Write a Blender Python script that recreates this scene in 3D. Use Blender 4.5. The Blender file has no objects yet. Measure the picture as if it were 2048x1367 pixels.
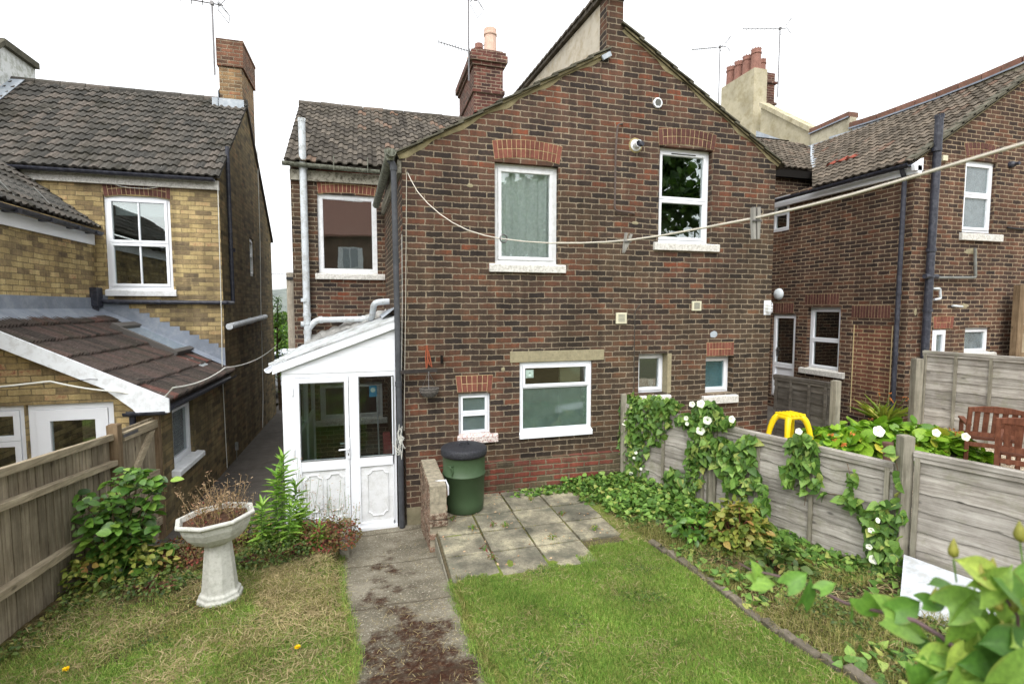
import bpy, bmesh, math, random
import numpy as np
from mathutils import Vector, Matrix, noise
from mathutils.geometry import tessellate_polygon
R=math.radians
rnd=random.Random(7); npr=np.random.RandomState(11)
scene=bpy.context.scene
# ---------------- camera ----------------
FPX=1005.0; YAW=R(15.7); CX,CY=1024.0,683.5; HZ=614.0; PIT=math.atan((CY-HZ)/FPX); CH=2.8
cf=Vector((math.sin(YAW)*math.cos(PIT),math.cos(YAW)*math.cos(PIT),-math.sin(PIT)))
cr=Vector((math.cos(YAW),-math.sin(YAW),0)); cu=cr.cross(cf); CAM=Vector((0,0,CH))
cd=bpy.data.cameras.new('camera'); cam=bpy.data.objects.new('camera',cd); scene.collection.objects.link(cam)
cd.sensor_width=36; cd.lens=FPX/2048*36; cd.clip_start=.05; cd.clip_end=3000
m=Matrix.Identity(4)
for i in range(3): m[i][0]=cr[i]; m[i][1]=cu[i]; m[i][2]=-cf[i]; m[i][3]=CAM[i]
cam.matrix_world=m; scene.camera=cam
cd.dof.use_dof=True; cd.dof.focus_distance=6.5; cd.dof.aperture_fstop=2.4
# ---------------- light: overcast ----------------
SUN_EL,SUN_AZ=R(52),R(205)      # azimuth clockwise from +Y: behind the camera, to its left
w=bpy.data.worlds.new('World'); scene.world=w; w.use_nodes=True
nt=w.node_tree; bg=nt.nodes['Background']
sk=nt.nodes.new('ShaderNodeTexSky'); sk.sky_type='NISHITA'; sk.sun_disc=False; sk.sun_elevation=SUN_EL; sk.sun_rotation=SUN_AZ
sk.air_density=1.0; sk.dust_density=6.0; sk.ozone_density=.6
hs=nt.nodes.new('ShaderNodeHueSaturation'); hs.inputs['Saturation'].default_value=.12; hs.inputs['Value'].default_value=3.8
nt.links.new(sk.outputs[0],hs.inputs['Color']); mxs=nt.nodes.new('ShaderNodeMix'); mxs.data_type='RGBA'; mxs.inputs[0].default_value=.7; mxs.inputs[7].default_value=(9.7,9.9,10.1,1)   # an even cloud layer over the sky
nt.links.new(hs.outputs[0],mxs.inputs[6]); nt.links.new(mxs.outputs[2],bg.inputs[0]); bg.inputs[1].default_value=.15
sl=bpy.data.lights.new('sun','SUN'); sl.energy=.5; sl.angle=R(30); sl.color=(1,.97,.93)
so=bpy.data.objects.new('sun',sl); scene.collection.objects.link(so)
sd=Vector((math.sin(SUN_AZ)*math.cos(SUN_EL),math.cos(SUN_AZ)*math.cos(SUN_EL),math.sin(SUN_EL)))
so.rotation_euler=sd.to_track_quat('Z','Y').to_euler()
scene.view_settings.view_transform='Standard'; scene.view_settings.look='None'; scene.view_settings.gamma=1
scene.view_settings.exposure=.15
scene.cycles.max_bounces=6; scene.cycles.transparent_max_bounces=12
try: scene.cycles.use_denoising=True
except Exception: pass
# ---------------- pixel rays -> points on real planes ----------------
def ray(x,y): return cf+cr*((x-CX)/FPX)+cu*((CY-y)/FPX)
def PY(x,y,Y): d=ray(x,y); return CAM+d*(Y/d.y)
def PX(x,y,X): d=ray(x,y); return CAM+d*(X/d.x)
def PZ(x,y,z): d=ray(x,y); return CAM+d*((z-CH)/d.z)
def PL(x,y,P,N): d=ray(x,y); return CAM+d*((P-CAM).dot(N)/d.dot(N))
def PD(x,y,t): return CAM+ray(x,y)*t
def V(*a): return Vector(a)
# ---------------- object helpers ----------------
col=scene.collection; WM={}
def tag(o,label=None,cat=None,group=None,kind=None):
    if label: o['label']=label
    if cat: o['category']=cat
    if group: o['group']=group
    if kind: o['kind']=kind
    return o
def thing(name,label,cat,loc=(0,0,0),group=None):
    o=bpy.data.objects.new(name,None); col.objects.link(o); o.location=loc; o.empty_display_size=.2
    WM[o.name]=Matrix.Translation(loc); return tag(o,label,cat,group)
class MB:
    def __init__(s): s.v=[]; s.f=[]; s.mi=[]; s.m=0
    def add(s,vs,fs):
        b=len(s.v); s.v+= [tuple(p) for p in vs]
        for f in fs: s.f.append(tuple(b+i for i in f)); s.mi.append(s.m)
        return s
    def box(s,x0,x1,y0,y1,z0,z1):
        return s.obox(V(0,0,0),V(1,0,0),V(0,1,0),V(0,0,1),x0,x1,y0,y1,z0,z1)
    def obox(s,O,U,W,N,u0,u1,w0,w1,n0,n1):
        P=[O+U*u+W*ww+N*n for n in(n0,n1) for ww in(w0,w1) for u in(u0,u1)]
        return s.add(P,[(0,2,3,1),(4,5,7,6),(0,1,5,4),(2,6,7,3),(0,4,6,2),(1,3,7,5)])
    def quad(s,a,b,c,d): return s.add([a,b,c,d],[(0,1,2,3)])
    def tube(s,pts,r,n=8,cap=True,r2=None):
        pts=[Vector(p) for p in pts]; k=len(pts); rs=r if isinstance(r,(list,tuple)) else [r+( (r2-r)*i/(k-1) if r2 is not None else 0) for i in range(k)]
        up=None; vs=[]
        for i,p in enumerate(pts):
            if k==1: break
            t=(pts[min(i+1,k-1)]-pts[max(i-1,0)]).normalized()
            if up is None: a=V(0,0,1) if abs(t.z)<.9 else V(1,0,0); up=(a-t*a.dot(t)).normalized()
            else:
                up=(up-t*up.dot(t)); up=up.normalized() if up.length>1e-6 else t.orthogonal().normalized()
            b=t.cross(up)
            for j in range(n):
                a=2*math.pi*j/n; vs.append(p+(up*math.cos(a)+b*math.sin(a))*rs[i])
        fs=[]
        for i in range(k-1):
            for j in range(n): fs.append((i*n+j,i*n+(j+1)%n,(i+1)*n+(j+1)%n,(i+1)*n+j))
        if cap: fs.append(tuple(range(n-1,-1,-1))); fs.append(tuple((k-1)*n+j for j in range(n)))
        return s.add(vs,fs)
    def lathe(s,prof,n=24,C=(0,0,0),ph=0,ax=None):
        C=Vector(C); q=ax.to_track_quat('Z','Y') if ax is not None else None; vs=[]
        for r,z in prof:
            for j in range(n):
                a=2*math.pi*j/n+ph; p=V(r*math.cos(a),r*math.sin(a),z)
                if q: p=q@p
                vs.append(C+p)
        fs=[(i*n+j,i*n+(j+1)%n,(i+1)*n+(j+1)%n,(i+1)*n+j) for i in range(len(prof)-1) for j in range(n)]
        return s.add(vs,fs)
    def poly(s,pts,dirv):   # extruded ngon
        n=len(pts); P=[Vector(p) for p in pts]; Q=[p+dirv for p in P]
        return s.add(P+Q,[tuple(range(n)),tuple(range(2*n-1,n-1,-1))]+[(i,(i+1)%n+0,(i+1)%n+n,i+n)[::-1] for i in range(n)])
    def build(s,name,mat,parent=None,mw=None,smooth=False,bev=0,label=None):
        me=bpy.data.meshes.new(name)
        W=WM[parent.name] if parent else Matrix.Identity(4)
        if mw is None:
            I=W.inverted(); vs=[tuple(I@Vector(p)) for p in s.v] if parent else s.v
            loc=Matrix.Identity(4); mw=W
        else: vs=s.v; loc=W.inverted()@mw
        me.from_pydata(vs,[],s.f); 
        for mm in (mat if isinstance(mat,(list,tuple)) else [mat]): me.materials.append(mm)
        if any(s.mi): me.polygons.foreach_set('material_index',s.mi)
        if smooth: me.polygons.foreach_set('use_smooth',[True]*len(me.polygons))
        bm=bmesh.new(); bm.from_mesh(me); bmesh.ops.recalc_face_normals(bm,faces=bm.faces); bm.to_mesh(me); bm.free()
        me.update(); o=bpy.data.objects.new(name,me); col.objects.link(o)
        if parent: o.parent=parent
        o.matrix_local=loc; WM[o.name]=mw.copy()
        if bev:
            b=o.modifiers.new('bevel','BEVEL'); b.width=bev; b.segments=2; b.limit_method='ANGLE'
        if smooth=='auto':
            pass
        if label: o['label']=label
        return o
def raw(name,verts,tris,mat,parent=None,smooth=False,wloc=True):
    """bulk numpy mesh of triangles in world coordinates"""
    me=bpy.data.meshes.new(name); v=np.asarray(verts,np.float32); t=np.asarray(tris,np.int32)
    if parent: v=v-np.array(WM[parent.name].translation,np.float32)
    me.vertices.add(len(v)); me.vertices.foreach_set('co',v.ravel())
    me.loops.add(t.size); me.loops.foreach_set('vertex_index',t.ravel())
    me.polygons.add(len(t)); me.polygons.foreach_set('loop_start',np.arange(0,t.size,3,dtype=np.int32)); me.polygons.foreach_set('loop_total',np.full(len(t),3,np.int32))
    if smooth: me.polygons.foreach_set('use_smooth',np.ones(len(t),bool))
    me.materials.append(mat); me.update(calc_edges=True); me.validate()
    o=bpy.data.objects.new(name,me); col.objects.link(o)
    if parent: o.parent=parent; WM[o.name]=WM[parent.name].copy()
    else: WM[o.name]=Matrix.Identity(4)
    return o
def dup(root,delta=(0,0,0),rot=None,label=None,group=None,scale=None):
    def cp(o,par):
        c=o.copy(); col.objects.link(c)
        if par: c.parent=par
        for ch in list(o.children): cp(ch,c)
        return c
    r=cp(root,None); r.location=Vector(root.location)+Vector(delta)
    if rot is not None: r.rotation_euler=(0,0,rot)
    if scale: r.scale=(scale,)*3
    if label: r['label']=label
    if group: r['group']=group
    return r
# ---------------- materials ----------------
def C3(r,g,b,k=1.0):
    def f(c):
        c=c/255.; return (c/12.92 if c<=.04045 else ((c+.055)/1.055)**2.4)*k
    return (f(r),f(g),f(b),1)
class NB:
    def __init__(s,name):
        s.m=bpy.data.materials.new(name); s.m.use_nodes=True; s.t=s.m.node_tree; s.N=s.t.nodes; s.b=s.N['Principled BSDF']; s.out=s.N['Material Output']
    def n(s,ty,**k):
        x=s.N.new('ShaderNode'+ty)
        for a,v in k.items():
            if a.startswith('i_'):
                key=a[2:]; key=int(key) if key.isdigit() else key.replace('_',' ')
                if hasattr(v,'is_output') : s.t.links.new(v,x.inputs[key])
                else: x.inputs[key].default_value=v
            else: setattr(x,a,v)
        return x
    def l(s,a,b): s.t.links.new(a,b)
    def math(s,op,a,b=None,clamp=False):
        x=s.N.new('ShaderNodeMath'); x.operation=op; x.use_clamp=clamp
        for i,v in enumerate((a,b)):
            if v is None: continue
            if hasattr(v,'is_output'): s.l(v,x.inputs[i])
            else: x.inputs[i].default_value=v
        return x.outputs[0]
    def noise(s,vec,scale,detail=4,rough=.6,dist=0):
        x=s.n('TexNoise'); s.l(vec,x.inputs['Vector']); x.inputs['Scale'].default_value=scale; x.inputs['Detail'].default_value=detail; x.inputs['Roughness'].default_value=rough; x.inputs['Distortion'].default_value=dist
        return x.outputs[0]
    def ramp(s,fac,stops,interp='LINEAR'):
        x=s.n('ValToRGB'); e=x.color_ramp.elements; x.color_ramp.interpolation=interp
        while len(e)<len(stops): e.new(.5)
        for i,(p,c) in enumerate(stops): e[i].position=p; e[i].color=c
        s.l(fac,x.inputs[0]); return x.outputs[0]
    def mix(s,fac,a,b,mode='MIX'):
        x=s.n('Mix',data_type='RGBA',blend_type=mode)
        for k,v in ((0,fac),(6,a),(7,b)):
            if hasattr(v,'is_output'): s.l(v,x.inputs[k])
            else: x.inputs[k].default_value=v
        return x.outputs[2]
    def pos(s): return s.n('NewGeometry').outputs['Position']
    def obj(s): return s.n('TexCoord').outputs['Object']
    def scale(s,vec,sx,sy,sz):
        x=s.n('Mapping'); s.l(vec,x.inputs[0]); x.inputs['Scale'].default_value=(sx,sy,sz); return x.outputs[0]
    def rnd(s): return s.n('NewGeometry').outputs['Random Per Island']
    def bump(s,h,st=.5,d=.01):
        x=s.n('Bump'); x.inputs['Strength'].default_value=st; x.inputs['Distance'].default_value=d; s.l(h,x.inputs['Height']); s.l(x.outputs[0],s.b.inputs['Normal']); return x
    def fin(s,colr,rough=.8,spec=.3,metal=0):
        for k,v in (('Base Color',colr),('Roughness',rough),('Specular IOR Level',spec),('Metallic',metal)):
            if hasattr(v,'is_output'): s.l(v,s.b.inputs[k])
            else: s.b.inputs[k].default_value=v
        return s.m
g05=(.5,.5,.5,1); W1=(1,1,1,1); K1=(0,0,0,1)
def plain(name,c,rough=.6,spec=.4,var=.12,sc=6,bump=0,metal=0,dirt=None,dirtamt=.4,isl=0,co='pos'):
    n=NB(name); p=n.pos() if co=='pos' else n.obj(); a=n.noise(p,sc,5,.65)
    c2=tuple(min(1,x*(1+var*1.4)) for x in c[:3])+(1,); c1=tuple(x*(1-var*1.6) for x in c[:3])+(1,)
    colr=n.ramp(a,[(.3,c1),(.7,c2)])
    if isl: 
        k=n.ramp(n.rnd(),[(0,(1-isl,)*3+(1,)),(1,(1+isl,)*3+(1,))]); colr=n.mix(1.0,colr,k,'MULTIPLY')
    if dirt:
        d=n.ramp(n.noise(p,sc*2.2,8,.75),[(.47,K1),(.62,W1)]); colr=n.mix(n.math('MULTIPLY',d,dirtamt),colr,dirt)
    if bump: n.bump(n.noise(p,sc*9,6,.7),.6,bump)
    return n.fin(colr,rough,spec,metal)
def brick(name,stops,mortar,stops2=None,stain=(.75,1.15),msz=.011,bw=.225,bh=.075,white=0,bumpd=.006,soot=None):
    n=NB(name); g=n.n('NewGeometry'); p=g.outputs['Position']
    s=n.n('SeparateXYZ'); n.l(p,s.inputs[0]); sn=n.n('SeparateXYZ'); n.l(g.outputs['True Normal'],sn.inputs[0])
    ax=n.math('GREATER_THAN',n.math('ABSOLUTE',sn.outputs[0]),.6)
    uu=n.n('Mix',data_type='FLOAT'); n.l(ax,uu.inputs[0]); n.l(s.outputs[0],uu.inputs[2]); n.l(s.outputs[1],uu.inputs[3])
    w1=n.n('TexNoise'); n.l(p,w1.inputs['Vector']); w1.inputs['Scale'].default_value=7; w1.inputs['Detail'].default_value=3
    ws=n.n('SeparateColor'); n.l(w1.outputs[1],ws.inputs[0])
    w2=n.noise(p,.8,2)
    w3=n.n('TexNoise'); n.l(p,w3.inputs['Vector']); w3.inputs['Scale'].default_value=44; w3.inputs['Detail'].default_value=3
    w3s=n.n('SeparateColor'); n.l(w3.outputs[1],w3s.inputs[0])
    u=n.math('ADD',uu.outputs[0],n.math('ADD',n.math('MULTIPLY',n.math('SUBTRACT',ws.outputs[0],.5),.034),n.math('MULTIPLY',n.math('SUBTRACT',w3s.outputs[0],.5),.024)))
    v=n.math('ADD',s.outputs[2],n.math('ADD',n.math('ADD',n.math('MULTIPLY',n.math('SUBTRACT',ws.outputs[1],.5),.02),n.math('MULTIPLY',n.math('SUBTRACT',w3s.outputs[1],.5),.02)),n.math('MULTIPLY',n.math('SUBTRACT',w2,.5),.03)))
    cb=n.n('CombineXYZ'); n.l(u,cb.inputs[0]); n.l(v,cb.inputs[1])
    b=n.n('TexBrick'); n.l(cb.outputs[0],b.inputs['Vector']); b.offset=.5
    for k,val in (('Scale',1),('Mortar Size',msz),('Mortar Smooth',.6),('Bias',0),('Brick Width',bw),('Row Height',bh),('Color1',K1),('Color2',W1),('Mortar',g05)): b.inputs[k].default_value=val
    tint=n.math('ADD',n.math('ADD',n.math('MULTIPLY',b.outputs[0],.82),.08),n.math('ADD',n.math('MULTIPLY',n.math('SUBTRACT',n.noise(p,16,5,.75),.5),.8),n.math('MULTIPLY',n.math('SUBTRACT',n.noise(n.scale(p,3,3,9),1.0,3),.5),.35)),True)
    c=n.ramp(tint,stops)
    if stops2:
        reg=n.ramp(n.noise(p,.55,3,.55),[(.42,K1),(.6,W1)]); c=n.mix(reg,c,n.ramp(tint,stops2))
    sp=n.noise(p,60,6,.8); c=n.mix(n.ramp(sp,[(.45,K1),(.75,(.35,)*3+(1,))]),c,(.02,.018,.016,1))
    if white:
        wv=n.ramp(n.noise(p,23,6,.8),[(.62,K1),(.7,W1)]); c=n.mix(n.math('MULTIPLY',wv,white),c,(.5,.48,.44,1))
    mc=n.mix(n.noise(p,9,5,.7),tuple(x*.6 for x in mortar[:3])+(1,),tuple(min(1,x*1.35) for x in mortar[:3])+(1,))
    c=n.mix(b.outputs['Fac'],c,mc)
    k=n.ramp(n.noise(p,.9,5,.65,.3),[(.3,(stain[0],)*3+(1,)),(.7,(stain[1],)*3+(1,))]); c=n.mix(1,c,k,'MULTIPLY')
    stk=n.ramp(n.noise(n.scale(p,6,6,.5),1.0,5,.7),[(.42,(.72,.71,.7,1)),(.62,(1.14,1.13,1.1,1))]); c=n.mix(.8,c,stk,'MULTIPLY')
    ef=n.ramp(n.noise(p,31,7,.85),[(.64,K1),(.71,W1)]); c=n.mix(n.math('MULTIPLY',ef,.35),c,(.34,.31,.27,1))
    if soot:
        sn2=n.ramp(n.noise(n.scale(p,1.2,1.2,.35),1.1,4),[(.5,K1),(.68,W1)]); c=n.mix(n.math('MULTIPLY',sn2,soot[0]),c,soot[1])
    h=n.math('ADD',n.math('MULTIPLY',b.outputs['Fac'],-1.0),n.math('MULTIPLY',n.noise(p,45,6,.75),.7))
    h=n.math('ADD',h,n.math('MULTIPLY',b.outputs[0],.35)); n.bump(h,.9,bumpd)
    return n.fin(c,.9,.15)
def wood(name,cols,along='x',sc=1.0,isl=.25,bump=.004,knots=True,green=None):
    n=NB(name); p=n.obj(); k=28*sc
    q=n.scale(p,*( (1.3,k,k) if along=='x' else (k,k,1.3)))
    jit=n.n('VectorMath',operation='ADD'); n.l(q,jit.inputs[0]); cx=n.n('CombineXYZ'); 
    r=n.rnd(); n.l(n.math('MULTIPLY',r,37),cx.inputs[0]); n.l(n.math('MULTIPLY',r,91),cx.inputs[1]); n.l(n.math('MULTIPLY',r,53),cx.inputs[2]); n.l(cx.outputs[0],jit.inputs[1])
    a=n.noise(jit.outputs[0],1.6,6,.7,.6)
    c=n.ramp(a,[(.25,cols[0]),(.5,cols[1]),(.75,cols[2])])
    c=n.mix(1,c,n.ramp(r,[(0,(1-isl,)*3+(1,)),(1,(1+isl,)*3+(1,))]),'MULTIPLY')
    st=n.ramp(n.noise(p,2.3,5,.7),[(.35,(.72,.7,.68,1)),(.65,(1.12,1.12,1.12,1))]); c=n.mix(1,c,st,'MULTIPLY')
    if green:
        gm=n.ramp(n.noise(p,4,5,.7),[(.52,K1),(.7,W1)]); c=n.mix(n.math('MULTIPLY',gm,.5),c,green)
    if knots:
        kn=n.n('TexVoronoi'); n.l(n.scale(p,*((3.2,7,7) if along=='x' else (8,8,3.2))),kn.inputs['Vector']); kn.inputs['Scale'].default_value=1
        km=n.ramp(kn.outputs[0],[(.05,W1),(.13,K1)]); c=n.mix(n.math('MULTIPLY',km,.65),c,tuple(x*.3 for x in cols[0][:3])+(1,))
    n.bump(a,.8,bump); return n.fin(c,.85,.15)
def leafm(name,stops,rough=.5,spec=.35,trans=.25,sc=.7):
    n=NB(name); p=n.pos(); c=n.ramp(n.rnd(),stops)
    c=n.mix(1,c,n.ramp(n.noise(p,sc*3,3),[(.3,(.72,.75,.7,1)),(.7,(1.2,1.2,1.15,1))]),'MULTIPLY')
    lx=n.n('Attribute',attribute_name='lx').outputs['Fac']; ly=n.n('Attribute',attribute_name='ly').outputs['Fac']
    rib=n.ramp(lx,[(0,W1),(.12,K1)]); vein=n.ramp(n.math('FRACT',n.math('SUBTRACT',n.math('MULTIPLY',ly,7),n.math('MULTIPLY',lx,1.6))),[(0,W1),(.16,K1)])
    c=n.mix(n.math('MULTIPLY',n.math('MAXIMUM',rib,n.math('MULTIPLY',vein,.5)),.28),c,n.mix(1,c,(1.7,1.6,1.5,1),'MULTIPLY'))
    bl=n.ramp(n.noise(p,90,4,.7),[(.35,(.75,.78,.75,1)),(.65,(1.2,1.18,1.1,1))]); c=n.mix(1,c,bl,'MULTIPLY'); edge=n.ramp(lx,[(.8,K1),(1,(.35,)*3+(1,))]); c=n.mix(edge,c,(.28,.22,.06,1))
    n.fin(c,rough,spec)
    tr=n.n('BsdfTranslucent'); n.l(n.mix(1,c,(1.1,1.2,.72,1),'MULTIPLY'),tr.inputs[0]); mx=n.n('MixShader'); mx.inputs[0].default_value=trans
    n.l(n.b.outputs[0],mx.inputs[1]); n.l(tr.outputs[0],mx.inputs[2]); n.l(mx.outputs[0],n.out.inputs[0]); return n.m
def glassm(name,tint=(.82,.86,.85,1),boost=1.5,rough=.0,base=.03,frost=None):
    n=NB(name); fr=n.n('Fresnel'); fr.inputs[0].default_value=1.5
    tr=n.n('BsdfTransparent') ; tr.inputs[0].default_value=tint
    gl=n.n('BsdfGlossy'); gl.inputs['Roughness'].default_value=rough; gl.inputs[0].default_value=(.95,1,.99,1)
    f=n.math('ADD',n.math('MULTIPLY',fr.outputs[0],boost),base,True)
    a=tr.outputs[0]
    if frost:
        df=n.n('BsdfDiffuse'); nc=n.ramp(n.noise(n.pos(),6,5,.7),[(.3,tuple(x*.6 for x in frost[1][:3])+(1,)),(.7,frost[1])]); n.l(nc,df.inputs[0]); mz=n.n('MixShader'); mz.inputs[0].default_value=frost[0]; n.l(a,mz.inputs[1]); n.l(df.outputs[0],mz.inputs[2]); a=mz.outputs[0]
    wob=n.n('Bump'); wob.inputs['Strength'].default_value=.12; wob.inputs['Distance'].default_value=.01; n.l(n.noise(n.pos(),1.6,2),wob.inputs['Height']); n.l(wob.outputs[0],gl.inputs['Normal'])
    mx=n.n('MixShader'); n.l(f,mx.inputs[0]); n.l(a,mx.inputs[1]); n.l(gl.outputs[0],mx.inputs[2]); n.l(mx.outputs[0],n.out.inputs[0]); return n.m
# ---------------- the materials of the place ----------------
BR=brick('dark_red_brick',[(0,C3(52,46,45)),(.22,C3(62,54,50)),(.45,C3(84,67,58)),(.7,C3(98,72,60)),(.88,C3(112,73,57)),(1,C3(134,76,55))],C3(142,130,112),
   [(0,C3(50,45,40)),(.3,C3(66,57,48)),(.6,C3(82,69,56)),(.87,C3(94,74,58)),(1,C3(112,82,60))],msz=.0095,stain=(.74,1.14))
BR_R=brick('brown_brick',[(0,C3(52,44,41)),(.25,C3(68,55,49)),(.5,C3(86,67,57)),(.8,C3(100,74,60)),(1,C3(118,78,60))],C3(158,142,120),msz=.0095,stain=(.74,1.14))
BR_IN=brick('infill_brick',[(0,C3(78,62,56)),(.4,C3(112,78,64)),(1,C3(130,86,70))],C3(176,156,122))
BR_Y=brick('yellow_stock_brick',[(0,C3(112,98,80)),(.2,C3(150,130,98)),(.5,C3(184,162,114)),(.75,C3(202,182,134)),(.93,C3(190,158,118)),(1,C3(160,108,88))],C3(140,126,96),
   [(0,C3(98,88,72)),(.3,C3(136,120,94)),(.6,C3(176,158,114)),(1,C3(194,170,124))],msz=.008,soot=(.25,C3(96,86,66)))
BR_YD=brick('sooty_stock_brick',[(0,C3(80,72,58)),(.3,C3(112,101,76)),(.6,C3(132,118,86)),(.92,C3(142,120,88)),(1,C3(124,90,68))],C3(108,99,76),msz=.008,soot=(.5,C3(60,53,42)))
BR_C=brick('chimney_red_brick',[(0,C3(58,47,45)),(.4,C3(92,62,56)),(.8,C3(108,68,60)),(1,C3(120,82,70))],C3(140,124,108),white=.5,msz=.012)
BR_YC=brick('chimney_stock_brick',[(0,C3(80,66,56)),(.4,C3(130,106,80)),(.75,C3(154,126,92)),(.93,C3(150,110,82)),(1,C3(150,84,66))],C3(150,138,116),white=.3)
BR_OLD=brick('flaking_stub_brick',[(0,C3(70,56,48)),(.4,C3(110,80,64)),(.7,C3(140,120,90)),(1,C3(150,80,66))],C3(186,178,160),white=.9,msz=.016,bumpd=.012)
BR_P=brick('plinth_brick',[(0,C3(78,70,60)),(.35,C3(104,94,74)),(.5,C3(112,72,62)),(.75,C3(124,70,59)),(1,C3(138,78,64))],C3(120,110,92),msz=.014,bumpd=.01,white=.3)
ARCH=plain('rubbed_red_brick',C3(116,72,60),.85,.2,.18,18,.004,isl=.22)
ARCHB=plain('dull_red_brick',C3(90,60,53),.85,.2,.2,18,.004,isl=.25)
MORT=plain('lime_mortar',C3(196,178,136),.95,.1,.15,14,.004)
FILLET=plain('verge_mortar',C3(148,138,108),.95,.1,.2,9,.006,dirt=C3(110,104,84))
UPVC=plain('white_upvc',C3(232,235,240),.35,.45,.02,3)
UPVCD=plain('weathered_upvc',C3(222,224,226),.4,.4,.05,5,dirt=C3(160,160,150),dirtamt=.3)
DSTEM=plain('dry_stem',C3(150,128,96),.8,.1,.25,20)
PAINT=plain('flaking_white_paint',C3(208,206,200),.6,.3,.08,17,.002,dirt=C3(128,122,108),dirtamt=.6)
PAINTR=plain('white_paint_over_red',C3(214,208,202),.6,.3,.05,22,.002,dirt=C3(128,42,36),dirtamt=1)
CONC=plain('concrete_lintel',C3(150,142,116),.95,.1,.12,16,.006,dirt=C3(120,112,90))
BLKP=plain('black_pipe',C3(44,46,56),.45,.4,.15,7,dirt=C3(96,98,106),dirtamt=.4)
GRYP=plain('grey_white_pipe',C3(196,202,206),.5,.35,.05,5,dirt=C3(130,128,116),dirtamt=.5)
GREYP=plain('grey_pipe',C3(120,122,118),.5,.35,.08,5,dirt=C3(80,78,68),dirtamt=.5)
GUTT=plain('mossy_gutter',C3(126,128,116),.8,.2,.25,12,.003,dirt=C3(58,60,44),dirtamt=.9)
LEAD=plain('lead_flashing',C3(126,134,146),.55,.4,.12,3,dirt=C3(170,174,178),dirtamt=.35)
LEADL=plain('pale_lead',C3(158,166,174),.6,.35,.1,4,dirt=C3(200,204,206),dirtamt=.5)
REND=plain('cream_render',C3(190,182,166),.95,.1,.08,2.2,.005,dirt=C3(150,132,98),dirtamt=.5)
RENDY=plain('stained_render',C3(178,170,146),.95,.1,.14,1.6,.008,dirt=C3(140,130,98),dirtamt=.6)
RENDG=plain('grey_render',C3(176,170,150),.95,.1,.12,2,.006,dirt=C3(120,114,92),dirtamt=.5)
POT=plain('terracotta_pot',C3(142,104,92),.8,.2,.12,10,dirt=C3(120,84,74),dirtamt=.4)
POTP=plain('pale_pot',C3(206,176,158),.8,.2,.12,8)
STEEL=plain('dull_metal',C3(110,108,108),.45,.5,.15,20,metal=.6)
DARK=plain('dark_void',C3(30,28,26),.9,.1,.1,4)
def tilem(name,stops,moss,mossamt=.5,lich=.5):
    n=NB(name); p=n.pos(); c=n.ramp(n.rnd(),stops)
    c=n.mix(1,c,n.ramp(n.noise(p,30,6,.75),[(.3,(.6,.6,.6,1)),(.7,(1.3,1.3,1.3,1))]),'MULTIPLY')
    mm=n.ramp(n.noise(p,1.7,6,.75),[(.5,K1),(.64,W1)]); mm=n.math('MULTIPLY',mm,mossamt); c=n.mix(mm,c,moss)
    lm=n.ramp(n.noise(p,8,7,.8),[(.63,K1),(.68,W1)]); c=n.mix(n.math('MULTIPLY',lm,lich),c,C3(176,172,158))
    n.bump(n.noise(p,70,6,.8),.8,.006); return n.fin(c,.95,.1)
TILE_L=tilem('grey_brown_tiles',[(0,C3(66,65,62)),(.5,C3(84,81,76)),(.8,C3(94,89,83)),(1,C3(100,93,86))],C3(54,52,44),.75)
TILE_M=tilem('weathered_pantiles',[(0,C3(66,62,57)),(.5,C3(86,81,74)),(.93,C3(104,97,88)),(1,C3(124,98,82))],C3(64,60,50))
TILE_E=tilem('brown_ribbed_tiles',[(0,C3(72,67,63)),(.6,C3(90,80,75)),(.93,C3(98,82,76)),(1,C3(118,80,72))],C3(72,70,60),.6)
TILE_R=tilem('buff_brown_tiles',[(0,C3(76,70,62)),(.5,C3(100,92,82)),(.93,C3(114,104,92)),(1,C3(106,84,72))],C3(72,66,56),.5)
TILE_RR=tilem('red_tiles',[(0,C3(124,66,54)),(1,C3(140,76,62))],C3(90,66,54),.2,.2)
VERGE=plain('verge_tile',C3(84,82,72),.95,.1,.25,9,.006,isl=.2,dirt=C3(120,116,98))
GLASS=glassm('window_glass',(.86,.9,.89,1),2.0,0,.09); GLASS_IN=glassm('porch_glass',(.8,.86,.84,1),1.0,0,.01)
GLASS_F=glassm('frosted_glass',(.75,.85,.82,1),1.6,.05,.06,(.5,C3(116,140,130)))
GLASS_B=glassm('bathroom_glass',(.7,.85,.85,1),.8,.1,.03,(.5,C3(92,132,138)))
GLASS_L=glassm('lace_glass',(.8,.85,.84,1),.8,.05,.02,(.55,C3(124,140,140)))
GLASS_R=glassm('pale_glass',(.8,.85,.84,1),1.0,.03,.02,(.5,C3(168,180,184)))
NET=plain('net_curtain',C3(236,246,242),.95,.05,.12,24)
NETW=plain('white_blind',C3(184,192,196),.95,.05,.04,8)
W_GREY=wood('weathered_grey_wood',[C3(112,107,100),C3(164,159,151),C3(194,190,182)],'x',.7,.14,.005,True,C3(120,122,92))
W_GREYV=wood('weathered_grey_post',[C3(102,98,86),C3(140,136,122),C3(168,162,148)],'z',.7,.12)
W_FAR=wood('shaded_grey_wood',[C3(50,46,42),C3(82,78,72),C3(108,104,98)],'x',.6,.2)  # grey wood with the small neighbour panel's shade put into its colour
W_BRN=wood('brown_fence_board',[C3(92,83,70),C3(134,124,106),C3(162,152,132)],'z',.7,.22)
W_RAIL=wood('weathered_rail',[C3(110,100,82),C3(156,144,122),C3(188,176,152)],'x',.7,.12)
W_POST=wood('brown_post',[C3(84,70,54),C3(120,102,80),C3(144,126,102)],'z',.7,.1)
W_TEAK=wood('stained_hardwood',[C3(80,50,38),C3(112,72,56),C3(134,90,70)],'z',.6,.12)
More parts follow.
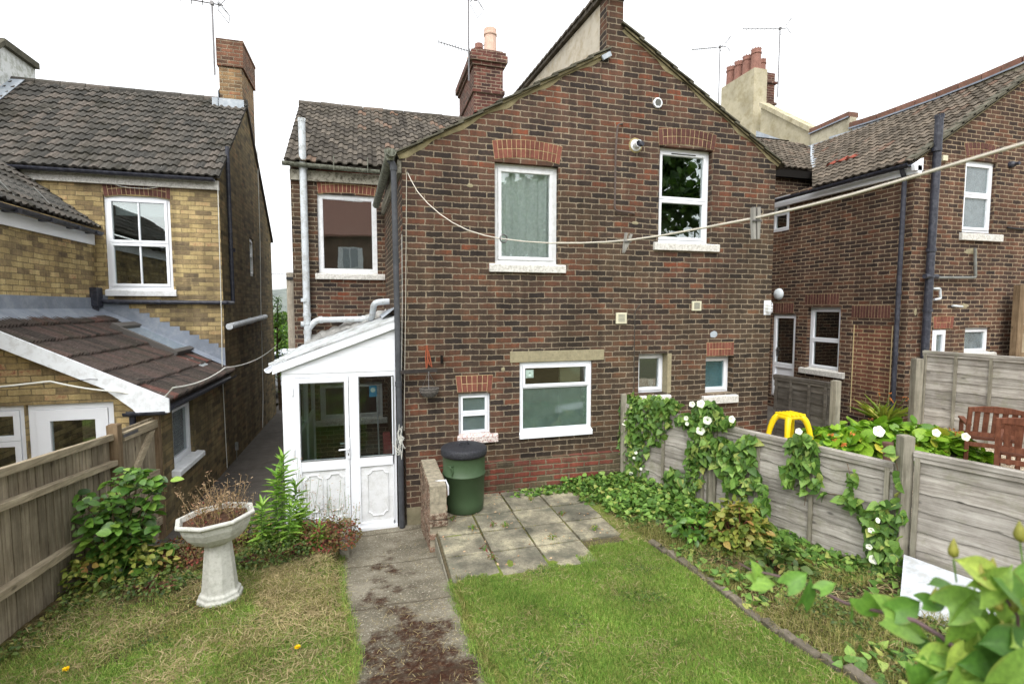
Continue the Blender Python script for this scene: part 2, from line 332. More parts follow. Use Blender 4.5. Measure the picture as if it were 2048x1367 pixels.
W_PEG=wood('weathered_peg',[C3(110,108,104),C3(150,148,142),C3(178,176,170)],'z',3,.1,.001,False)
BINM=plain('green_plastic',C3(62,82,56),.5,.35,.08,3,.0015,dirt=C3(84,104,78),dirtamt=.15)
LIDM=plain('black_plastic',C3(30,31,36),.6,.35,.25,30,.002,dirt=C3(110,112,118),dirtamt=.25)
STONE=plain('painted_cast_stone',C3(192,192,184),.85,.2,.06,14,.003,dirt=C3(120,120,104),dirtamt=.35)
YEL=plain('yellow_plastic',C3(226,196,20),.4,.4,.05,4)
WHT=plain('white_board',C3(196,201,208),.5,.3,.06,4,dirt=C3(140,136,120),dirtamt=.45)
SOIL=plain('potting_soil',C3(86,66,54),.95,.05,.3,30,.01)
ROPE=plain('cream_cord',C3(200,194,180),.8,.2,.06,30)
ORG=plain('orange_cord',C3(150,84,60),.8,.2,.1,30)
WICK=plain('grey_wicker',C3(96,92,88),.9,.1,.3,60,.004,isl=.3)
CBLW=plain('white_cable',C3(214,214,206),.6,.3,.05,9); CBLB=plain('black_cable',C3(34,34,36),.6,.3,.1,9)
BARK=plain('grey_brown_bark',C3(92,78,60),.95,.1,.25,16,.01)
VINE=plain('vine_stem',C3(104,84,66),.8,.2,.2,20); REDST=plain('red_brown_stem',C3(112,66,58),.6,.3,.2,20)
GSTEM=plain('green_stem',C3(96,128,60),.7,.2,.2,20)
L_BIND=leafm('bindweed_leaf',[(0,C3(66,98,44)),(.5,C3(100,136,62)),(.85,C3(134,166,84)),(1,C3(168,172,98))])
L_DARK=leafm('undergrowth_leaf',[(0,C3(54,76,38)),(.5,C3(82,104,50)),(.85,C3(112,128,66)),(1,C3(140,126,76))])
L_SHR=leafm('shrub_leaf',[(0,C3(52,84,34)),(.5,C3(86,124,52)),(.8,C3(118,160,66)),(1,C3(140,164,74))],.4,.5)
L_GOLD=leafm('tall_plant_leaf',[(0,C3(88,128,50)),(.5,C3(122,162,66)),(1,C3(156,188,86))])
L_BERG=leafm('broad_leaf',[(0,C3(74,118,30)),(.5,C3(120,162,46)),(.9,C3(150,184,62)),(1,C3(190,170,70))],.4,.45)
L_PEON=leafm('yellowing_leaf',[(0,C3(76,96,40)),(.4,C3(120,136,58)),(.8,C3(160,156,82)),(1,C3(150,110,66))])
L_FORE=leafm('foreground_leaf',[(0,C3(70,108,48)),(.3,C3(100,142,62)),(.7,C3(138,172,82)),(1,C3(184,198,100))],.45,.35,.35)
L_BUD=leafm('bindweed_bud',[(0,C3(122,128,58)),(1,C3(160,154,78))])
L_STRAP=leafm('strap_leaf',[(0,C3(120,150,50)),(.5,C3(160,180,70)),(1,C3(190,186,96))])
L_SED=leafm('sedum_leaf',[(0,C3(92,70,44)),(.35,C3(100,100,48)),(.7,C3(124,76,56)),(1,C3(132,52,56))])
L_DRY=leafm('dry_seed_head',[(0,C3(140,106,86)),(.5,C3(176,146,122)),(1,C3(200,174,150))],.9,.1,.1)
L_TREE=leafm('tree_leaf',[(0,C3(40,62,28)),(.5,C3(62,90,38)),(1,C3(88,116,50))])
PETW=leafm('white_petal',[(0,C3(236,240,238)),(1,C3(250,252,250))],.7,.2,.3)
PETO=leafm('orange_petal',[(0,C3(190,100,50)),(1,C3(214,140,84))],.7,.2,.2); PETY=leafm('yellow_petal',[(0,C3(236,190,10)),(1,C3(250,214,30))],.7,.2,.2)
STRAW=leafm('dry_grass',[(0,C3(104,92,68)),(.5,C3(140,126,98)),(1,C3(176,162,130))],.9,.1,.15)
GRS=leafm('grass_blade',[(0,C3(82,106,40)),(.45,C3(104,138,56)),(.8,C3(130,160,76)),(1,C3(170,164,104))],.6,.25,.3,.5)
GRSY=leafm('yellow_grass_blade',[(0,C3(82,90,44)),(.4,C3(112,116,62)),(.75,C3(138,134,84)),(1,C3(164,150,110))],.7,.2,.25,.5)
# ---------------- builders for the buildings ----------------
Z=V(0,0,1)
class Plane:
    def __init__(s,O,U,N): s.O=Vector(O); s.U=Vector(U).normalized(); s.N=Vector(N).normalized()
    def uv(s,px,py,off=0):
        p=PL(px,py,s.O+s.N*off,s.N); d=p-s.O; return d.dot(s.U),d.z
    def rect(s,x0,y0,x1,y1,off=0):
        ym=(y0+y1)/2; xm=(x0+x1)/2
        return [s.uv(x0,ym,off)[0],s.uv(x1,ym,off)[0],s.uv(xm,y1,off)[1],s.uv(xm,y0,off)[1]]
    def P(s,u,z,n=0): return s.O+s.U*u+Z*z+s.N*n
    def box(s,mb,u0,u1,z0,z1,n0,n1): return mb.obox(s.O,s.U,Z,s.N,u0,u1,z0,z1,n0,n1)
def wallf(mb,pl,outline,holes=(),depth=.14):
    loops=[[V(u,z,0) for u,z in outline]]+[[V(a,c,0),V(a,d,0),V(b,d,0),V(b,c,0)] for a,b,c,d in holes]
    tr=tessellate_polygon(loops); flat=[p for l in loops for p in l]
    mb.add([pl.P(p.x,p.y) for p in flat],[tuple(t) for t in tr])
    for a,b,c,d in holes:
        q=[(a,c),(b,c),(b,d),(a,d)]
        for i in range(4):
            (u0,z0),(u1,z1)=q[i],q[(i+1)%4]
            mb.quad(pl.P(u0,z0),pl.P(u1,z1),pl.P(u1,z1,-depth),pl.P(u0,z0,-depth))
def frame_bars(mb,pl,u0,u1,z0,z1,t,n0,n1):
    pl.box(mb,u0,u1,z0,z0+t,n0,n1); pl.box(mb,u0,u1,z1-t,z1,n0,n1)
    pl.box(mb,u0,u0+t,z0+t,z1-t,n0,n1); pl.box(mb,u1-t,u1,z0+t,z1-t,n0,n1)
def window(par,pl,r,panes,rec=.09,ft=.045,sash=.045,mat=None,sill=None,glass=None,muntin=False,curtain=None,label=None,vent=None,sillmat=None,handle=False,nm='window'):
    """panes: list of (z-fraction low, high) or (ulo,uhi,zlo,zhi,glassmat)"""
    u0,u1,z0,z1=r; mat=mat or UPVC
    mb=MB(); frame_bars(mb,pl,u0,u1,z0,z1,ft,-rec-.06,-rec)
    ps=[]
    for p in panes:
        if len(p)==2: ps.append((0,1,p[0],p[1],glass or GLASS,True))
        else: ps.append(tuple(p)+((True,) if len(p)==5 else ()))
    W,H=u1-u0-2*ft,z1-z0-2*ft
    gl=[]
    for a,b,c,d,gm,sh in ps:
        A,B,Cc,D=u0+ft+W*a,u0+ft+W*b,z0+ft+H*c,z0+ft+H*d
        if sh:
            frame_bars(mb,pl,A+.003,B-.003,Cc+.003,D-.003,sash,-rec-.05,-rec+.014)
            i=sash+.003
        else:
            i=.012
            frame_bars(mb,pl,A,B,Cc,D,.012,-rec-.05,-rec-.004)
        if c>0.01: pl.box(mb,u0+ft,u1-ft,Cc-.018,Cc+.0,-rec-.055,-rec-.002)
        gl.append((A+i,B-i,Cc+i,D-i,gm))
        if muntin: 
            mu=(A+B)/2; pl.box(mb,mu-.012,mu+.012,Cc+i,D-i,-rec-.03,-rec+.004)
    o=mb.build(nm,mat,par,bev=.004,label=label)
    for A,B,Cc,D,gm in gl:
        g=MB(); pl.box(g,A-.004,B+.004,Cc-.004,D+.004,-rec-.024,-rec-.018); g.build('pane',gm,o)
    if vent:
        t=MB(); um=(u0+u1)/2; pl.box(t,um-vent,um+vent,z1-ft-.028,z1-ft-.016,-rec+.013,-rec+.02); t.build('trickle_vent',DARK,o)
    if handle:
        t=MB(); pl.box(t,(u0+u1)/2-.05,(u0+u1)/2+.05,z0+ft+.018,z0+ft+.034,-rec+.012,-rec+.03); t.build('handle',UPVC,o)
    if curtain:
        cm,amp,k=curtain; c=MB(); n=60; vs=[]; 
        for i in range(n+1):
            f=i/n; nn=-rec-.09-amp*math.sin(f*k)-amp*.4*math.sin(f*k*2.7+1)
            for zz in (z0+.02,z1-.02): vs.append(pl.P(u0+.02+(u1-u0-.04)*f,zz,nn))
        c.add(vs,[(2*i,2*i+2,2*i+3,2*i+1) for i in range(n)]); c.build('net_curtain',cm,o,smooth=True)
    if sill:
        s0,s1,sz0,sz1,pr=sill; s=MB(); n=14; 
        P=[pl.P(s0,sz0,-.1),pl.P(s0,sz0,pr),pl.P(s0,sz1-.012,pr),pl.P(s0,sz1,pr-.01),pl.P(s0,sz1+.02,-rec)]
        s.poly(P,pl.U*(s1-s0)); s.build('sill',sillmat or PAINT,o,bev=.005)
    return o
def arch(par,pl,ut0,ut1,ub0,ub1,zt,zb,rise,rows=2,n=14,mat=None,name='brick_arch',pr=.004,mort=None):
    """flat or segmental arch of bricks on edge; top and bottom edges follow the rise"""
    mb=MB(); mb.m=1; K=14
    def q(f,g,nn): # f along 0..1, g up 0..1
        a=ub0+(ub1-ub0)*f; b=ut0+(ut1-ut0)*f; u=a+(b-a)*g; z=zb+(zt-zb)*g-rise*(2*f-1)**2
        return pl.P(u,z,nn)
    vs=[];fs=[]
    for i in range(K+1): vs+= [q(i/K,0,pr-.003),q(i/K,1,pr-.003),q(i/K,0,-.1)]
    for i in range(K): a=3*i; fs+=[(a,a+3,a+4,a+1),(a,a+2,a+5,a+3)]
    mb.add(vs,fs); mb.m=0
    for r in range(rows):
        g0=r/rows+.02; g1=(r+1)/rows-.02
        for i in range(n):
            ed=(i==0 or i==n-1) and rows==2
            if ed and r==1: continue
            G0,G1=(0.02,.98) if ed else (g0,g1)
            f0=i/n+.06/n; f1=(i+1)/n-.06/n; j=rnd.uniform(0,.003)
            p=[q(f0,G0,pr+j),q(f1,G0,pr+j),q(f1,G1,pr+j),q(f0,G1,pr+j)]; b=[q(f0,G0,pr-.05),q(f1,G0,pr-.05),q(f1,G1,pr-.05),q(f0,G1,pr-.05)]
            mb.add(p+b,[(0,1,2,3),(0,4,5,1),(1,5,6,2),(2,6,7,3),(3,7,4,0)])
    return mb.build(name,[mat or ARCH,mort or MORT],par)
def tiles(name,mat,par,O,U,Vd,nu,nv,tw,g,amp=.03,th=.022,clips=(),prof='roll',jit=.006,seed=1,extra=None,label=None):
    """interlocking tiles: O lower-left corner, U along the eaves, Vd up the slope"""
    U=Vector(U).normalized(); Vd=Vector(Vd).normalized(); N=U.cross(Vd).normalized()
    if N.z<0: N=-N
    rr=random.Random(seed); mb=MB()
    if prof=='roll': S=[(0,0),(.08,.0),(.3,.02),(.42,.5),(.52,.95),(.64,1),(.76,.85),(.88,.35),(1.0,.0)]
    elif prof=='square': S=[(0,.05),(.1,.55),(.2,1),(.45,1),(.55,.55),(.64,.05),(.95,0),(1,.05)]
    elif prof=='rib': S=[(0,0),(.12,1),(.25,1),(.37,0),(.5,0),(.62,1),(.75,1),(.87,0),(1,0)]
    else: S=[(0,0),(.5,.12),(1,0)]
    mb.m=0
    for r in range(nv):
        for c in range(nu):
            jz=rr.uniform(-jit,jit); jv=rr.uniform(-jit,jit); jt=rr.uniform(-jit,jit)*.6
            if extra: mb.m=extra(c,r)
            a=[];b=[];d=[]
            for f,h in S:
                u=(c+f)*tw; 
                base=O+U*u
                a.append(base+Vd*(r*g+jv-.012)+N*(h*amp+th+jz+jt*f))
                b.append(base+Vd*((r+1)*g+.03)+N*(h*amp+.0+jt*f))
                d.append(base+Vd*(r*g+jv-.008)+N*(h*amp-.006))
            n=len(S); fs=[(i,i+1,n+i+1,n+i) for i in range(n-1)]+[(2*n+i,2*n+i+1,i+1,i) for i in range(n-1)]
            mb.add(a+b+d,fs)
    # unseen deck sheet added under the tiles to block light
    mb.m=0; mb.quad(O-N*.03,O+U*nu*tw-N*.03,O+U*nu*tw+Vd*nv*g-N*.03,O+Vd*nv*g-N*.03)
    o=mb.build(name,mat,par,label=label)
    if clips:
        bm=bmesh.new(); bm.from_mesh(o.data); W=WM[o.name]
        for P,Nn in clips:
            bmesh.ops.bisect_plane(bm,geom=bm.verts[:]+bm.edges[:]+bm.faces[:],plane_co=W.inverted()@Vector(P),plane_no=Vector(Nn),clear_outer=True)
        bm.to_mesh(o.data); bm.free()
    return o
def pipe(name,mat,par,pts,r,collars=(),n=12,sub='collar'):
    mb=MB(); mb.tube(pts,r,n)
    for c in collars:
        p,d=Vector(c[0]),Vector(c[1]).normalized(); mb.tube([p-d*.03,p+d*.03],r*1.22,n)
    return mb.build(name,mat,par,smooth=False)
def arc(p0,p1,p2,n=5):
    return [Vector(p0)*(1-t)**2+Vector(p1)*2*t*(1-t)+Vector(p2)*t*t for t in [i/n for i in range(n+1)]]
def bend(pts,r=.06,n=4):
    """polyline with rounded elbows"""
    out=[Vector(pts[0])]
    for i in range(1,len(pts)-1):
        p=Vector(pts[i]); a=(Vector(pts[i-1])-p); b=(Vector(pts[i+1])-p); k=min(r,a.length*.45,b.length*.45)
        out+=arc(p+a.normalized()*k,p,p+b.normalized()*k,n)
    out.append(Vector(pts[-1])); return out
def gutter(name,mat,par,A,B,r=.055,out=None,n=8):
    A=Vector(A);B=Vector(B); d=(B-A).normalized(); o=out.normalized(); mb=MB(); vs=[]
    for p in (A,B):
        for rr_ in (r,r-.006):
            for i in range(n+1):
                a=math.pi*i/n; vs.append(p+o*math.cos(a)*rr_-Z*math.sin(a)*rr_)
    k=n+1; fs=[]
    for i in range(n): fs+=[(i,i+1,2*k+i+1,2*k+i),(k+i,3*k+i,3*k+i+1,k+i+1)]
    for b in (0,2*k): fs+=[(b+i,b+k+i,b+k+i+1,b+i+1) for i in range(n)]
    fs+=[(0,2*k,3*k,k),(n,k+n,3*k+n,2*k+n)]
    mb.add(vs,fs)
    return mb.build(name,mat,par)
def chimney_stack(par,mat,P0,wx,wy,z0,z1,bands,name='chimney',capmat=None):
    mb=MB(); x,y=P0.x,P0.y; mb.box(x,x+wx,y,y+wy,z0,z1)
    for a,b,e in bands: mb.box(x-e,x+wx+e,y-e,y+wy+e,a,b)
    return mb.build(name,mat,par)
def pot(par,P,r,h,mat,crown=True):
    mb=MB(); prof=[(0,0),(r*1.05,0),(r*1.0,h*.1),(r*.92,h*.75),(r*1.05,h*.78),(r*1.05,h*.84),(r*.95,h*.86),(r*.97,h),(r*.8,h),(r*.75,h*.5),(0,h*.5)]
    mb.lathe(prof,14,P)
    if crown:
        for k in range(10):
            a=k*2*math.pi/10; c=Vector(P)+V(math.cos(a)*r*.9,math.sin(a)*r*.9,h); mb.box(c.x-.012,c.x+.012,c.y-.012,c.y+.012,c.z-.01,c.z+.025)
    return mb.build('chimney_pot',mat,par)
def aerial(name_label,P,h,direction,L=1.0,kind='yagi',n=9,tilt=0,group=None):
    root=thing('tv_aerial',name_label,'tv aerial',P,group)
    P=Vector(P); d=Vector(direction).normalized(); s=d.cross(Z).normalized(); top=P+Z*h
    MB().tube([P,top+Z*.05],.018,6).build('mast',STEEL,root)
    b=MB(); b.tube([top-d*.2,top+d*L],.012,5); b.build('boom',STEEL,root)
    e=MB()
    for i in range(n):
        c=top+d*(L*.15+(L*.85)*i/(n-1)); w=.13-.05*i/n; e.tube([c-s*w+Z*.02*(i%2),c+s*w-Z*.02*(i%2)],.008,4)
    e.build('elements',STEEL,root)
    r=MB()
    for sg in (1,-1):
        for k in (0,1): r.tube([top-d*(.12-.05*k)+Z*.03*sg+s*(.18-.36*k)*.0-s*.16,top-d*(.3)+Z*.26*sg-s*.16],.007,4); r.tube([top-d*.12+Z*.03*sg+s*.16,top-d*.3+Z*.26*sg+s*.16],.007,4)
        r.tube([top-d*.3+Z*.26*sg-s*.16,top-d*.3+Z*.26*sg+s*.16],.006,4); r.tube([top-d*.12+Z*.05*sg-s*.16,top-d*.12+Z*.05*sg+s*.16],.006,4)
    r.box(top.x-.03,top.x+.03,top.y-.03,top.y+.03,top.z-.03,top.z+.04)
    r.build('reflector',STEEL,root)
    return root
# ================= main house: the rear wing with the gable =================
house=thing('brick_house','dark red brick house in the centre with a wide rear gable behind the white porch','house',(3.1,6.4,0))
FM=Plane((0,6.4,0),(1,0,0),(0,-1,0)); YR=9.4
FR=Plane((0,YR,0),(1,0,0),(0,-1,0))
XL0,XL1=.40,.27
rA=FM.rect(988,330,1114,529,-.05); rB=FM.rect(1314,298,1419,487,-.05); rG=FM.rect(916,785,979,869,-.05)
rC=FM.rect(1038,722,1182,861,-.03); rD=FM.rect(1277,707,1336,787,0); rE=FM.rect(1411,713,1467,786,0)
wb=MB()
wallf(wb,FM,[(XL0,-.15),(5.95,-.15),(5.95,4.98),(3.36,6.55),(3.36,6.97),(3.12,6.97),(3.12,6.2),(XL0,4.66)],[rA,rB,rG,rC,rD,rE])
# left flank of the wing (slightly out of square), right flank, back
sl_=V(XL1-XL0,YR-6.4,0).normalized(); FS=Plane((XL0,6.4,0),sl_,V(-sl_.y,sl_.x,0))
wb.quad(V(XL0,6.4,-.15),V(XL1,YR,-.15),V(XL1,YR,4.66),V(XL0,6.4,4.66))
wb.quad(V(5.95,6.4,-.15),V(5.95,YR,-.15),V(5.95,YR,4.98),V(5.95,6.4,4.98))
wb.quad(V(3.36,6.4,6.5),V(3.36,6.62,6.5),V(3.36,6.62,6.97),V(3.36,6.4,6.97)); wb.quad(V(3.12,6.4,6.15),V(3.12,6.62,6.15),V(3.12,6.62,6.97),V(3.12,6.4,6.97)); wb.quad(V(3.12,6.62,6),V(3.36,6.62,6),V(3.36,6.62,6.97),V(3.12,6.62,6.97)); wb.quad(V(3.12,6.4,6.97),V(3.36,6.4,6.97),V(3.36,6.62,6.97),V(3.12,6.62,6.97))
wb.build('wall',BR,house)
rW=FR.rect(636,390,754,547,-.03); rN=FR.rect(640,765,765,838,0)
wr=MB(); wallf(wr,FR,[(-1.27,-.15),(6.0,-.15),(6.0,5.3),(-1.27,5.3)],[rW,rN])
wr.quad(V(-1.27,YR,-.15),V(-1.27,13.9,-.15),V(-1.27,13.9,5.3),V(-1.27,YR,5.3)); wr.add([V(-1.27,YR,5.3),V(-1.27,13.9,5.3),V(-1.27,11.65,7.0)],[(0,1,2)])
wr.quad(V(-1.27,13.9,-.15),V(6,13.9,-.15),V(6,13.9,5.3),V(-1.27,13.9,5.3)); wr.quad(V(6,YR,-.15),V(6,13.9,-.15),V(6,13.9,6.9),V(6,YR,5.3))
wr.build('recessed_wall',BR,house)
# inner floor so that the rooms are dark and separate
fl=MB(); fl.box(XL0+.1,5.9,6.6,YR-.1,2.75,2.85); fl.box(XL0+.1,5.9,8.2,8.25,0,4.6); fl.box(3.2,3.3,6.6,YR-.1,0,4.6); fl.box(-1.2,5.9,10.4,10.45,0,5.2); fl.box(-1.2,5.9,9.6,10.4,2.8,2.85); fl.build('inner_walls',plain('dim_plaster',C3(110,104,96),.9,.1,.05,3),house)
# roofs
def slope_roof(name,a,b,y0,y1,mat,seed):
    d=(b-a); L=d.length; nv=max(2,round(L/.29)); tw=.3; nu=math.ceil((y1-y0)/tw)
    tiles(name,mat,house,V(a.x,y0,a.z),V(0,1,0),d,nu,nv,(y1-y0)/nu,L/nv,.018,.018,prof='flat',seed=seed)
slope_roof('wing_roof',V(.27,0,4.63),V(3.12,0,6.22),6.36,11.2,TILE_M,3); slope_roof('wing_roof',V(6.08,0,4.93),V(3.36,0,6.58),6.36,11.2,TILE_M,4)
tiles('main_roof',TILE_M,house,V(-1.34,9.22,5.23),V(1,0,0),V(0,2.43,1.84),28,14,.166,.2185,.034,.02,prof='square',seed=5,clips=[((3.3,0,0),(1,0,0))])
bk=MB(); bk.quad(V(-1.34,11.65,7.05),V(6,11.65,7.05),V(6,13.95,5.25),V(-1.34,13.95,5.25)); bk.quad(V(3.3,9.3,5.24),V(6,9.3,5.24),V(6,11.65,7.04),V(3.3,11.65,7.04)); bk.build('rear_roof_slope',TILE_M,house)
rt=MB()
for i in range(11):
    x=-1.36+i*.43; rt.tube([V(x,11.65,7.03+rnd.uniform(-.01,.01)),V(x+.42,11.65,7.03+rnd.uniform(-.01,.01))],.095+.004*(i%2),10)
rt.build('ridge_tiles',TILE_M,house)
# verge: stepped tile ends on a mortar fillet
def verge(a,b,name='verge_tiles'):
    a=Vector(a);b=Vector(b); d=(b-a).normalized(); n=V(-d.z,0,d.x); n=n if n.z>0 else -n; L=(b-a).length; k=round(L/.3); mb=MB()
    for i in range(k):
        s=i*L/k; e=s+L/k+.07; q=V(0,-1,0); j=rnd.uniform(-.006,.006)
        p0=a+d*s+n*(.045+j); p1=a+d*e+n*(.018+j)
        mb.add([p0+V(0,-.055,0),p1+V(0,-.055,0),p1+n*.022+V(0,-.055,0),p0+n*.022+V(0,-.055,0),p0+V(0,.1,0),p1+V(0,.1,0),p1+n*.022+V(0,.1,0),p0+n*.022+V(0,.1,0)],[(0,1,2,3),(4,7,6,5),(0,4,5,1),(3,2,6,7),(1,5,6,2),(0,3,7,4)])
    mb.build(name,VERGE,house,bev=.003)
    f=MB(); P=[]; K=60; vs=[]
    for i in range(K+1):
        s=i*L/K; w=-.035-.03*noise.noise(a+d*s*6)-.02*math.sin(s*9); q=a+d*s
        vs+=[q+n*w+V(0,-.004,0),q+n*.012+V(0,-.022,0),q+n*.05+V(0,-.022,0)]
    fs=[]
    for i in range(K): c=3*i; fs+=[(c,c+3,c+4,c+1),(c+1,c+4,c+5,c+2)]
    f.add(vs,fs); f.build('mortar_fillet',FILLET,house)
verge((.36,6.4,4.62),(3.12,6.4,6.2)); verge((6.0,6.4,4.95),(3.37,6.4,6.55))
# rendered party wall rising above the roofs
pw=MB(); pw.poly([V(3.13,6.625,5.9),V(3.13,11.3,6.0),V(3.13,11.3,7.32),V(3.13,6.625,6.96)],V(.2,0,0)); pw.build('party_wall',REND,house)
cp=MB()
for i in range(22):
    y=6.3+i*.228; z=6.97+(y-6.4)*.075; cp.box(3.07,3.41,y,y+.215,z,z+.05+rnd.uniform(0,.012)); cp.box(3.04,3.44,y+.01,y+.205,z+.052,z+.085)
cp.build('coping',plain('dark_coping',C3(96,90,82),.95,.1,.2,8,.006,isl=.2,dirt=C3(60,58,48)),house)
fl=MB(); q=PY(1212,113,6.37); fl.obox(q,V(.85,0,.5).normalized(),V(-.5,0,.85).normalized(),V(0,-1,0),-.07,.07,-.03,.03,0,.03); fl.build('lead_patch',LEADL,house)
# chimney with pots
c0=PY(948,240,11.35); c1=PY(1006,240,11.35); zt=PY(980,100,11.35).z
yb=PX(919,240,c0.x).y; yb=min(max(yb,12.2),13.6)
dz=zt-6.5
ch=chimney_stack(house,BR_C,c0,c1.x-c0.x,yb-11.35,6.3,zt,[(zt-.36,zt-.28,.04),(zt-.28,zt-.13,.09),(zt-.13,zt-.05,.06),(zt-.95,zt-.86,.035)])
pot(ch,V(c0.x+.46,11.7,zt),.15,.62,POTP,False); pot(ch,V(c0.x+.3,12.2,zt),.1,.52,POT,False); pot(ch,V(c0.x+.22,12.7,zt),.12,.42,POTP,False)
aerial('tv aerial with bent reflector arms clamped to the front of the dark red brick chimney',V(c0.x-.12,11.3,zt-.75),1.75,(-1,-.25,-.02),1.1)
aerial('tv aerial lying almost flat behind the pale chimney pot of the red brick stack',V(c0.x+.5,13.6,zt-.2),1.2,(-.9,.2,.25),1.0,n=12)
# windows
uA=FM.uv(978,536),FM.uv(1130,536); sA=(uA[0][0],uA[1][0],FM.uv(1054,545)[1],FM.uv(1054,529)[1],.045)
window(house,FM,rA,[(0,1)],.07,.055,.045,UPVCD,sill=sA,curtain=(NET,.022,34),label='upstairs window with a green patterned net curtain',glass=glassm('curtained_glass',(.97,.995,.985,1),1.8,.02,.05),handle=False)
sB=(FM.uv(1306,495)[0],FM.uv(1436,495)[0],FM.uv(1371,502)[1],FM.uv(1371,487)[1],.045)
window(house,FM,rB,[(0,.46),(.46,1)],.09,.05,.04,UPVC,sill=sB,vent=.2,label='upstairs two-pane window under the right slope of the gable')
sG=(rG[0]-.02,FM.uv(995,880)[0],FM.uv(955,884)[1],rG[2]+.01,.05)
oG=window(house,FM,rG,[(0,.52),(.52,1)],.05,.03,.03,UPVC,sill=sG,sillmat=PAINTR,glass=GLASS_L,label='small two-pane window with lace behind the glass, above the green bin')
# lace motif inside the little window
lc=MB(); 
for j in range(2):
    zc=rG[2]+(rG[3]-rG[2])*(.25+.5*j)
    for i in range(26):
        a=i*2.4; uu=(rG[0]+rG[1])/2+math.cos(a)*.13*(1-.3*(i%3==0)); zz=zc+math.sin(a)*.085
        lc.add([FM.P(uu+.014*math.cos(b),zz+.014*math.sin(b),-.084) for b in [k*math.pi/3 for k in range(6)]],[tuple(range(6))])
lc.build('lace',plain('lace_dark',C3(40,46,50),.9,.1,.1,9),oG)
lc=MB(); zc=rG[2]+(rG[3]-rG[2])*.25; uc=(rG[0]+rG[1])/2
lc.add([FM.P(uc+a,zc+b,-.083) for a,b in[(-.12,-.07),(.1,-.075),(.11,.0),(.03,.04),(-.01,.08),(-.07,.05),(-.13,-.02)]],[tuple(range(7))]); lc.build('paper_patch',plain('old_paper',C3(206,190,150),.9,.1,.08,20),oG)
sC=(rC[0]-.005,rC[1]+.005,FM.uv(1110,872)[1],rC[2],.03)
oC=window(house,FM,rC,[(0,1,0,.66,GLASS_F,False),(0,1,.66,1,GLASS,True)],.03,.045,.035,UPVC,sill=sC,sillmat=UPVC,label='wide kitchen window with steamed lower pane under a concrete lintel')
tw_=MB(); FM.box(tw_,rC[1]-.42,rC[1]-.12,rC[2]+.1,rC[3]-.1,-.2,-.15); tw_.build('roller_blind',plain('cream_blind',C3(214,206,170),.9,.05,.05,5),oC)
fan=MB(); q=FM.P(*FM.uv(1061,748),-.045); fan.box(q.x-.055,q.x+.055,q.y-.006,q.y,q.z-.055,q.z+.055); fan.lathe([(.02,.0),(.045,.012),(.045,.02),(.02,.02),(.0,.006)],18,q,ax=V(0,-1,0)); fan.build('extractor_fan',plain('fan_plastic',C3(170,190,180),.5,.4,.05,4),oC)
sD=(rD[0]-.12,FM.uv(1339,796)[0],FM.uv(1328,803)[1],FM.uv(1328,789)[1],.05)
oD=window(house,FM,rD,[(0,1)],.13,.03,.045,UPVC,sill=sD,sillmat=PAINT,label='narrow window with two pots on its inner sill')
bkm=plain('pale_plastic',C3(190,196,196),.5,.3,.04,5)
for x in (1288,1318): q=FM.P(*FM.uv(x,776),-.24); MB().lathe([(0,0),(.03,0),(.04,.09),(.035,.09),(0,.02)],12,V(q.x,q.y,rD[2]+.08)).build('beaker',bkm,oD)
sE=(FM.uv(1403,797)[0],FM.uv(1472,797)[0],FM.uv(1437,805)[1],FM.uv(1437,790)[1],.06)
window(house,FM,rE,[(0,1)],.13,.03,.045,UPVC,sill=sE,sillmat=PAINT,glass=GLASS_B,label='narrow window with blue green glass under a red brick arch')
# arches and lintel
def archp(x0,x1,xb0,xb1,yt,yb,rise,pl=FM,par=house,**k):
    zt=pl.uv((x0+x1)/2,yt)[1]; zb=pl.uv((x0+x1)/2,yb)[1]
    return arch(par,pl,pl.uv(x0,yt)[0],pl.uv(x1,yt)[0],pl.uv(xb0,yb)[0],pl.uv(xb1,yb)[0],zt,zb,rise,**k)
archp(984,1125,989,1119,280,317,.045,n=15); archp(1316,1434,1318,1429,258,290,.045,n=13,mat=ARCHB)
archp(911,986,915,983,750,783,.0,n=7); archp(1413,1468,1413,1467,684,711,.0,n=9)
cl=MB(); u0,z1=FM.uv(1020,699); u1,_=FM.uv(1208,699); z0=rC[3]; FM.box(cl,u0,u1,z0+.002,z0+.15,-.1,.006); cl.build('concrete_lintel',CONC,house,bev=.004)
cj=MB(); FM.box(cj,rD[1]-.014,rD[1]+.05,rD[2]+.001,rD[3]-.001,-.128,.005); cj.build('rendered_reveal',CONC,house)
# vents, flue, pipes, lamp
def vent(x0,y0,x1,y1,rnd_=False,fr=UPVCD):
    u0,u1,z0,z1=FM.rect(x0,y0,x1,y1); mb=MB(); FM.box(mb,u0,u1,z0,z1,0,.025); o=mb.build('air_vent',fr,house,bev=.004); g=MB(); w=u1-u0;h=z1-z0
    for i in range(6):
        zz=z0+h*(.2+.1*i+.02*i)
        if zz<z1-.15*h: FM.box(g,u0+w*.2,u1-w*.2,zz,zz+h*.04,.024,.029)
    if not rnd_:
        for i in range(6):
            uu=u0+w*(.2+.11*i); FM.box(g,uu,uu+w*.03,z0+h*.2,z1-h*.2,.024,.028)
    g.build('louvre',GREYP,o)
IV=plain('ivory_vent',C3(206,202,176),.6,.3,.06,6)
vent(1231,625,1252,647,True,IV); vent(1383,602,1401,621,False,IV)
rv=MB(); q=FM.P(*FM.uv(1314,207)); rv.lathe([(0,.02),(.05,.02),(.052,.0),(.066,.0),(.068,.03),(.05,.035),(.048,.02)],22,q,ax=V(0,-1,0)); o=rv.build('round_vent',UPVC,house,smooth=False)
g=MB()
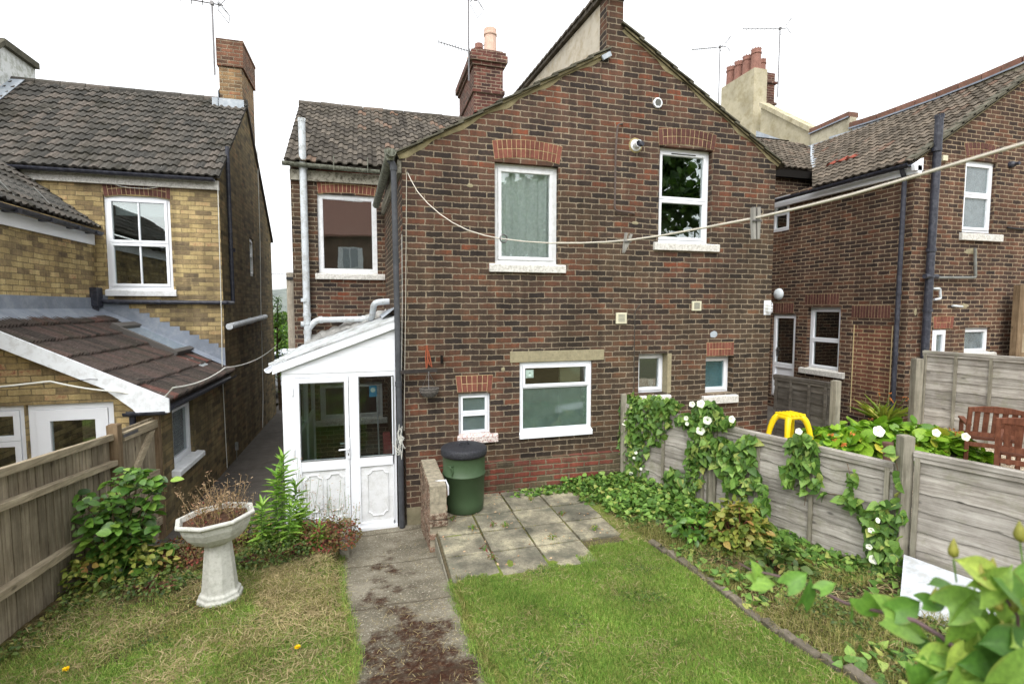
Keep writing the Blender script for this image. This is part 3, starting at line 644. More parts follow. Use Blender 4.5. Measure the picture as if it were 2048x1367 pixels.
for i in range(6): zz=q.z-.035+.014*i; w=math.sqrt(max(0,.046**2-(zz-q.z)**2)); g.box(q.x-w,q.x+w,q.y-.03,q.y-.021,zz-.003,zz+.003)
g.build('louvre',GREYP,o)
q=FM.P(*FM.uv(1271,291)); bf=MB(); bf.lathe([(.0,0),(.08,0),(.078,.012),(.052,.014),(.05,.1),(.04,.1),(.038,.02),(0,.02)],20,q,ax=V(0,-1,0)); o=bf.build('boiler_flue',UPVCD,house); k=MB(); k.lathe([(.036,.05),(.036,.14),(.03,.15),(.0,.15)],16,q,ax=V(.2,-1,-.1)); k.build('flue_tip',BLKP,o)
mp=plain('mortar_ring',C3(150,138,100),.95,.1,.2,14,.006); k=MB(); k.lathe([(.0,.004),(.1,.004),(.105,0)],11,q,ax=V(0,-1,0)); k.build('mortar_ring',mp,house)
F=lambda x,y,n=.03: FM.P(*FM.uv(x,y),n)
pipe('overflow_pipe',plain('brown_grey_pipe',C3(92,80,74),.6,.3,.1,6),house,bend([F(1244,249,-.05),F(1243,249,.05),F(1232,252,.05),F(1228,300,.05),F(1226,422,.05),F(1262,427,.05),F(1274,429,-.05)],.05),.013,n=8)
pipe('cable_conduit',plain('dark_cable',C3(70,66,60),.7,.3,.1,6),house,bend([F(1281,609,0),F(1276,613,.02),F(1269,622,.015),F(1268,676,.012),F(1267,810,.012)],.04),.006,n=6)
# brick repairs and marks
for (x,y,w,h,mt,nm) in [(940,371,7,4,CONC,'mortar_patch'),(1427,668,7,6.5,plain('grey_filler',C3(160,168,176),.9,.1,.1,12),'filler_patch'),(1006,738,4,4,CONC,'mortar_patch'),(1270,446,7,3,CONC,'mortar_patch')]:
    q=F(x,y,.003); mb=MB(); s=FM.uv(x+10,y)[0]-FM.uv(x,y)[0]; s/=10; n=13
    mb.add([q+V(math.cos(i*6.283/n)*w*s*(.8+.3*rnd.random()),0,math.sin(i*6.283/n)*h*s*(.8+.3*rnd.random())) for i in range(n)]+[q+V(0,-.004,0)],[(i,(i+1)%n,n) for i in range(n)]); mb.build(nm,mt,house)
# plinth of reused bricks
pb=MB(); a=FM.uv(965,985)[0]; b=FM.uv(1262,900)[0]; zt_=FM.uv(1100,912)[1]; pb.box(XL0+.32,b+.2,6.31,6.4,.2,zt_-.03); pb.box(XL0+.32,b+.2,6.33,6.4,zt_-.03,zt_+.012); pb.build('plinth',BR_P,house)
ft=MB(); ft.box(XL0-.0,XL0+.27,6.385,6.42,-.1,.24); ft.build('footing',plain('foot_render',C3(128,122,100),.95,.1,.15,9,.008),house)
# bulkhead lamp on the right corner
q=F(1534,615,.0); bl=MB(); bl.lathe([(0,.06),(.035,.055),(.05,.03),(.052,0)],8,q,ax=V(0,-1,0)); o=bl.build('bulkhead_lamp',plain('lamp_glass',C3(214,216,210),.3,.5,.04,4),house)
for v in o.data.vertices: v.co.z=(v.co.z-q.z)*1.9+q.z
cg=MB()
for dx in (-.03,0,.03): cg.tube([q+V(dx,0,-.1),q+V(dx,-.07,-.07),q+V(dx,-.07,.07),q+V(dx,0,.1)],.005,6)
for dz in (-.045,0,.045): cg.tube([q+V(-.055,0,dz),q+V(-.04,-.068,dz),q+V(.04,-.068,dz),q+V(.055,0,dz)],.005,6)
cg.box(q.x-.06,q.x+.06,q.y-.012,q.y,q.z-.11,q.z+.11); cg.build('lamp_cage',UPVC,o)
# ---- rain goods ----
dp=FM.P(*FM.uv(794,330,.06),.06)
pts=[FM.P(*FM.uv(782,322,.05),.05)+V(0,0,0),FM.P(*FM.uv(792,335,.06),.06),FM.P(*FM.uv(802,1058,.06),.06)]
T0=V(.30,6.34,4.52); B0=V(.335,6.34,0.02)
pipe('downpipe',plain('dark_grey_pipe',C3(62,64,68),.5,.4,.12,5,dirt=C3(90,92,96)),house,bend([T0+V(-.06,.02,.06),T0,B0],.06),.036,[(V(.318,6.34,1.85),(0,0,1)),(T0+V(0,0,-.05),(0,0,1))])
gutter('gutter',GUTT,house,V(.27,6.2,4.63),V(.13,9.35,4.6),.06,V(-1,0,0))
sf=MB(); sf.obox(V(XL0,6.42,0),sl_,Z,FS.N,0,2.95,4.44,4.6,.004,.05); sf.build('fascia',plain('rotten_board',C3(150,146,132),.9,.1,.2,9,dirt=C3(70,66,54),dirtamt=.8),house)
hp=MB(); hp.lathe([(.0,.0),(.045,0),(.07,.1),(.07,.13),(.05,.13)],12,T0+V(-.04,-.0,.03)); hp.build('hopper',GUTT,house)
gutter('gutter',GUTT,house,V(-1.36,9.2,5.2),V(.2,9.2,5.16),.06,V(0,-1,0))
MB().box(-1.27,.25,9.33,9.39,4.95,5.12).build('fascia',plain('peeling_fascia',C3(168,164,150),.9,.1,.15,9,dirt=C3(74,68,56),dirtamt=.9),house)
for x in (-.55,.0): MB().tube([V(x,9.14,5.35),V(x,9.14,5.1)],.008,6).build('gutter_bracket',GUTT,house)
# recessed wall window
Fr=lambda x,y,n=.03: FR.P(*FR.uv(x,y),n)
sW=(FR.uv(631,553)[0],FR.uv(770,553)[0],FR.uv(700,559)[1],FR.uv(700,548)[1],.05)
window(house,FR,rW,[(0,1,0,1,GLASS,False)],.05,.075,.03,UPVCD,sill=sW,label='large single-pane window in the recessed wall above the porch')
archp(632,761,636,756,352,386,.04,pl=FR,n=15); 
tb=MB(); FR.box(tb,FR.uv(632,352)[0],FR.uv(761,352)[0],FR.uv(700,352)[1]+.005,FR.uv(700,352)[1]+.07,-.01,.006); tb.build('brick_course',ARCH,house)
window(house,FR,rN,[(0,.5,0,1,GLASS,True),(.5,1,0,1,GLASS,True)],.06,.05,.035,UPVCD,sill=(rN[0]-.08,rN[1]+.08,rN[2]-.09,rN[2],.06),sillmat=PAINT,label='inner window seen through the porch glass')
# white soil stack and its branch
s0=Fr(605,245,.12); s1=Fr(616,684,.12); s1.x=s0.x+.01
ss=pipe('soil_stack',GRYP,house,[s0,V(s0.x,s0.y,Fr(610,700,.12).z)],.057,[(Fr(608,338,.12),(0,0,1)),(Fr(612,600,.12),(0,0,1))],16)
mb=MB()
for k in range(12): a=k*math.pi/6; c=s0+V(math.cos(a)*.054,math.sin(a)*.054,0); mb.box(c.x-.008,c.x+.008,c.y-.008,c.y+.008,c.z-.03,c.z+.025)
mb.build('vent_cap',GRYP,ss)
zb_=Fr(612,645,.12).z; zc_=Fr(740,637,.12).z
j=pipe('waste_branch',GRYP,house,bend([V(s0.x,s0.y,zb_-.12),V(s0.x+.12,s0.y,zb_+.02),V(s0.x+.2,s0.y,zb_+.05),V(-.03,9.2,zc_),V(.02,8.8,zc_+.02),V(.06,8.6,zc_+.28),V(.24,8.6,zc_+.3),V(.32,8.6,zc_+.3)],.09),.05,[(V(s0.x+.22,s0.y,zb_+.05),(1,0,.1)),(V(-.12,9.22,zc_),(1,0,0))],14)
mb=MB(); 
for dz in (-.16,.0,.14): mb.tube([V(s0.x,s0.y,zb_+dz-.03),V(s0.x,s0.y,zb_+dz+.03)],.066,16)
mb.tube([V(s0.x-.1,s0.y,zb_-.02),V(s0.x,s0.y,zb_-.02)],.045,12); mb.build('junction',GRYP,ss)
# ================= left neighbour: yellow stock brick =================
lh=thing('brick_house','yellow brick house on the left with an end chimney and low extension','house',(-3.6,9.75,0))
SX=-2.45
LS=Plane((SX,0,0),(0,1,0),(1,0,0)); LF=Plane((0,9.75,0),(1,0,0),(0,-1,0)); LE=Plane((0,6.9,0),(1,0,0),(0,-1,0)); LW=Plane((-4.3,0,0),(0,1,0),(1,0,0))
rL=LF.rect(213,393,345,579,-.04)
zeL=4.98; RY,RZ=12.0,7.08
def zl(y): return zeL+(RZ-zeL)*(y-9.62)/(RY-9.62)
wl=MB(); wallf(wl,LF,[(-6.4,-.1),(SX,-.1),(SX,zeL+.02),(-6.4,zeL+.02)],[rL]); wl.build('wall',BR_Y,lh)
rS=[LS.uv(500,515)[0],LS.uv(508,515)[0],LS.uv(504,552)[1],LS.uv(504,478)[1]]
rX=[LS.uv(346,870)[0],LS.uv(388,850)[0],LS.uv(366,926)[1],LS.uv(366,800)[1]]
ws=MB(); YB=14.35; zB=4.55
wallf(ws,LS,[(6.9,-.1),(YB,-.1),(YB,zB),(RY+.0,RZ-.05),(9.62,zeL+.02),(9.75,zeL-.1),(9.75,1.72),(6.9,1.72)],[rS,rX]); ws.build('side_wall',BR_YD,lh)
sc=MB(); sc.poly([V(SX-.02,RY,RZ),V(SX-.02,YB+.1,zB),V(SX-.02,YB+.1,zB-.08),V(SX-.02,RY,RZ-.1)],V(.06,0,0)); sc.build('verge_board',plain('dark_verge',C3(84,78,72),.9,.1,.15,6),lh)
# extension front with door and window
rDo=LE.rect(57,806,232,1000,0); rDo[2]=.02
rWi=[-5.2,LE.uv(50,850)[0],.4,rDo[3]]
def ze(x): return 1.72+(SX-x)*.52
we=MB(); wallf(we,LE,[(-5.6,-.1),(SX,-.1),(SX,1.7),(-5.6,ze(-5.6)-.03)],[rDo,rWi],.1); we.quad(V(-4.3,4.8,-.1),V(-4.3,9.75,-.1),V(-4.3,9.75,4.0),V(-4.3,4.8,4.0)); we.build('extension_wall',BR_Y,lh)
du=rDo[1]-rDo[0]
ok_=window(lh,LE,rDo,[(0,1,.42,1,GLASS,True),(0,1,0,.42,GLASS,True)],.04,.07,.13,UPVC,label='white framed glazed garden door',nm='glazed_door')
window(lh,LE,rWi,[(0,1,.7,1,GLASS,True),(0,1,0,.7,GLASS,True)],.04,.06,.06,UPVC,label='white framed window beside the garden door')
# roofs
TY=tiles('main_roof',TILE_L,lh,V(-6.45,9.6,zeL),V(1,0,0),V(0,RY-9.6,RZ-zeL),31,14,.1306,math.hypot(RY-9.6,RZ-zeL)/14,.026,.03,prof='roll',seed=8,jit=.008)
bk=MB(); bk.quad(V(-6.45,RY,RZ),V(SX+.03,RY,RZ),V(SX+.03,YB+.1,zB),V(-6.45,YB+.1,zB)); bk.quad(V(-6.4,9.75,0),V(-6.4,YB,0),V(-6.4,YB,zB),V(-6.4,RY,RZ-.1)); bk.quad(V(-6.4,YB,-.1),V(SX,YB,-.1),V(SX,YB,zB),V(-6.4,YB,zB)); bk.build('rear_slope',TILE_L,lh)
rt=MB()
for i in range(10): x=-6.45+i*.405; rt.tube([V(x,RY,RZ-.02),V(x+.395,RY,RZ-.02+rnd.uniform(-.01,.01))],.085,10)
rt.build('ridge_tiles',TILE_L,lh)
EU=V(-1,0,.52).normalized()
ET=tiles('extension_roof',TILE_E,lh,V(SX+.1,6.775,1.66),V(0,1,0),EU,23,6,.129,.375,.055,.04,prof='rib',seed=9,jit=.009,extra=None)
# left wing slope above the side wall
tiles('wing_roof',TILE_L,lh,V(-4.2,4.8,4.08),V(0,1,0),V(-1,0,.79),36,7,.1373,.21,.026,.028,prof='roll',seed=10)
gutter('gutter',BLKP,lh,V(-4.17,4.8,4.04),V(-4.17,9.68,4.0),.058,V(1,0,0))
fb=MB(); fb.box(-4.298,-4.27,4.8,9.74,3.8,3.97); fb.build('fascia',UPVC,lh)
for y in (7.6,8.3,8.95,9.45): MB().box(-4.27,-4.1,y,y+.07,3.95,4.0).build('gutter_bracket',BLKP,lh)
# wire guards standing along the eaves
def guard(A,B,n_,h,out,name):
    mb=MB(); A=Vector(A);B=Vector(B); L=(B-A).length; d=(B-A)/L
    for k in range(4): mb.tube([A+Z*(h*k/3)+out*.5*(k/3),B+Z*(h*k/3)+out*.5*(k/3)],.003,4)
    for i in range(n_): p=A+d*(L*i/(n_-1)); mb.tube([p,p+Z*h+out*.5],.0022,4)
    for i in range(4): p=A+d*(L*(i+.3)/4); mb.tube([p,p+Z*(h+.02)+out*.5],.009,4)
    mb.build(name,plain('galvanised_wire',C3(112,112,108),.6,.4,.1,20),lh)
guard(V(-4.26,6.0,4.14),V(-4.26,9.4,4.12),70,.2,V(-.6,0,.3),'leaf_guard')
g0=LF.uv(183,352)[0]; guard(V(g0,9.62,zeL+.03),V(SX-.1,9.62,zeL+.03),48,.13,V(0,.6,.2),'leaf_guard')
# flashing
fm=MB(); fm.box(-4.3+.004,-4.285,4.8,9.74,ze(-4.3)+.04,ze(-4.3)+.27); fm.quad(V(-4.29,4.8,ze(-4.3)+.1),V(-4.29,9.74,ze(-4.3)+.1),V(-4.05,9.74,ze(-4.05)+.07),V(-4.05,6.8,ze(-4.05)+.07)); 
fm.build('lead_flashing',LEAD,lh)
st=MB(); pts=[]; x=-4.28
zz=ze(x)+.33; P=[]
while x<SX-.02:
    nx=min(x+.075/.52,SX); P.append((x,zz)); P.append((nx,zz)); x=nx; zz-=.075
low=[(SX,ze(SX)+.02),(-4.28,ze(-4.28)+.02)]
wallf(st,Plane((0,9.742,0),(1,0,0),(0,-1,0)),P+low); st.quad(V(-4.28,9.74,ze(-4.28)+.14),V(SX,9.74,ze(SX)+.14),V(SX+.03,9.62,ze(SX)+.075),V(-4.28,9.62,ze(-4.28)+.075)); st.build('stepped_flashing',LEAD,lh)
# skylight on the extension roof
RP,RN=V(SX,6.8,1.76),EU.cross(V(0,1,0)).normalized(); RN=RN if RN.z>0 else -RN
k=[PL(x,y,RP,RN) for x,y in ((214,654),(276,654),(383,700),(356,717))]
xa=(k[0].x+k[1].x)/2; xb=(k[2].x+k[3].x)/2; ya=(k[0].y+k[3].y)/2; yb2=(k[1].y+k[2].y)/2
O=V(xb,ya,ze(xb)+.03); L=(V(xa,0,ze(xa))-V(xb,0,ze(xb))).length; wd=yb2-ya
mb=MB(); mb.obox(O,V(0,1,0),EU,RN,0,wd,0,.09,0,.1); mb.obox(O,V(0,1,0),EU,RN,0,wd,L-.12,L,0,.11); mb.obox(O,V(0,1,0),EU,RN,0,.07,.09,L-.12,0,.1); mb.obox(O,V(0,1,0),EU,RN,wd-.07,wd,.09,L-.12,0,.1)
sk_=mb.build('skylight',plain('skylight_cladding',C3(92,88,84),.6,.4,.08,5),lh,bev=.006)
mb=MB(); mb.obox(O,V(0,1,0),EU,RN,.07,wd-.07,.09,L-.12,.07,.08); mb.build('pane',glassm('skylight_glass',(.1,.09,.07,1),2.2,.0,.25),sk_)
mb=MB(); mb.obox(O,V(0,1,0),EU,RN,wd-.1,wd-.07,.09,L-.12,.08,.1); mb.build('glazing_bead',LEADL,sk_)
q=PL(395,727,RP,RN); mb=MB()
for i in range(8): mb.obox(V(q.x,q.y-.14,ze(q.x)+.055),V(0,1,0),EU,RN,i*.04,i*.04+.022,-.12,.14,.0,.012)
mb.build('clear_sheet',plain('clear_sheet',C3(176,182,184),.4,.5,.08,20),lh)
# barge board, gutters, pipes
bg_=MB(); bg_.poly([V(SX+.14,6.74,ze(SX+.14)+.075),V(-5.6,6.74,ze(-5.6)+.075),V(-5.6,6.74,ze(-5.6)-.11),V(-2.95,6.74,ze(-2.95)-.11),V(-2.8,6.74,1.73),V(-2.68,6.74,1.62),V(-2.64,6.74,1.56),V(SX+.14,6.74,1.56)],V(0,.03,0)); bg_.build('barge_board',plain('flaking_barge_board',C3(224,228,232),.5,.3,.02,5,dirt=C3(150,146,140),dirtamt=.3),lh)
gutter('gutter',BLKP,lh,V(SX+.12,6.8,1.62),V(SX+.12,9.72,1.62),.055,V(1,0,0))
gutter('gutter',BLKP,lh,V(-2.78,6.77,1.58),V(SX+.1,6.77,1.58),.05,V(0,-1,0))
pipe('downpipe',BLKP,lh,[V(-2.72,6.83,1.56),V(-2.72,6.83,0)],.034)
gutter('gutter',BLKP,lh,V(-6.4,9.58,zeL-.02),V(SX-.02,9.58,zeL-.04),.055,V(0,-1,0))
MB().box(-6.4,SX+.01,9.69,9.745,zeL-.2,zeL-.05).build('fascia',PAINT,lh)
f1=LF.P(*LF.uv(218,603),.05); f2=LF.P(SX,LF.uv(430,605)[1],.05)
pipe('waste_pipe',BLKP,lh,bend([f1+V(-.1,0,.03),f1,f2,V(SX+.06,9.7,f2.z),LS.P(LS.uv(460,605)[0],f2.z,.05),LS.P(LS.uv(460,605)[0]+.0,zl(9.75)+.55,.05)],.06),.034,[(LS.P(LS.uv(460,500)[0],LS.uv(460,500)[1],.05),(0,0,1)),(LF.P(*LF.uv(320,604),.05),(1,0,0))])
hb=MB(); q=LF.P(*LF.uv(199,595),.12); hb.box(q.x-.1,q.x+.06,q.y-.08,q.y+.1,q.z-.14,q.z+.16); hb.tube([q+V(-.02,0,-.3),q+V(-.02,0,-.1)],.055,12); hb.build('rainwater_hopper',BLKP,lh,bev=.01)
# window with glazing bars
o=window(lh,LF,rL,[(0,.5),(.5,1)],.04,.05,.045,UPVC,muntin=True,sill=(LF.uv(213,585)[0],LF.uv(354,585)[0],LF.uv(283,592)[1],LF.uv(283,580)[1],.05),sillmat=UPVCD,label='white window with glazing bars under a red brick arch')
bl=MB(); LF.box(bl,rL[0]+.1,rL[1]-.1,rL[3]-.3,rL[3]-.12,-.18,-.165); bl.build('blind',NETW,o)
arch(lh,LF,LF.uv(203,375)[0],LF.uv(341,375)[0],LF.uv(208,393)[0],LF.uv(341,400)[0],LF.uv(272,362)[1],LF.uv(272,390)[1],.05,n=15,mat=ARCHB)
window(lh,LS,rS,[(0,.55),(.55,1)],.03,.05,.03,UPVCD,label='tall narrow window in the side wall')
window(lh,LS,rX,[(0,1)],.05,.06,.05,UPVC,glass=GLASS_R,sill=(rX[0]-.1,rX[1]+.1,rX[2]-.06,rX[2]+.01,.1),sillmat=UPVCD,label='side window of the kitchen extension')
# flue pipe, cable, on the side wall
a=LS.P(*LS.uv(452,652),.07); b=LS.P(*LS.uv(524,633),.07)
fp=pipe('flue_pipe',GRYP,lh,[a+V(.03,-.2,0),b],.055,[(a+(b-a)*.5,b-a),(a+(b-a)*.85,b-a)],14)
cw=MB(); cw.tube([LS.P(*LS.uv(x,y),.012) for x,y in ((434,372),(437,480),(441,620),(443,745),(446,800),(451,900),(453,935))],.006,5); cw.tube([LS.P(*LS.uv(x,y),.012) for x,y in ((513,290),(519,480),(521,640),(523,700),(525,800),(524,855))],.008,5); cw.build('wall_cable',CBLW,lh)
# chimney at the gable end
yc=PX(487,235,SX).y; x0=PY(441,225,yc).x; zt=PY(465,84,yc).z
lc=chimney_stack(lh,BR_YC,V(x0,yc,0),SX-x0-.004,1.1,6.0,zt,[])
cb=MB(); cb.box(x0-.03,SX+.035,yc-.03,yc+1.13,zt-.5,zt-.02); cb.box(x0-.03,SX+.05,yc-.03,yc+1.13,zt-.02,zt+.03); cb.build('chimney_head',brick('weathered_head_brick',[(0,C3(84,66,56)),(.5,C3(122,88,70)),(1,C3(142,98,78))],C3(140,126,108),white=.4),lc)
lf=MB(); lf.box(x0-.14,SX+.02,yc-.03,yc-.005,zl(yc)-.02,zl(yc)+.16); lf.poly([V(x0-.02,yc-.03,zl(yc)-.02),V(x0-.02,yc+.6,zl(yc+.6)),V(x0-.02,yc+.6,zl(yc+.6)+.2),V(x0-.02,yc-.03,zl(yc)+.3)],V(-.012,0,0)); lf.build('chimney_flashing',LEADL,lh)
aerial('tv aerial on a tall mast strapped to the stock brick chimney on the left',V(x0-.07,yc-.03,zt-.7),1.38,(-1,-.3,-.12),1.1,n=6)
# far party wall on the ridge (left edge)
pwl=MB(); pwl.poly([V(-6.62,9.6,zeL-.1),V(-6.62,RY,RZ-.1),V(-6.62,RY+.7,RZ-.1),V(-6.62,RY+.7,RZ+.55),V(-6.62,RY-.3,RZ+.5),V(-6.62,9.6,zeL+.55)],V(.2,0,0)); pwl.build('party_wall',plain('white_render',C3(214,216,214),.95,.1,.05,4,dirt=C3(120,124,96),dirtamt=.6),lh)
pc=MB(); 
for i in range(14):
    f=i/14; g=(i+.92)/14; y0=9.55+(RY-.3-9.55)*f; y1=9.55+(RY-.3-9.55)*g; z0=zeL+.55+(RZ+.5-zeL-.55)*f; z1=zeL+.55+(RZ+.5-zeL-.55)*g
    pc.add([V(-6.7,y0,z0),V(-6.34,y0,z0),V(-6.34,y1,z1),V(-6.7,y1,z1),V(-6.7,y0,z0+.1),V(-6.34,y0,z0+.1),V(-6.34,y1,z1+.1),V(-6.7,y1,z1+.1)],[(0,1,2,3),(7,6,5,4),(0,4,5,1),(1,5,6,2),(2,6,7,3),(3,7,4,0)])
pc.box(-6.7,-6.34,RY-.3,RY+.7,RZ+.5,RZ+.62); pc.build('coping',VERGE,lh)
fl=MB(); fl.poly([V(-6.42,9.6,zl(9.6)+.05),V(-6.42,RY,RZ+.05),V(-6.2,RY,RZ+.06),V(-6.2,9.6,zl(9.6)+.06)],V(0,0,.01)); fl.build('lead_flashing',LEADL,lh)
MB().box(-3.9,-3.85,9.9,10.3,3.2,3.3).build('interior_shelf',DARK,lh)
# overhead telephone cable
def cable(name,label,pts,mat,r=.006,cat='cable'):
    mb=MB(); P=[]
    for i in range(len(pts)-1):
        a,b=Vector(pts[i]),Vector(pts[i+1]); 
        for k in range(8): t=k/8; P.append(a.lerp(b,t)-Z*(.03*(b-a).length*4*t*(1-t)))
    P.append(Vector(pts[-1])); mb.tube(P,r,5); return tag(mb.build(name,mat),label,cat)
cable('overhead_cable','white and black taped cable sagging from the left neighbour eaves across the alley',[V(-6,6.55,PY(0,762,6.55).z),PY(100,762,6.6),PY(238,783,6.72),V(SX+.14,6.85,1.72)+V(-.1,0,.0),PX(345,775,SX+.25),PX(450,735,SX+.3),PD(553,690,11)],CBLW,.009)
cable('overhead_cable','thin black wire clipped across the left neighbour white barge board',[V(-6,6.6,PY(0,757,6.6).z),PY(180,758,6.7),PX(380,748,SX+.2)],CBLB,.004)
cable('drooping_wire','thin white wire looping under the eaves over the left neighbour arched window',[LF.P(*LF.uv(210,357),.05),LF.P(*LF.uv(240,373),.04),LF.P(*LF.uv(300,378),.04),LF.P(*LF.uv(352,366),.05)],CBLW,.005,'wire')
# ================= right neighbour =================
rh=thing('brick_house','brown brick house on the right with a tiled rear wing and cream parapets','house',(8.78,6.4,0))
XR=8.78; ZG=.8
RS=Plane((XR,0,0),(0,1,0),(-1,0,0)); 
def rectS(x0,y0,x1,y1,off=0): # x0 is the far edge
    return [RS.uv(x1,(y0+y1)/2,off)[0],RS.uv(x0,(y0+y1)/2,off)[0],RS.uv((x0+x1)/2,y1,off)[1],RS.uv((x0+x1)/2,y0,off)[1]]
rF=FM.rect(1924,322,1986,466,-.03); rH=FM.rect(1929,655,1981,706); rI=FM.rect(1864,660,1890,712)
zf=lambda x: 5.3+(x-8.78)*.64
mb=MB(); wallf(mb,FM,[(XR,-.1),(14,-.1),(14,6.0),(12.0,zf(12)),(XR,5.28)],[rF,rH,rI]); 
rDr=rectS(1543,628,1590,742); rDr[2]=ZG; rW2=rectS(1613,614,1679,741); rU=rectS(1546,392,1579,462); rB2=rectS(1703,650,1781,850); rB2[2]=ZG
mbs=MB(); wallf(mbs,RS,[(6.4,-.1),(9.5,-.1),(9.5,5.28),(6.4,5.28)],[rDr,rW2,rU,rB2],.12)
mb.quad(V(14,6.4,-.1),V(14,13,-.1),V(14,13,6),V(14,6.4,6)); mb.quad(V(6,13.9,-.1),V(14,13.9,-.1),V(14,13.9,6),V(6,13.9,6)); mb.quad(V(6.0,9.5,-.1),V(XR+2.9,9.5,-.1),V(XR+2.9,9.5,6),V(6.0,9.5,6))
mb.build('wall',BR_R,rh); mbs.build('side_wall',BR_R,rh)
inf=MB(); RS.box(inf,rB2[0]+.012,rB2[1]-.012,rB2[2],rB2[3],-.1,-.006); inf.build('bricked_up_opening',BR_IN,rh)
il=MB()
for y in (rB2[0],rB2[1]-.014): RS.box(il,y,y+.014,rB2[2],rB2[3],-.03,.004)
il.build('mortar_joint',MORT,rh)
FA=TILE_R
tiles('wing_roof',FA,rh,V(8.63,6.34,5.2),V(0,1,0),V(1,0,.64),36,17,.157,.221,.024,.026,prof='roll',seed=14,extra=None,clips=[((9.84,9.5,0),(-.702,.712,0)),((11.78,0,0),(1,0,0))])
tiles('main_roof',FA,rh,V(6.0,9.35,5.9),V(1,0,0),V(0,1,.61),38,13,.155,.222,.024,.026,prof='roll',seed=15,clips=[((9.84,9.5,0),(.702,-.712,0)),((11.78,0,0),(1,0,0))])
q=V(8.63,0,5.2); nn_=V(0,1,0).cross(V(1,0,.64)).normalized(); ra=PL(1622,352,q,nn_); rb_=PL(1708,316,q,nn_); xm=(ra.x+rb_.x)/2; kk=round((xm-8.63)*1.187/.235); xo=8.63+kk*.235/1.187; 
rr2=tiles('red_repair_tiles',TILE_RR,rh,V(xo,6.34+.235*round((rb_.y-6.34)/.235),5.2+(xo-8.63)*.64+.014),V(0,1,0),V(1,0,.64),max(3,round((ra.y-rb_.y)/.235)),1,.235,.221,.026,.03,prof='roll',seed=16)
vl=MB(); vl.poly([V(9.78,9.5,5.97),V(12.0,11.66,7.38),V(12.12,11.6,7.42),V(9.95,9.42,6.03)],V(0,0,.02)); vl.build('valley_lead',LEADL,rh)
bk=MB(); bk.quad(V(6,12.2,7.62),V(14,12.2,7.62),V(14,14,5.9),V(6,14,5.9)); bk.quad(V(11.8,6.36,7.2),V(11.8,12,7.2),V(14.1,12,5.8),V(14.1,6.36,5.8)); bk.build('rear_slope',FA,rh)
gutter('gutter',BLKP,rh,V(8.58,6.36,5.16),V(8.58,9.45,5.14),.06,V(-1,0,0))
MB().box(8.69,8.775,6.3,9.48,5.0,5.12).build('fascia',UPVC,rh)
bx=MB(); bx.poly([V(8.62,6.3,5.04),V(8.8,6.3,5.04),V(8.8,6.3,5.25),V(8.6,6.3,5.13)],V(0,.05,0)); bx.build('box_end',UPVC,rh)
# eaves of the main roof with dark rafter feet
ef=MB(); ef.box(8.0,9.8,9.36,9.44,5.7,5.86); ef.build('eaves_board',DARK,rh)
for i in range(3): pass
vg=MB()
for i in range(11):
    s=i*.3; x0=8.66+s*.842; x1=x0+.3*.842+.05; vg.add([V(x0,6.33,zf(x0)+.0),V(x1,6.33,zf(x1)-.02),V(x1,6.33,zf(x1)+.03),V(x0,6.33,zf(x0)+.05),V(x0,6.5,zf(x0)+.0),V(x1,6.5,zf(x1)-.02),V(x1,6.5,zf(x1)+.03),V(x0,6.5,zf(x0)+.05)],[(0,1,2,3),(4,7,6,5),(0,4,5,1),(3,2,6,7),(1,5,6,2),(0,3,7,4)])
vg.build('verge_tiles',VERGE,rh)
vf=MB(); vf.poly([V(8.8,6.385,zf(8.8)-.08),V(11.8,6.385,zf(11.8)-.08),V(11.8,6.385,zf(11.8)-.01),V(8.8,6.385,zf(8.8)-.01)],V(0,.02,0)); vf.build('mortar_fillet',FILLET,rh)
# cream parapets on the party wall
XP=11.78
def pX(x,y): return PX(x,y,XP)
tops=[(2120,88),(2046,128),(1965,162),(1875,197),(1755,240),(1700,257)]
a=[pX(*t) for t in tops]; base=[V(XP,p.y,6.9) for p in a]
pp=MB(); pp.poly(a+base[::-1],V(.22,0,0)); 
b=[pX(1700,233),pX(1620,268)]; pp.poly(b+[V(XP,b[1].y,6.9),V(XP,b[0].y,6.9)],V(.22,0,0))
pp.build('parapet',RENDG,rh)
cpm=plain('red_coping',C3(120,88,76),.9,.15,.2,8,.004,isl=.2,dirt=C3(96,84,70),dirtamt=.7); cc=MB()
def coping(P,h,mbx,n=12,ex=.05):
    for i in range(len(P)-1):
        p,q=P[i],P[i+1]; k=max(1,round((q-p).length/.4))
        for j in range(k):
            u=p.lerp(q,j/k); v=p.lerp(q,(j+.96)/k); A=[u+V(-ex,0,0),u+V(.22+ex,0,0),v+V(.22+ex,0,0),v+V(-ex,0,0)]
            mbx.add(A+[t+V(.0,0,h) for t in A],[(0,1,2,3),(7,6,5,4),(0,4,5,1),(1,5,6,2),(2,6,7,3),(3,7,4,0)])
coping(a,.13,cc); coping(b,.12,cc); cc.build('coping',cpm,rh)
ld=MB(); 
for P in (a,b):
    for i in range(len(P)-1): ld.poly([P[i]+V(-.058,0,-.02),P[i+1]+V(-.058,0,-.02),P[i+1]+V(-.058,0,.012),P[i]+V(-.058,0,.012)],V(.01,0,0))
ld.build('lead_strip',LEAD,rh)
bs=[(1607,303),(1696,268),(1755,248),(1875,208),(1930,190)]
fl=MB()
for i in range(7):
    t=i/7; 
    def pt(t):
        t*=4; i0=min(3,int(t)); f=t-i0; A,B=bs[i0],bs[i0+1]; return A[0]+(B[0]-A[0])*f,A[1]+(B[1]-A[1])*f
    p=PX(*pt(t),XP-.02); q=PX(*pt(t+.135),XP-.02); fl.add([p+V(0,0,-.08),q+V(0,0,-.1),q+V(0,0,.06),p+V(0,0,.12)],[(0,1,2,3)])
fl.build('lead_flashing',LEADL,rh)
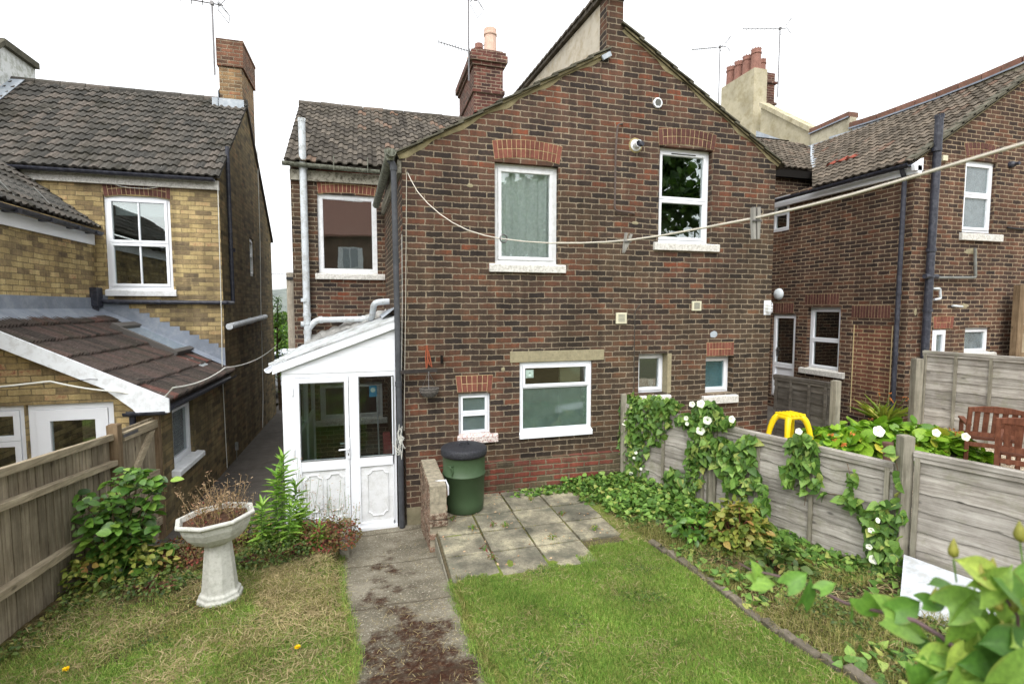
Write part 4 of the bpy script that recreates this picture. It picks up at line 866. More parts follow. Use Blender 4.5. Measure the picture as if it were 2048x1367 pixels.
# raking parapet up the main roof and the big rendered stack
c=[pX(1522,214),pX(1622,264)]; d=[V(XP,c[0].y,6.3),V(XP,c[1].y,6.3)]
rk=MB(); rk.poly([c[0],c[1],d[1],d[0]],V(.22,0,0)); rk.build('raking_parapet',RENDY,rh)
rc=MB(); coping(c,.14,rc,ex=.07); rc.build('coping',RENDY,rh)
fl=MB(); e0=PX(1512,268,XP-.02); e1=PX(1604,301,XP-.02); fl.add([e0+V(0,0,-.08),e1+V(0,0,-.08),e1+V(0,0,.1),e0+V(0,0,.1)],[(0,1,2,3)]); fl.build('lead_flashing',LEADL,rh)
s0=pX(1509,135); s1=pX(1443,168); yn,yf=s0.y,s1.y; wx=PY(1535,140,yn).x-XP; wx2=PY(1553,140,yn).x-XP
sm=MB(); zt=s0.z; sm.poly([V(XP,yn,5.6),V(XP,yn,zt),V(XP,yf,zt),V(XP,yf+.0,5.6)],V(wx,0,0)); 
sm.box(XP-.05,XP+wx+.03,yn-.05,yn+.12,5.6,zt-1.75)
stk=sm.build('chimney',RENDY,rh)
sb=MB(); sb.box(XP+wx+.002,XP+wx2,yn+.05,yf,5.6,zt-.06); 
for zz in (zt-.4,zt-1.05): sb.box(XP+wx+.002,XP+wx2+.06,yn,yf,zz,zz+.07)
sb.build('brick_half',BR_C,stk)
for i in range(4): pot(stk,V(XP+.22,yn+.2+i*(yf-yn-.4)/3,zt),.16,.62 if i else .66,POT)
pot(stk,V(XP+wx+.18,yn+.5,zt-.06),.16,.58,POT)
aerial('tv aerial with eight rods on a tall pole bracketed to the cream rendered chimney',V(XP+wx2+.08,yn,zt-.8),2.1,(-1,.05,-.12),1.35,n=8)
aerial('tv aerial on a thin pole standing left of the cream chimney behind the gable slope',PD(1437,205,16.5)-V(0,0,1),2.75,(-1,.1,-.17),1.0,n=12)
# windows, door
window(rh,FM,rF,[(0,.53),(.53,1)],.06,.05,.045,UPVC,glass=GLASS_R,sill=(FM.uv(1918,472)[0],FM.uv(2001,472)[0],FM.uv(1960,482)[1],FM.uv(1960,468)[1],.05),label='upstairs window of the right neighbour with pale glass')
arch(rh,FM,FM.uv(1928,290)[0],FM.uv(2000,290)[0],FM.uv(1932,318)[0],FM.uv(1994,318)[0],FM.uv(1962,285)[1],FM.uv(1962,312)[1],.04,n=9,mat=ARCHB)
arch(rh,FM,FM.uv(1866,640)[0],FM.uv(1908,640)[0],FM.uv(1867,656)[0],FM.uv(1905,656)[0],FM.uv(1886,632)[1],FM.uv(1886,657)[1],.0,n=6)
window(rh,FM,rH,[(0,1)],.06,.03,.045,UPVC,glass=GLASS_R,sill=(rH[0]-.05,rH[1]+.1,rH[2]-.05,rH[2]+.01,.05),label='small square window with a vertical blind')
window(rh,FM,rI,[(0,1)],.0,.03,.045,UPVC,glass=GLASS_R,label='small tilted window behind the black pipe')
W_=window(rh,RS,rW2,[(0,.48),(.48,1)],.09,.05,.04,UPVC,sill=(rW2[0]-.15,rW2[1]+.12,rW2[2]-.1,rW2[2]+.01,.06),sillmat=PAINT,label='kitchen window with bottles along its inner sill')
cols=[(120,170,170),(196,120,130),(230,232,220),(224,228,236),(80,70,110),(90,140,150),(180,60,60)]
for i,c_ in enumerate(cols):
    yy=rW2[0]+.16+i*(rW2[1]-rW2[0]-.3)/6; bt=MB(); bt.lathe([(0,0),(.035,0),(.038,.1),(.03,.15),(.012,.18),(.012,.21),(.0,.21)],12,V(XR+.2,yy,rW2[2]+.08)); bt.box(XR+.17,XR+.2,yy-.008,yy+.008,rW2[2]+.28,rW2[2]+.3) if i%2 else None
    tag(bt.build('cleaning_bottle',plain('bottle_%d'%i,C3(*c_),.4,.4,.08,8)),['pale teal bottle at the far left of the neighbour kitchen sill','pink bottle beside the teal one on the neighbour kitchen sill','cream spray bottle on the neighbour kitchen sill','white spray bottle with a blue trigger on the neighbour kitchen sill','dark violet bottle on the neighbour kitchen sill','slate blue bottle on the neighbour kitchen sill','red bottle at the right end of the neighbour kitchen sill'][6-i] if False else ['pale teal bottle nearest the right edge of the neighbour kitchen window','pink bottle on the neighbour kitchen sill','cream bottle on the neighbour kitchen sill','white spray bottle on the neighbour kitchen sill','dark violet bottle on the neighbour kitchen sill','slate blue bottle on the neighbour kitchen sill','red bottle nearest the left edge of the neighbour kitchen window'][i],'bottle','bottles on the neighbour kitchen sill')
dr=window(rh,RS,rDr,[(0,1,.38,1,GLASS,True),(0,1,0,.38,UPVC,True)],.05,.035,.05,UPVC,label='half glazed white door',nm='door')
hd=MB(); RS.box(hd,rDr[1]-.13,rDr[1]-.1,ZG+.9,ZG+1.1,-.07,-.05); RS.box(hd,rDr[1]-.2,rDr[1]-.1,ZG+1.03,ZG+1.05,-.05,-.03); hd.build('handle',STEEL,dr)
window(rh,RS,rU,[(0,.5,),(.5,1)],.02,.04,.035,UPVC,label='small upstairs window standing open',glass=GLASS)
for (x0,x1,yt,yb,n,ri) in ((1543,1588,605,626,9,0),(1611,1679,587,609,12,0),(1704,1782,610,636,13,0)):
    u1,_=RS.uv(x0,yt); u0,_=RS.uv(x1,yt); z1=RS.uv((x0+x1)/2,yt)[1]; z0=RS.uv((x0+x1)/2,yb)[1]
    arch(rh,RS,u0,u1,u0,u1,z1,z0,0,rows=1,n=n,mat=ARCHB)
lp=MB(); q=RS.P(*RS.uv(1558,588)); lp.lathe([(.0,.07),(.09,.06),(.12,.035),(.13,0)],22,q,ax=V(-1,0,0)); lp.build('round_lamp',plain('opal_lamp',C3(214,222,226),.35,.4,.02,4),rh,smooth=True)
# soil pipe, downpipe, waste pipes
G=lambda x,y,n=.08: FM.P(*FM.uv(x,y,n),n)
t=G(1873,232,.1); bt=G(1855,700,.1); xx=(t.x+bt.x)/2
sp=pipe('soil_pipe',BLKP,rh,[V(xx+.02,t.y,t.z),V(xx-.02,t.y,ZG)],.06,[(V(xx,t.y,G(1870,300).z),(0,0,1)),(V(xx,t.y,G(1860,500).z),(0,0,1)),(V(xx,t.y,G(1860,552).z),(0,0,1)),(V(xx,t.y,G(1860,620).z),(0,0,1))],16)
mb=MB()
for k_ in range(12): a_=k_*math.pi/6; c_=V(xx+.02,t.y,t.z)+V(math.cos(a_)*.057,math.sin(a_)*.057,0); mb.box(c_.x-.008,c_.x+.008,c_.y-.008,c_.y+.008,c_.z-.03,c_.z+.03)
q=V(xx,t.y,G(1860,553).z); mb.build('vent_cap',BLKP,sp); MB().tube([q+V(-.14,-.02,0),q+V(.14,-.02,0)],.04,12).build('branch_fitting',BLKP,sp)
u=RS.P(RS.uv(1803,330)[0],0,.06).y
pipe('downpipe',BLKP,rh,bend([V(8.6,6.5,5.1),V(8.7,6.52,4.95),V(8.7,6.52,ZG)],.05),.036,[(V(8.7,6.52,RS.uv(1795,586)[1]),(0,0,1)),(V(8.7,6.52,RS.uv(1786,706)[1]),(0,0,1))])
pipe('waste_pipe',GREYP,rh,bend([G(1860,555,.06),G(1951,555,.06),G(1950,496,.06)],.04),.022)
pipe('waste_pipe',GRYP,rh,bend([G(1866,577,.06),G(1880,577,.06),G(1881,597,.06),G(1868,599,.06)],.03),.02)
mb=MB(); q=G(2020,330,.0); mb.lathe([(0,0),(.06,0),(.055,.05),(.03,.09),(.03,.14),(0,.14)],14,q,ax=V(0,-1,0)); mb.build('boiler_flue',BLKP,rh)
mb=MB(); q=G(1886,317,0); FM.box(mb,q.x-.05,q.x+.06,q.z-.045,q.z+.045,0,.04); mb.build('alarm_box',IV,rh,bev=.004)
mb=MB(); mb.tube([G(1905,611,.02),G(1925,613,.06)],.02,8); mb.build('pipe_stub',GRYP,rh)
mb=MB(); mb.tube([G(2015,455,.02),G(2060,460,.02)],.016,6); mb.build('cable',CBLB,rh)
for (x,y,w_,h_) in ((1945,503,16,5),(1930,612,8,5),(1831,623,3,6)):
    q=G(x,y,.003); mb=MB(); s=(FM.uv(x+10,y)[0]-FM.uv(x,y)[0])/10; n=15
    mb.add([q+V(math.cos(i*6.283/n)*w_*s*(.6+.5*rnd.random()),0,math.sin(i*6.283/n)*h_*s*(.6+.5*rnd.random())) for i in range(n)]+[q+V(0,-.004,0)],[(i,(i+1)%n,n) for i in range(n)]); mb.build('mortar_patch',CONC,rh)
# ================= ground =================
def interp(y,T):
    if y<=T[0][0]: return T[0][1]
    for (a,b),(c,d) in zip(T,T[1:]):
        if y<=c: return b+(d-b)*(y-a)/(c-a)
    return T[-1][1]
TP=[(-9,2.3),(0,.86),(3,.45),(4.4,.29),(4.9,.2),(6.05,0),(9,0)]
TL=[(-9,2.3),(0,.86),(3,.46),(4.4,.36),(5.6,.27),(6.25,.16),(6.7,0.0),(9,-.02)]
TR=[(-9,2.3),(0,.86),(3,.47),(4.3,.345),(6.4,.34),(6.6,-.02)]
def pathx(y): 
    return (-.30+.05*math.sin(y*2)+(.14 if y<3.4 else .14*max(0,(4.2-y)/.8) if y<4.2 else 0), .665+.02*math.sin(y*3))
def gz(x,y):
    a,b=pathx(y)
    l=interp(y,TL); p=interp(y,TP); r=interp(y,TR)
    def sm(t): t=max(0,min(1,t)); return t*t*(3-2*t)
    if x<a: return p+(l-p)*sm((a-x)/.12)
    if x>b: return p+(r-p)*sm((x-b)/.05)
    return p
def fence_x(y): return 3.66+(5.73-y)*.3245
lawnm=NB('garden_ground'); p=lawnm.pos()
s=lawnm.n('SeparateXYZ'); lawnm.l(p,s.inputs[0])
c1=lawnm.ramp(lawnm.noise(p,3.0,6,.7),[(.3,C3(84,100,44)),(.5,C3(104,120,54)),(.7,C3(128,136,70))])
c2=lawnm.ramp(lawnm.noise(p,7,7,.75),[(.3,C3(58,50,36)),(.5,C3(86,76,52)),(.7,C3(124,110,80))])
mx_=lawnm.math('ADD',lawnm.math('MULTIPLY',lawnm.math('GREATER_THAN',s.outputs[0],.6),.35),lawnm.math('MULTIPLY',lawnm.math('LESS_THAN',s.outputs[1],4.4),.1))
ff=lawnm.ramp(lawnm.math('ADD',lawnm.noise(p,1.4,5,.7),mx_),[(.55,K1),(.75,W1)])
bed=lawnm.math('GREATER_THAN',s.outputs[0],2.8); ff=lawnm.math('MULTIPLY',ff,lawnm.math('SUBTRACT',1.0,bed))
lawnm.bump(lawnm.noise(p,40,8,.8),1,.02); lawnm.fin(lawnm.mix(ff,c2,c1),.95,.05)
def grid(name,mat,xs,ys,zf_,kind='structure',rough=.012,sc=6):
    nx,ny=len(xs),len(ys); vs=[]
    for y in ys:
        for x in xs: vs.append((x,y,zf_(x,y)+noise.noise(V(x*sc,y*sc,1))*rough))
    mb=MB(); mb.add(vs,[(j*nx+i,j*nx+i+1,(j+1)*nx+i+1,(j+1)*nx+i) for j in range(ny-1) for i in range(nx-1)])
    return tag(mb.build(name,mat,smooth=True),kind=kind)
def lin(a,b,s): n=max(1,round((b-a)/s)); return [a+(b-a)*i/n for i in range(n+1)]
big=NB('far_ground'); big.fin(big.ramp(big.noise(big.pos(),.05,6),[(.35,C3(78,88,56)),(.65,C3(120,116,96))]),.95,.05)
MB().add([V(-900,-900,-.35),V(900,-900,-.35),V(900,900,-.35),V(-900,900,-.35)],[(0,1,2,3)]).build('ground',big.m)['kind']='structure'
grid('lawn',lawnm.m,lin(-6,-2.9,.5)+lin(-2.8,-.45,.07)+lin(-.42,.85,.045)+lin(.9,3.2,.07)+lin(3.25,5.6,.1),lin(-9,1.4,.5)+lin(1.5,6.38,.055),lambda x,y: gz(x,y) if not(.9<x<2.55 and 4.6<y) else .28)
# rough ground left, beyond the fence, and the alley
conc=NB('rough_concrete'); p=conc.pos(); s=conc.n('SeparateXYZ'); conc.l(p,s.inputs[0])
c=conc.ramp(conc.noise(p,2.2,7,.7),[(.3,C3(84,79,67)),(.5,C3(118,112,97)),(.7,C3(150,144,128))])
c=conc.mix(conc.math('MULTIPLY',conc.ramp(conc.noise(p,60,3,.6),[(.58,K1),(.66,W1)]),.8),c,C3(186,180,164)); c=conc.mix(conc.ramp(conc.noise(p,38,4,.7),[(.58,K1),(.7,W1)]),c,C3(84,76,62))
cxn=conc.math('ABSOLUTE',conc.math('SUBTRACT',s.outputs[0],.2)); mo=conc.math('SUBTRACT',conc.math('ADD',conc.noise(p,2.3,8,.78),conc.math('ADD',.03,conc.math('MULTIPLY',conc.math('MAXIMUM',conc.math('SUBTRACT',3.75,s.outputs[1]),0.0),.22))),conc.math('ADD',conc.math('MULTIPLY',conc.math('MAXIMUM',conc.math('SUBTRACT',s.outputs[1],3.6),0.0),.06),conc.math('MULTIPLY',conc.math('MULTIPLY',cxn,cxn),1.1))); mo=conc.math('MULTIPLY',conc.ramp(mo,[(.47,K1),(.56,W1)]),conc.ramp(conc.noise(p,21,6,.8),[(.3,(.45,)*3+(1,)),(.55,W1)]))
mcol=conc.ramp(conc.noise(p,28,7,.8),[(.3,C3(38,26,20)),(.55,C3(70,46,34)),(.72,C3(124,100,74))]); c=conc.mix(mo,c,mcol)
sd=conc.n('MapRange'); 
crk=conc.n('TexWave',wave_type='BANDS',bands_direction='Y'); conc.l(p,crk.inputs[0]); crk.inputs['Scale'].default_value=.3; crk.inputs['Distortion'].default_value=2.2; crk.inputs['Detail'].default_value=4
c=conc.mix(conc.math('MULTIPLY',conc.ramp(crk.outputs['Fac'],[(.0,W1),(.004,K1)]),.6),c,C3(70,60,48))
h=conc.math('ADD',conc.noise(p,60,7,.8),conc.math('MULTIPLY',mo,conc.noise(p,35,6,.8))); conc.bump(h,1,.012); conc.fin(c,.95,.1)
grid('garden_path',conc.m,[0,.2,.4,.6,.8,1],lin(-9,1.4,.6)+lin(1.5,6.4,.05),lambda x,y:0,rough=0)
o=bpy.data.objects['garden_path']
for v in o.data.vertices:
    f,y=v.co.x,v.co.y; a,b=pathx(y); e=.02*noise.noise(V(f*9,y*7,3)); v.co.x=a+(b-a)*f+(e if f in(0,1) else 0); v.co.z=interp(y,TP)+.012+.01*noise.noise(V(v.co.x*3,y*3,0))
asph=plain('alley_concrete',C3(84,80,75),.9,.15,.15,3,.006,dirt=C3(70,64,56),dirtamt=.5)
grid('alley_path',asph,lin(-2.6,.45,.3),lin(6.36,16,.5),lambda x,y:.004 if y<9 else .004+.0*(y-9),rough=.004)
grid('yard',asph,lin(-8,-2.55,.6),lin(3,7.2,.5),lambda x,y:-.01,rough=.004)
grid('car_park',asph,lin(-30,6,4),lin(16,60,4),lambda x,y:-.02,rough=0)
# patio
slabm=NB('weathered_slab'); p=slabm.pos(); r_=slabm.rnd()
c=slabm.ramp(slabm.noise(p,3.2,7,.7),[(.32,C3(72,72,64)),(.48,C3(124,120,106)),(.64,C3(172,166,142))])
c=slabm.mix(slabm.ramp(slabm.noise(p,75,4,.75),[(.52,K1),(.66,W1)]),c,C3(104,98,84)); c=slabm.mix(1,c,slabm.ramp(r_,[(0,(.8,.8,.8,1)),(1,(1.12,1.1,1.05,1))]),'MULTIPLY')
c=slabm.mix(slabm.math('MULTIPLY',slabm.ramp(slabm.noise(p,2.4,8,.75),[(.5,K1),(.62,W1)]),.75),c,C3(92,92,80))
slabm.bump(slabm.noise(p,90,6,.8),.8,.004); slabm.fin(c,.92,.12)
XS=[.655,1.12,1.60,2.09,2.58]; YS=[4.30,4.77,5.235,5.70,6.16,6.37]
mb=MB()
for i in range(4):
    for j in range(5):
        if (i==3 and j==0): continue
        a=rnd.uniform(-.006,.006); b_=rnd.uniform(-.006,.006); g=.009
        x0,x1,y0,y1=XS[i]+g+rnd.uniform(0,.008),XS[i+1]-g,YS[j]+g,YS[j+1]-g-rnd.uniform(0,.008); z=.35
        cut=(i==0 and j==2)
        mb.add([V(x0,y0,z-.05),V(x1,y0,z-.05),V(x1,y1,z-.05),V(x0,y1,z-.05),V(x0,y0,z+a),V(x1,y0,z+b_),V(x1,y1,z-a),V(x0,y1,z-b_)],[(0,3,2,1),(4,5,6,7),(0,1,5,4),(1,2,6,5),(2,3,7,6),(3,0,4,7)])
tag(mb.build('patio',slabm.m,bev=.006),kind='structure')
MB().box(.645,2.6,4.33,6.37,-.05,.325).build('patio_base',plain('slab_bedding',C3(92,84,66),.95,.05,.25,12,.01))['kind']='structure'
kb=MB(); kb.box(.632,.648,4.34,5.36,-.05,.30); kb.box(-.37,-.27,5.55,6.3,-.05,.24); tag(kb.build('path_kerb',plain('old_kerb',C3(140,136,122),.95,.1,.2,10,.01,dirt=C3(84,80,64)),bev=.012),kind='structure')
# neighbour's garden ground (higher)
gravel=NB('neighbour_gravel'); p=gravel.pos(); vo=gravel.n('TexVoronoi'); gravel.l(p,vo.inputs['Vector']); vo.inputs['Scale'].default_value=55
gravel.fin(gravel.ramp(vo.outputs['Color'],[(.2,C3(130,112,90)),(.5,C3(176,160,136)),(.8,C3(214,204,186))]),.9,.1); gravel.bump(vo.outputs[0],1,.01)
mb=MB(); P=[V(3.5,6.39),V(3.78,5.6),V(4.6,3.1),V(5.4,.6),V(16,.6),V(16,6.39)]
P=[V(a.x,a.y,.8) for a in P]; mb.poly(P,V(0,0,-.9)); tag(mb.build('neighbour_ground',gravel.m),kind='structure')
MB().box(5.97,8.76,6.39,9.4,-.1,.548).build('neighbour_passage',asph)['kind']='structure'
# distant hill, pole, conifers, parked car
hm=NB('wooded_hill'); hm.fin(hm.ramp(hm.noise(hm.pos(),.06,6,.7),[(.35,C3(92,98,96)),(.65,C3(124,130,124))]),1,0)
xs=lin(-190,40,3); mb=MB(); vs=[]
for x in xs: 
    h=14+5*math.sin(x*.03+2.0)+2.5*noise.noise(V(x*.09,0,0))+1.6*noise.noise(V(x*.5,4,0)); vs+=[(x,330,-2),(x,350+10*noise.noise(V(x*.1,2,0)),h*.7),(x,380,h),(x,430,-2)]
mb.add(vs,[(4*i+k,4*i+4+k,4*i+5+k,4*i+1+k) for i in range(len(xs)-1) for k in range(3)]); tag(mb.build('hill',hm.m,smooth=True),kind='structure')
pp_=PY(583,614,22); up=thing('utility_pole','grey wooden utility pole standing behind the alley between the houses','utility pole',(pp_.x,22,0)); 
mb=MB(); mb.tube([V(pp_.x,22,-.3),V(pp_.x-.03,22,PY(583,545,22).z)],.16,12,r2=.13); mb.build('pole',wood('pole_wood',[C3(110,102,90),C3(150,142,128),C3(172,164,150)],'z'),up)
mb=MB(); mb.tube([V(pp_.x,21.8,4.1),V(pp_.x-8,21,4.0)],.012,5); mb.box(pp_.x-.14,pp_.x+.14,21.82,21.95,3.9,4.0); mb.build('wire',CBLB,up)
cp_=PY(560,705,17.5); cz=-.02
car=thing('parked_car','white parked car glimpsed between the yellow brick wall and the white porch','car',(cp_.x,17.5,cz))
X0=cp_.x-1.6; mb=MB()
prof=[(0,.35),(0,.75),(.15,.95),(.9,1.02),(1.5,1.42),(2.9,1.45),(3.6,1.05),(4.1,.98),(4.25,.6),(4.2,.35)]
mb.poly([V(X0+a,16.7,cz+b) for a,b in prof],V(0,1.7,0)); mb.build('body',plain('white_car_paint',C3(214,220,226),.25,.5,.03,3),car,bev=.06)
mb=MB(); mb.poly([V(X0+a,16.68,cz+b) for a,b in [(1.05,1.04),(1.55,1.36),(2.85,1.39),(3.45,1.06)]],V(0,1.74,0)); mb.build('side_window',plain('dark_car_glass',C3(70,84,90),.1,.6,.05,3),car)
for x in (.8,3.4):
    mb=MB(); mb.lathe([(0,-.1),(.32,-.1),(.33,.1),(0,.1)],20,V(X0+x,16.72,cz+.32),ax=V(0,1,0)); w_=mb.build('wheel',CBLB,car); mb=MB(); mb.lathe([(0,.0),(.18,.0),(.2,.02),(0,.03)],14,V(X0+x,16.62,cz+.32),ax=V(0,-1,0)); mb.build('rim',STEEL,w_)
# ================= porch =================
po=thing('lean_to_porch','white plastic lean-to porch with a half glazed door beside the wing wall','porch',(-.35,6.42,0))
PP=Plane((0,6.42,0),(1,0,0),(0,-1,0)); a0=-1.03; a1=.285
zT=PP.uv(640,746)[1]; 
def ur(x0,y0,x1,y1): return PP.rect(x0,y0,x1,y1)
d0,d1=PP.uv(588,900)[0],PP.uv(700,900)[0]; m1=PP.uv(717,900)[0]
zb_=.05
fr=MB(); PP.box(fr,a0,a0+.13,0,zT,-.06,0); PP.box(fr,a0+.13,d0,0,zT,-.06,-.012); PP.box(fr,d1,m1,zb_,zT,-.06,-.002); PP.box(fr,a1-.05,a1,zb_,zT,-.06,0); PP.box(fr,a0,a1,zT,zT+.10,-.065,.006); PP.box(fr,d0,d1,zT-.05,zT,-.06,-.002); PP.box(fr,m1,a1-.05,zT-.05,zT,-.06,-.002)
PP.box(fr,d0-.02,a1,0,zb_,-.08,.04)
fr.build('frame',UPVC,po,bev=.004)
rg=ur(601,765,689,919); rp=ur(601,940,691,1036); sg=ur(719,752,787,911); sp_=ur(722,930,789,1041)
rp[0],rp[1]=rg[0],rg[1]; rp[2]=.22
gk=MB(); frame_bars(gk,PP,rg[0]-.006,rg[1]+.006,rg[2]-.006,rg[3]+.006,.012,.0125,.0145); frame_bars(gk,PP,sg[0]-.006,sg[1]+.006,sg[2]-.006,sg[3]+.006,.012,.0125,.0145); gk.build('glazing_seal',plain('grey_seal',C3(90,92,92),.7,.2,.05,9),po)
def leaf(name,u0,u1,z0,z1,gr,pr,npan,lab=None):
    mb=MB(); n0,n1=-.05,.012
    PP.box(mb,u0,gr[0],z0,z1,n0,n1); PP.box(mb,gr[1],u1,z0,z1,n0,n1); PP.box(mb,gr[0],gr[1],gr[3],z1,n0,n1); PP.box(mb,gr[0],gr[1],pr[3],gr[2],n0,n1); PP.box(mb,gr[0],gr[1],z0,pr[2],n0,n1)
    o=mb.build(name,UPVC,po,bev=.004,label=lab)
    g=MB(); PP.box(g,gr[0],gr[1],gr[2],gr[3],-.02,-.014); g.build('pane',GLASS_IN,o)
    g=MB(); PP.box(g,gr[0],gr[1],pr[2],pr[3],-.03,-.008)
    w=(gr[1]-gr[0])/npan
    for k in range(npan):   # raised moulding with scooped corners
        A,B,Cc,D=gr[0]+w*k+w*.2,gr[0]+w*(k+1)-w*.2,pr[2]+.07,pr[3]-.05
        if npan>1: A,B=gr[0]+w*k+w*.1,gr[0]+w*(k+1)-w*.1
        s=.055; P=[(A,Cc+s),(A,D-s)]+[(A+s*math.sin(t)*1.0,D-s*math.cos(t)) for t in (.5,1.0,1.45)]+[(B-s*math.sin(t),D-s*math.cos(t)) for t in (1.45,1.0,.5)]+[(B,D-s),(B,Cc+s)]+[(B-s*math.sin(t),Cc+s*math.cos(t)) for t in (.5,1.0,1.45)]+[(A+s*math.sin(t),Cc+s*math.cos(t)) for t in (1.45,1.0,.5)]
        P.append(P[0]); 
        g.tube([PP.P(x,z,-.006) for x,z in P],.011,6)
    g.build('panel',UPVCD,o)
    return o
dr=leaf('door',d0+.005,d1-.005,zb_+.012,zT-.055,rg,rp,2,'half glazed white door')
leaf('side_screen',m1,a1-.05,zb_,zT-.05,sg,sp_,1)
for zz in (.25,1.0,1.75): MB().box(d0-.004,d0+.012,6.39,6.42,zz,zz+.1).build('hinge',UPVCD,dr)
h=MB(); q=PP.P(*PP.uv(697,895),.012); h.box(q.x-.016,q.x+.016,q.y-.012,q.y,q.z-.13,q.z+.13); h.tube([q+V(0,0,.0),q+V(0,-.05,0),q+V(-.11,-.05,-.005)],.01,8); h.tube([q+V(0,.03,.04),q+V(0,.09,.04),q+V(-.1,.09,.04)],.01,8); hh=h.build('handle',UPVC,dr); h=MB(); h.box(q.x-.005,q.x+.005,q.y-.015,q.y-.012,q.z-.09,q.z-.06); h.build('keyhole',DARK,hh)
# gable cladding, roof
zR=2.62
def zr(x): return zT+.14+(zR-zT-.14)*(x-a0)/(a1-a0)
cl=MB(); z=zT+.103
while z<zR:
    xl=a0+(a1-a0)*max(0,(z-zT-.14)/(zR-zT-.14)); xl2=a0+(a1-a0)*max(0,(z+.1-zT-.14)/(zR-zT-.14))
    if xl2<a1-.05:
        cl.poly([PP.P(xl,z,0),PP.P(a1,z,0),PP.P(a1,min(z+.094,zR),0),PP.P(xl2,z+.094,0)],V(0,.03,0))
    z+=.1
cl.build('cladding',UPVC,po,bev=.003)
cb=MB(); cb.poly([PP.P(a0,zT+.1,-.005),PP.P(a1,zT+.1,-.005),PP.P(a1,zR,-.005),PP.P(a0,zr(a0),-.005)],V(0,.03,0)); cb.build('gable_backing',UPVC,po)
fb=MB(); fb.poly([V(a0-.09,6.37,zr(a0-.09)-.1),V(a1+.04,6.37,zR-.07),V(a1+.04,6.37,zR+.03),V(a0-.09,6.37,zr(a0-.09)+.0)],V(0,.03,0)); fb.build('fascia',UPVC,po)
sv=V(a1-a0,0,zR-zT-.14).normalized(); nn=V(-sv.z,0,sv.x); O=V(a0-.12,6.36,zr(a0-.12)+.012); L=(a1-a0+.17)/sv.x; mb=MB()
mb.obox(O,sv,V(0,1,0),nn,0,L,0,2.98,0,.016)
for i in range(9):
    y=.02+i*.36; mb.obox(O,sv,V(0,1,0),nn,0,L,y,y+.045,.016,.034)
pm=NB('polycarbonate'); pc_=pm.ramp(pm.noise(pm.pos(),6,6,.7),[(.35,C3(170,172,166)),(.55,C3(222,226,228))]); pm.fin(pc_,.35,.4); tr_=pm.n('BsdfTransparent'); mx1=pm.n('MixShader'); mx1.inputs[0].default_value=.45; pm.l(pm.b.outputs[0],mx1.inputs[1]); pm.l(tr_.outputs[0],mx1.inputs[2]); pm.l(mx1.outputs[0],pm.out.inputs[0])
mb.build('roof',pm.m,po)
gutter('gutter',UPVC,po,V(a0-.13,6.36,zr(a0-.13)-.02),V(a0-.13,9.36,zr(a0-.13)-.02),.045,V(-1,0,0))
fl=MB()
for i in range(24):
    y0=7.2+i*.09; fl.add([V(.35,y0,zR+.18+rnd.uniform(-.01,.01)),V(.35,y0+.09,zR+.18+rnd.uniform(-.01,.01)),V(.15,y0+.09,zR+.03+rnd.uniform(-.01,.02)),V(.15,y0,zR+.03+rnd.uniform(-.01,.02))],[(0,1,2,3)])
fx=MB(); K=26; vs=[]
for i in range(K+1):
    x=a0-.05+(a1-a0+.05)*i/K; vs+=[V(x,9.38,zr(x)+.16+.02*math.sin(i*1.7)),V(x,9.28,zr(x)+.1+.02*math.sin(i*2.1)),V(x,9.02,zr(x)+.045+rnd.uniform(0,.012))]
fx.add(vs,[(3*i+k,3*i+3+k,3*i+4+k,3*i+1+k) for i in range(K) for k in (0,1)])
fx.build('flashing_tape',plain('foil_tape',C3(190,190,186),.35,.5,.15,20,.01,metal=.4),po); fl.build('wall_flashing',LEADL,po)
# left side of the porch: dwarf frame and glass
LSd=Plane((a0,0,0),(0,1,0),(-1,0,0)); sm=MB()
for y in (6.48,7.4,8.35,9.3): LSd.box(sm,y,y+.07,0,zT+.1,-.06,0)
for z0,z1 in ((0,.08),(.95,1.02),(zT,zT+.1)): LSd.box(sm,6.5,9.36,z0,z1,-.05,.0)
sm.build('side_frame',UPVC,po); g=MB(); LSd.box(g,6.5,9.36,1.02,zT,-.03,-.024); g.build('side_glass',GLASS_IN,po); g=MB(); LSd.box(g,6.5,9.36,.08,.95,-.03,-.02); g.build('side_panel',UPVCD,po)
# inside the porch
cd_=MB(); q=PP.P(*PP.uv(746,783),-.05); cd_.box(q.x-.045,q.x+.045,q.y,q.y+.003,q.z-.07,q.z+.07); o=tag(cd_.build('hanging_card',plain('blue_card',C3(70,150,196),.6,.3,.1,6)),'small blue and white card hanging inside the porch side screen','card')
cd_=MB(); cd_.lathe([(0,.001),(.03,.001),(.03,0)],14,q+V(0,-.002,.015),ax=V(0,-1,0)); k=cd_.build('card_disc',plain('card_white',C3(220,226,224),.6,.3,.15,40),o)
mpo=thing('mop','grey mop with a pale handle leaning inside the porch','mop',(.12,8.9,.02)); mb=MB(); mb.tube([V(.1,8.85,.2),V(.08,9.2,1.25)],.012,8); mb.build('handle',GRYP,mpo); mb=MB()
for i in range(40): a=rnd.uniform(0,6.28); r=rnd.uniform(.02,.14); mb.tube([V(.1,8.85,.22),V(.1+r*.6*math.cos(a),8.85+r*.6*math.sin(a),.12),V(.1+r*math.cos(a),8.85+r*math.sin(a),.02)],.008,4)
mb.build('mop_head',plain('mop_yarn',C3(120,124,130),.95,.1,.2,20),mpo)
rb=MB(); 
for i in range(5): rb.box(.16,.28,7.6+i*.22,7.79+i*.22,.02,.7+.0*i)
tag(rb.build('red_storage_box',plain('faded_red',C3(168,84,84),.7,.2,.1,8),bev=.02),'faded red box standing along the wall inside the porch','box')
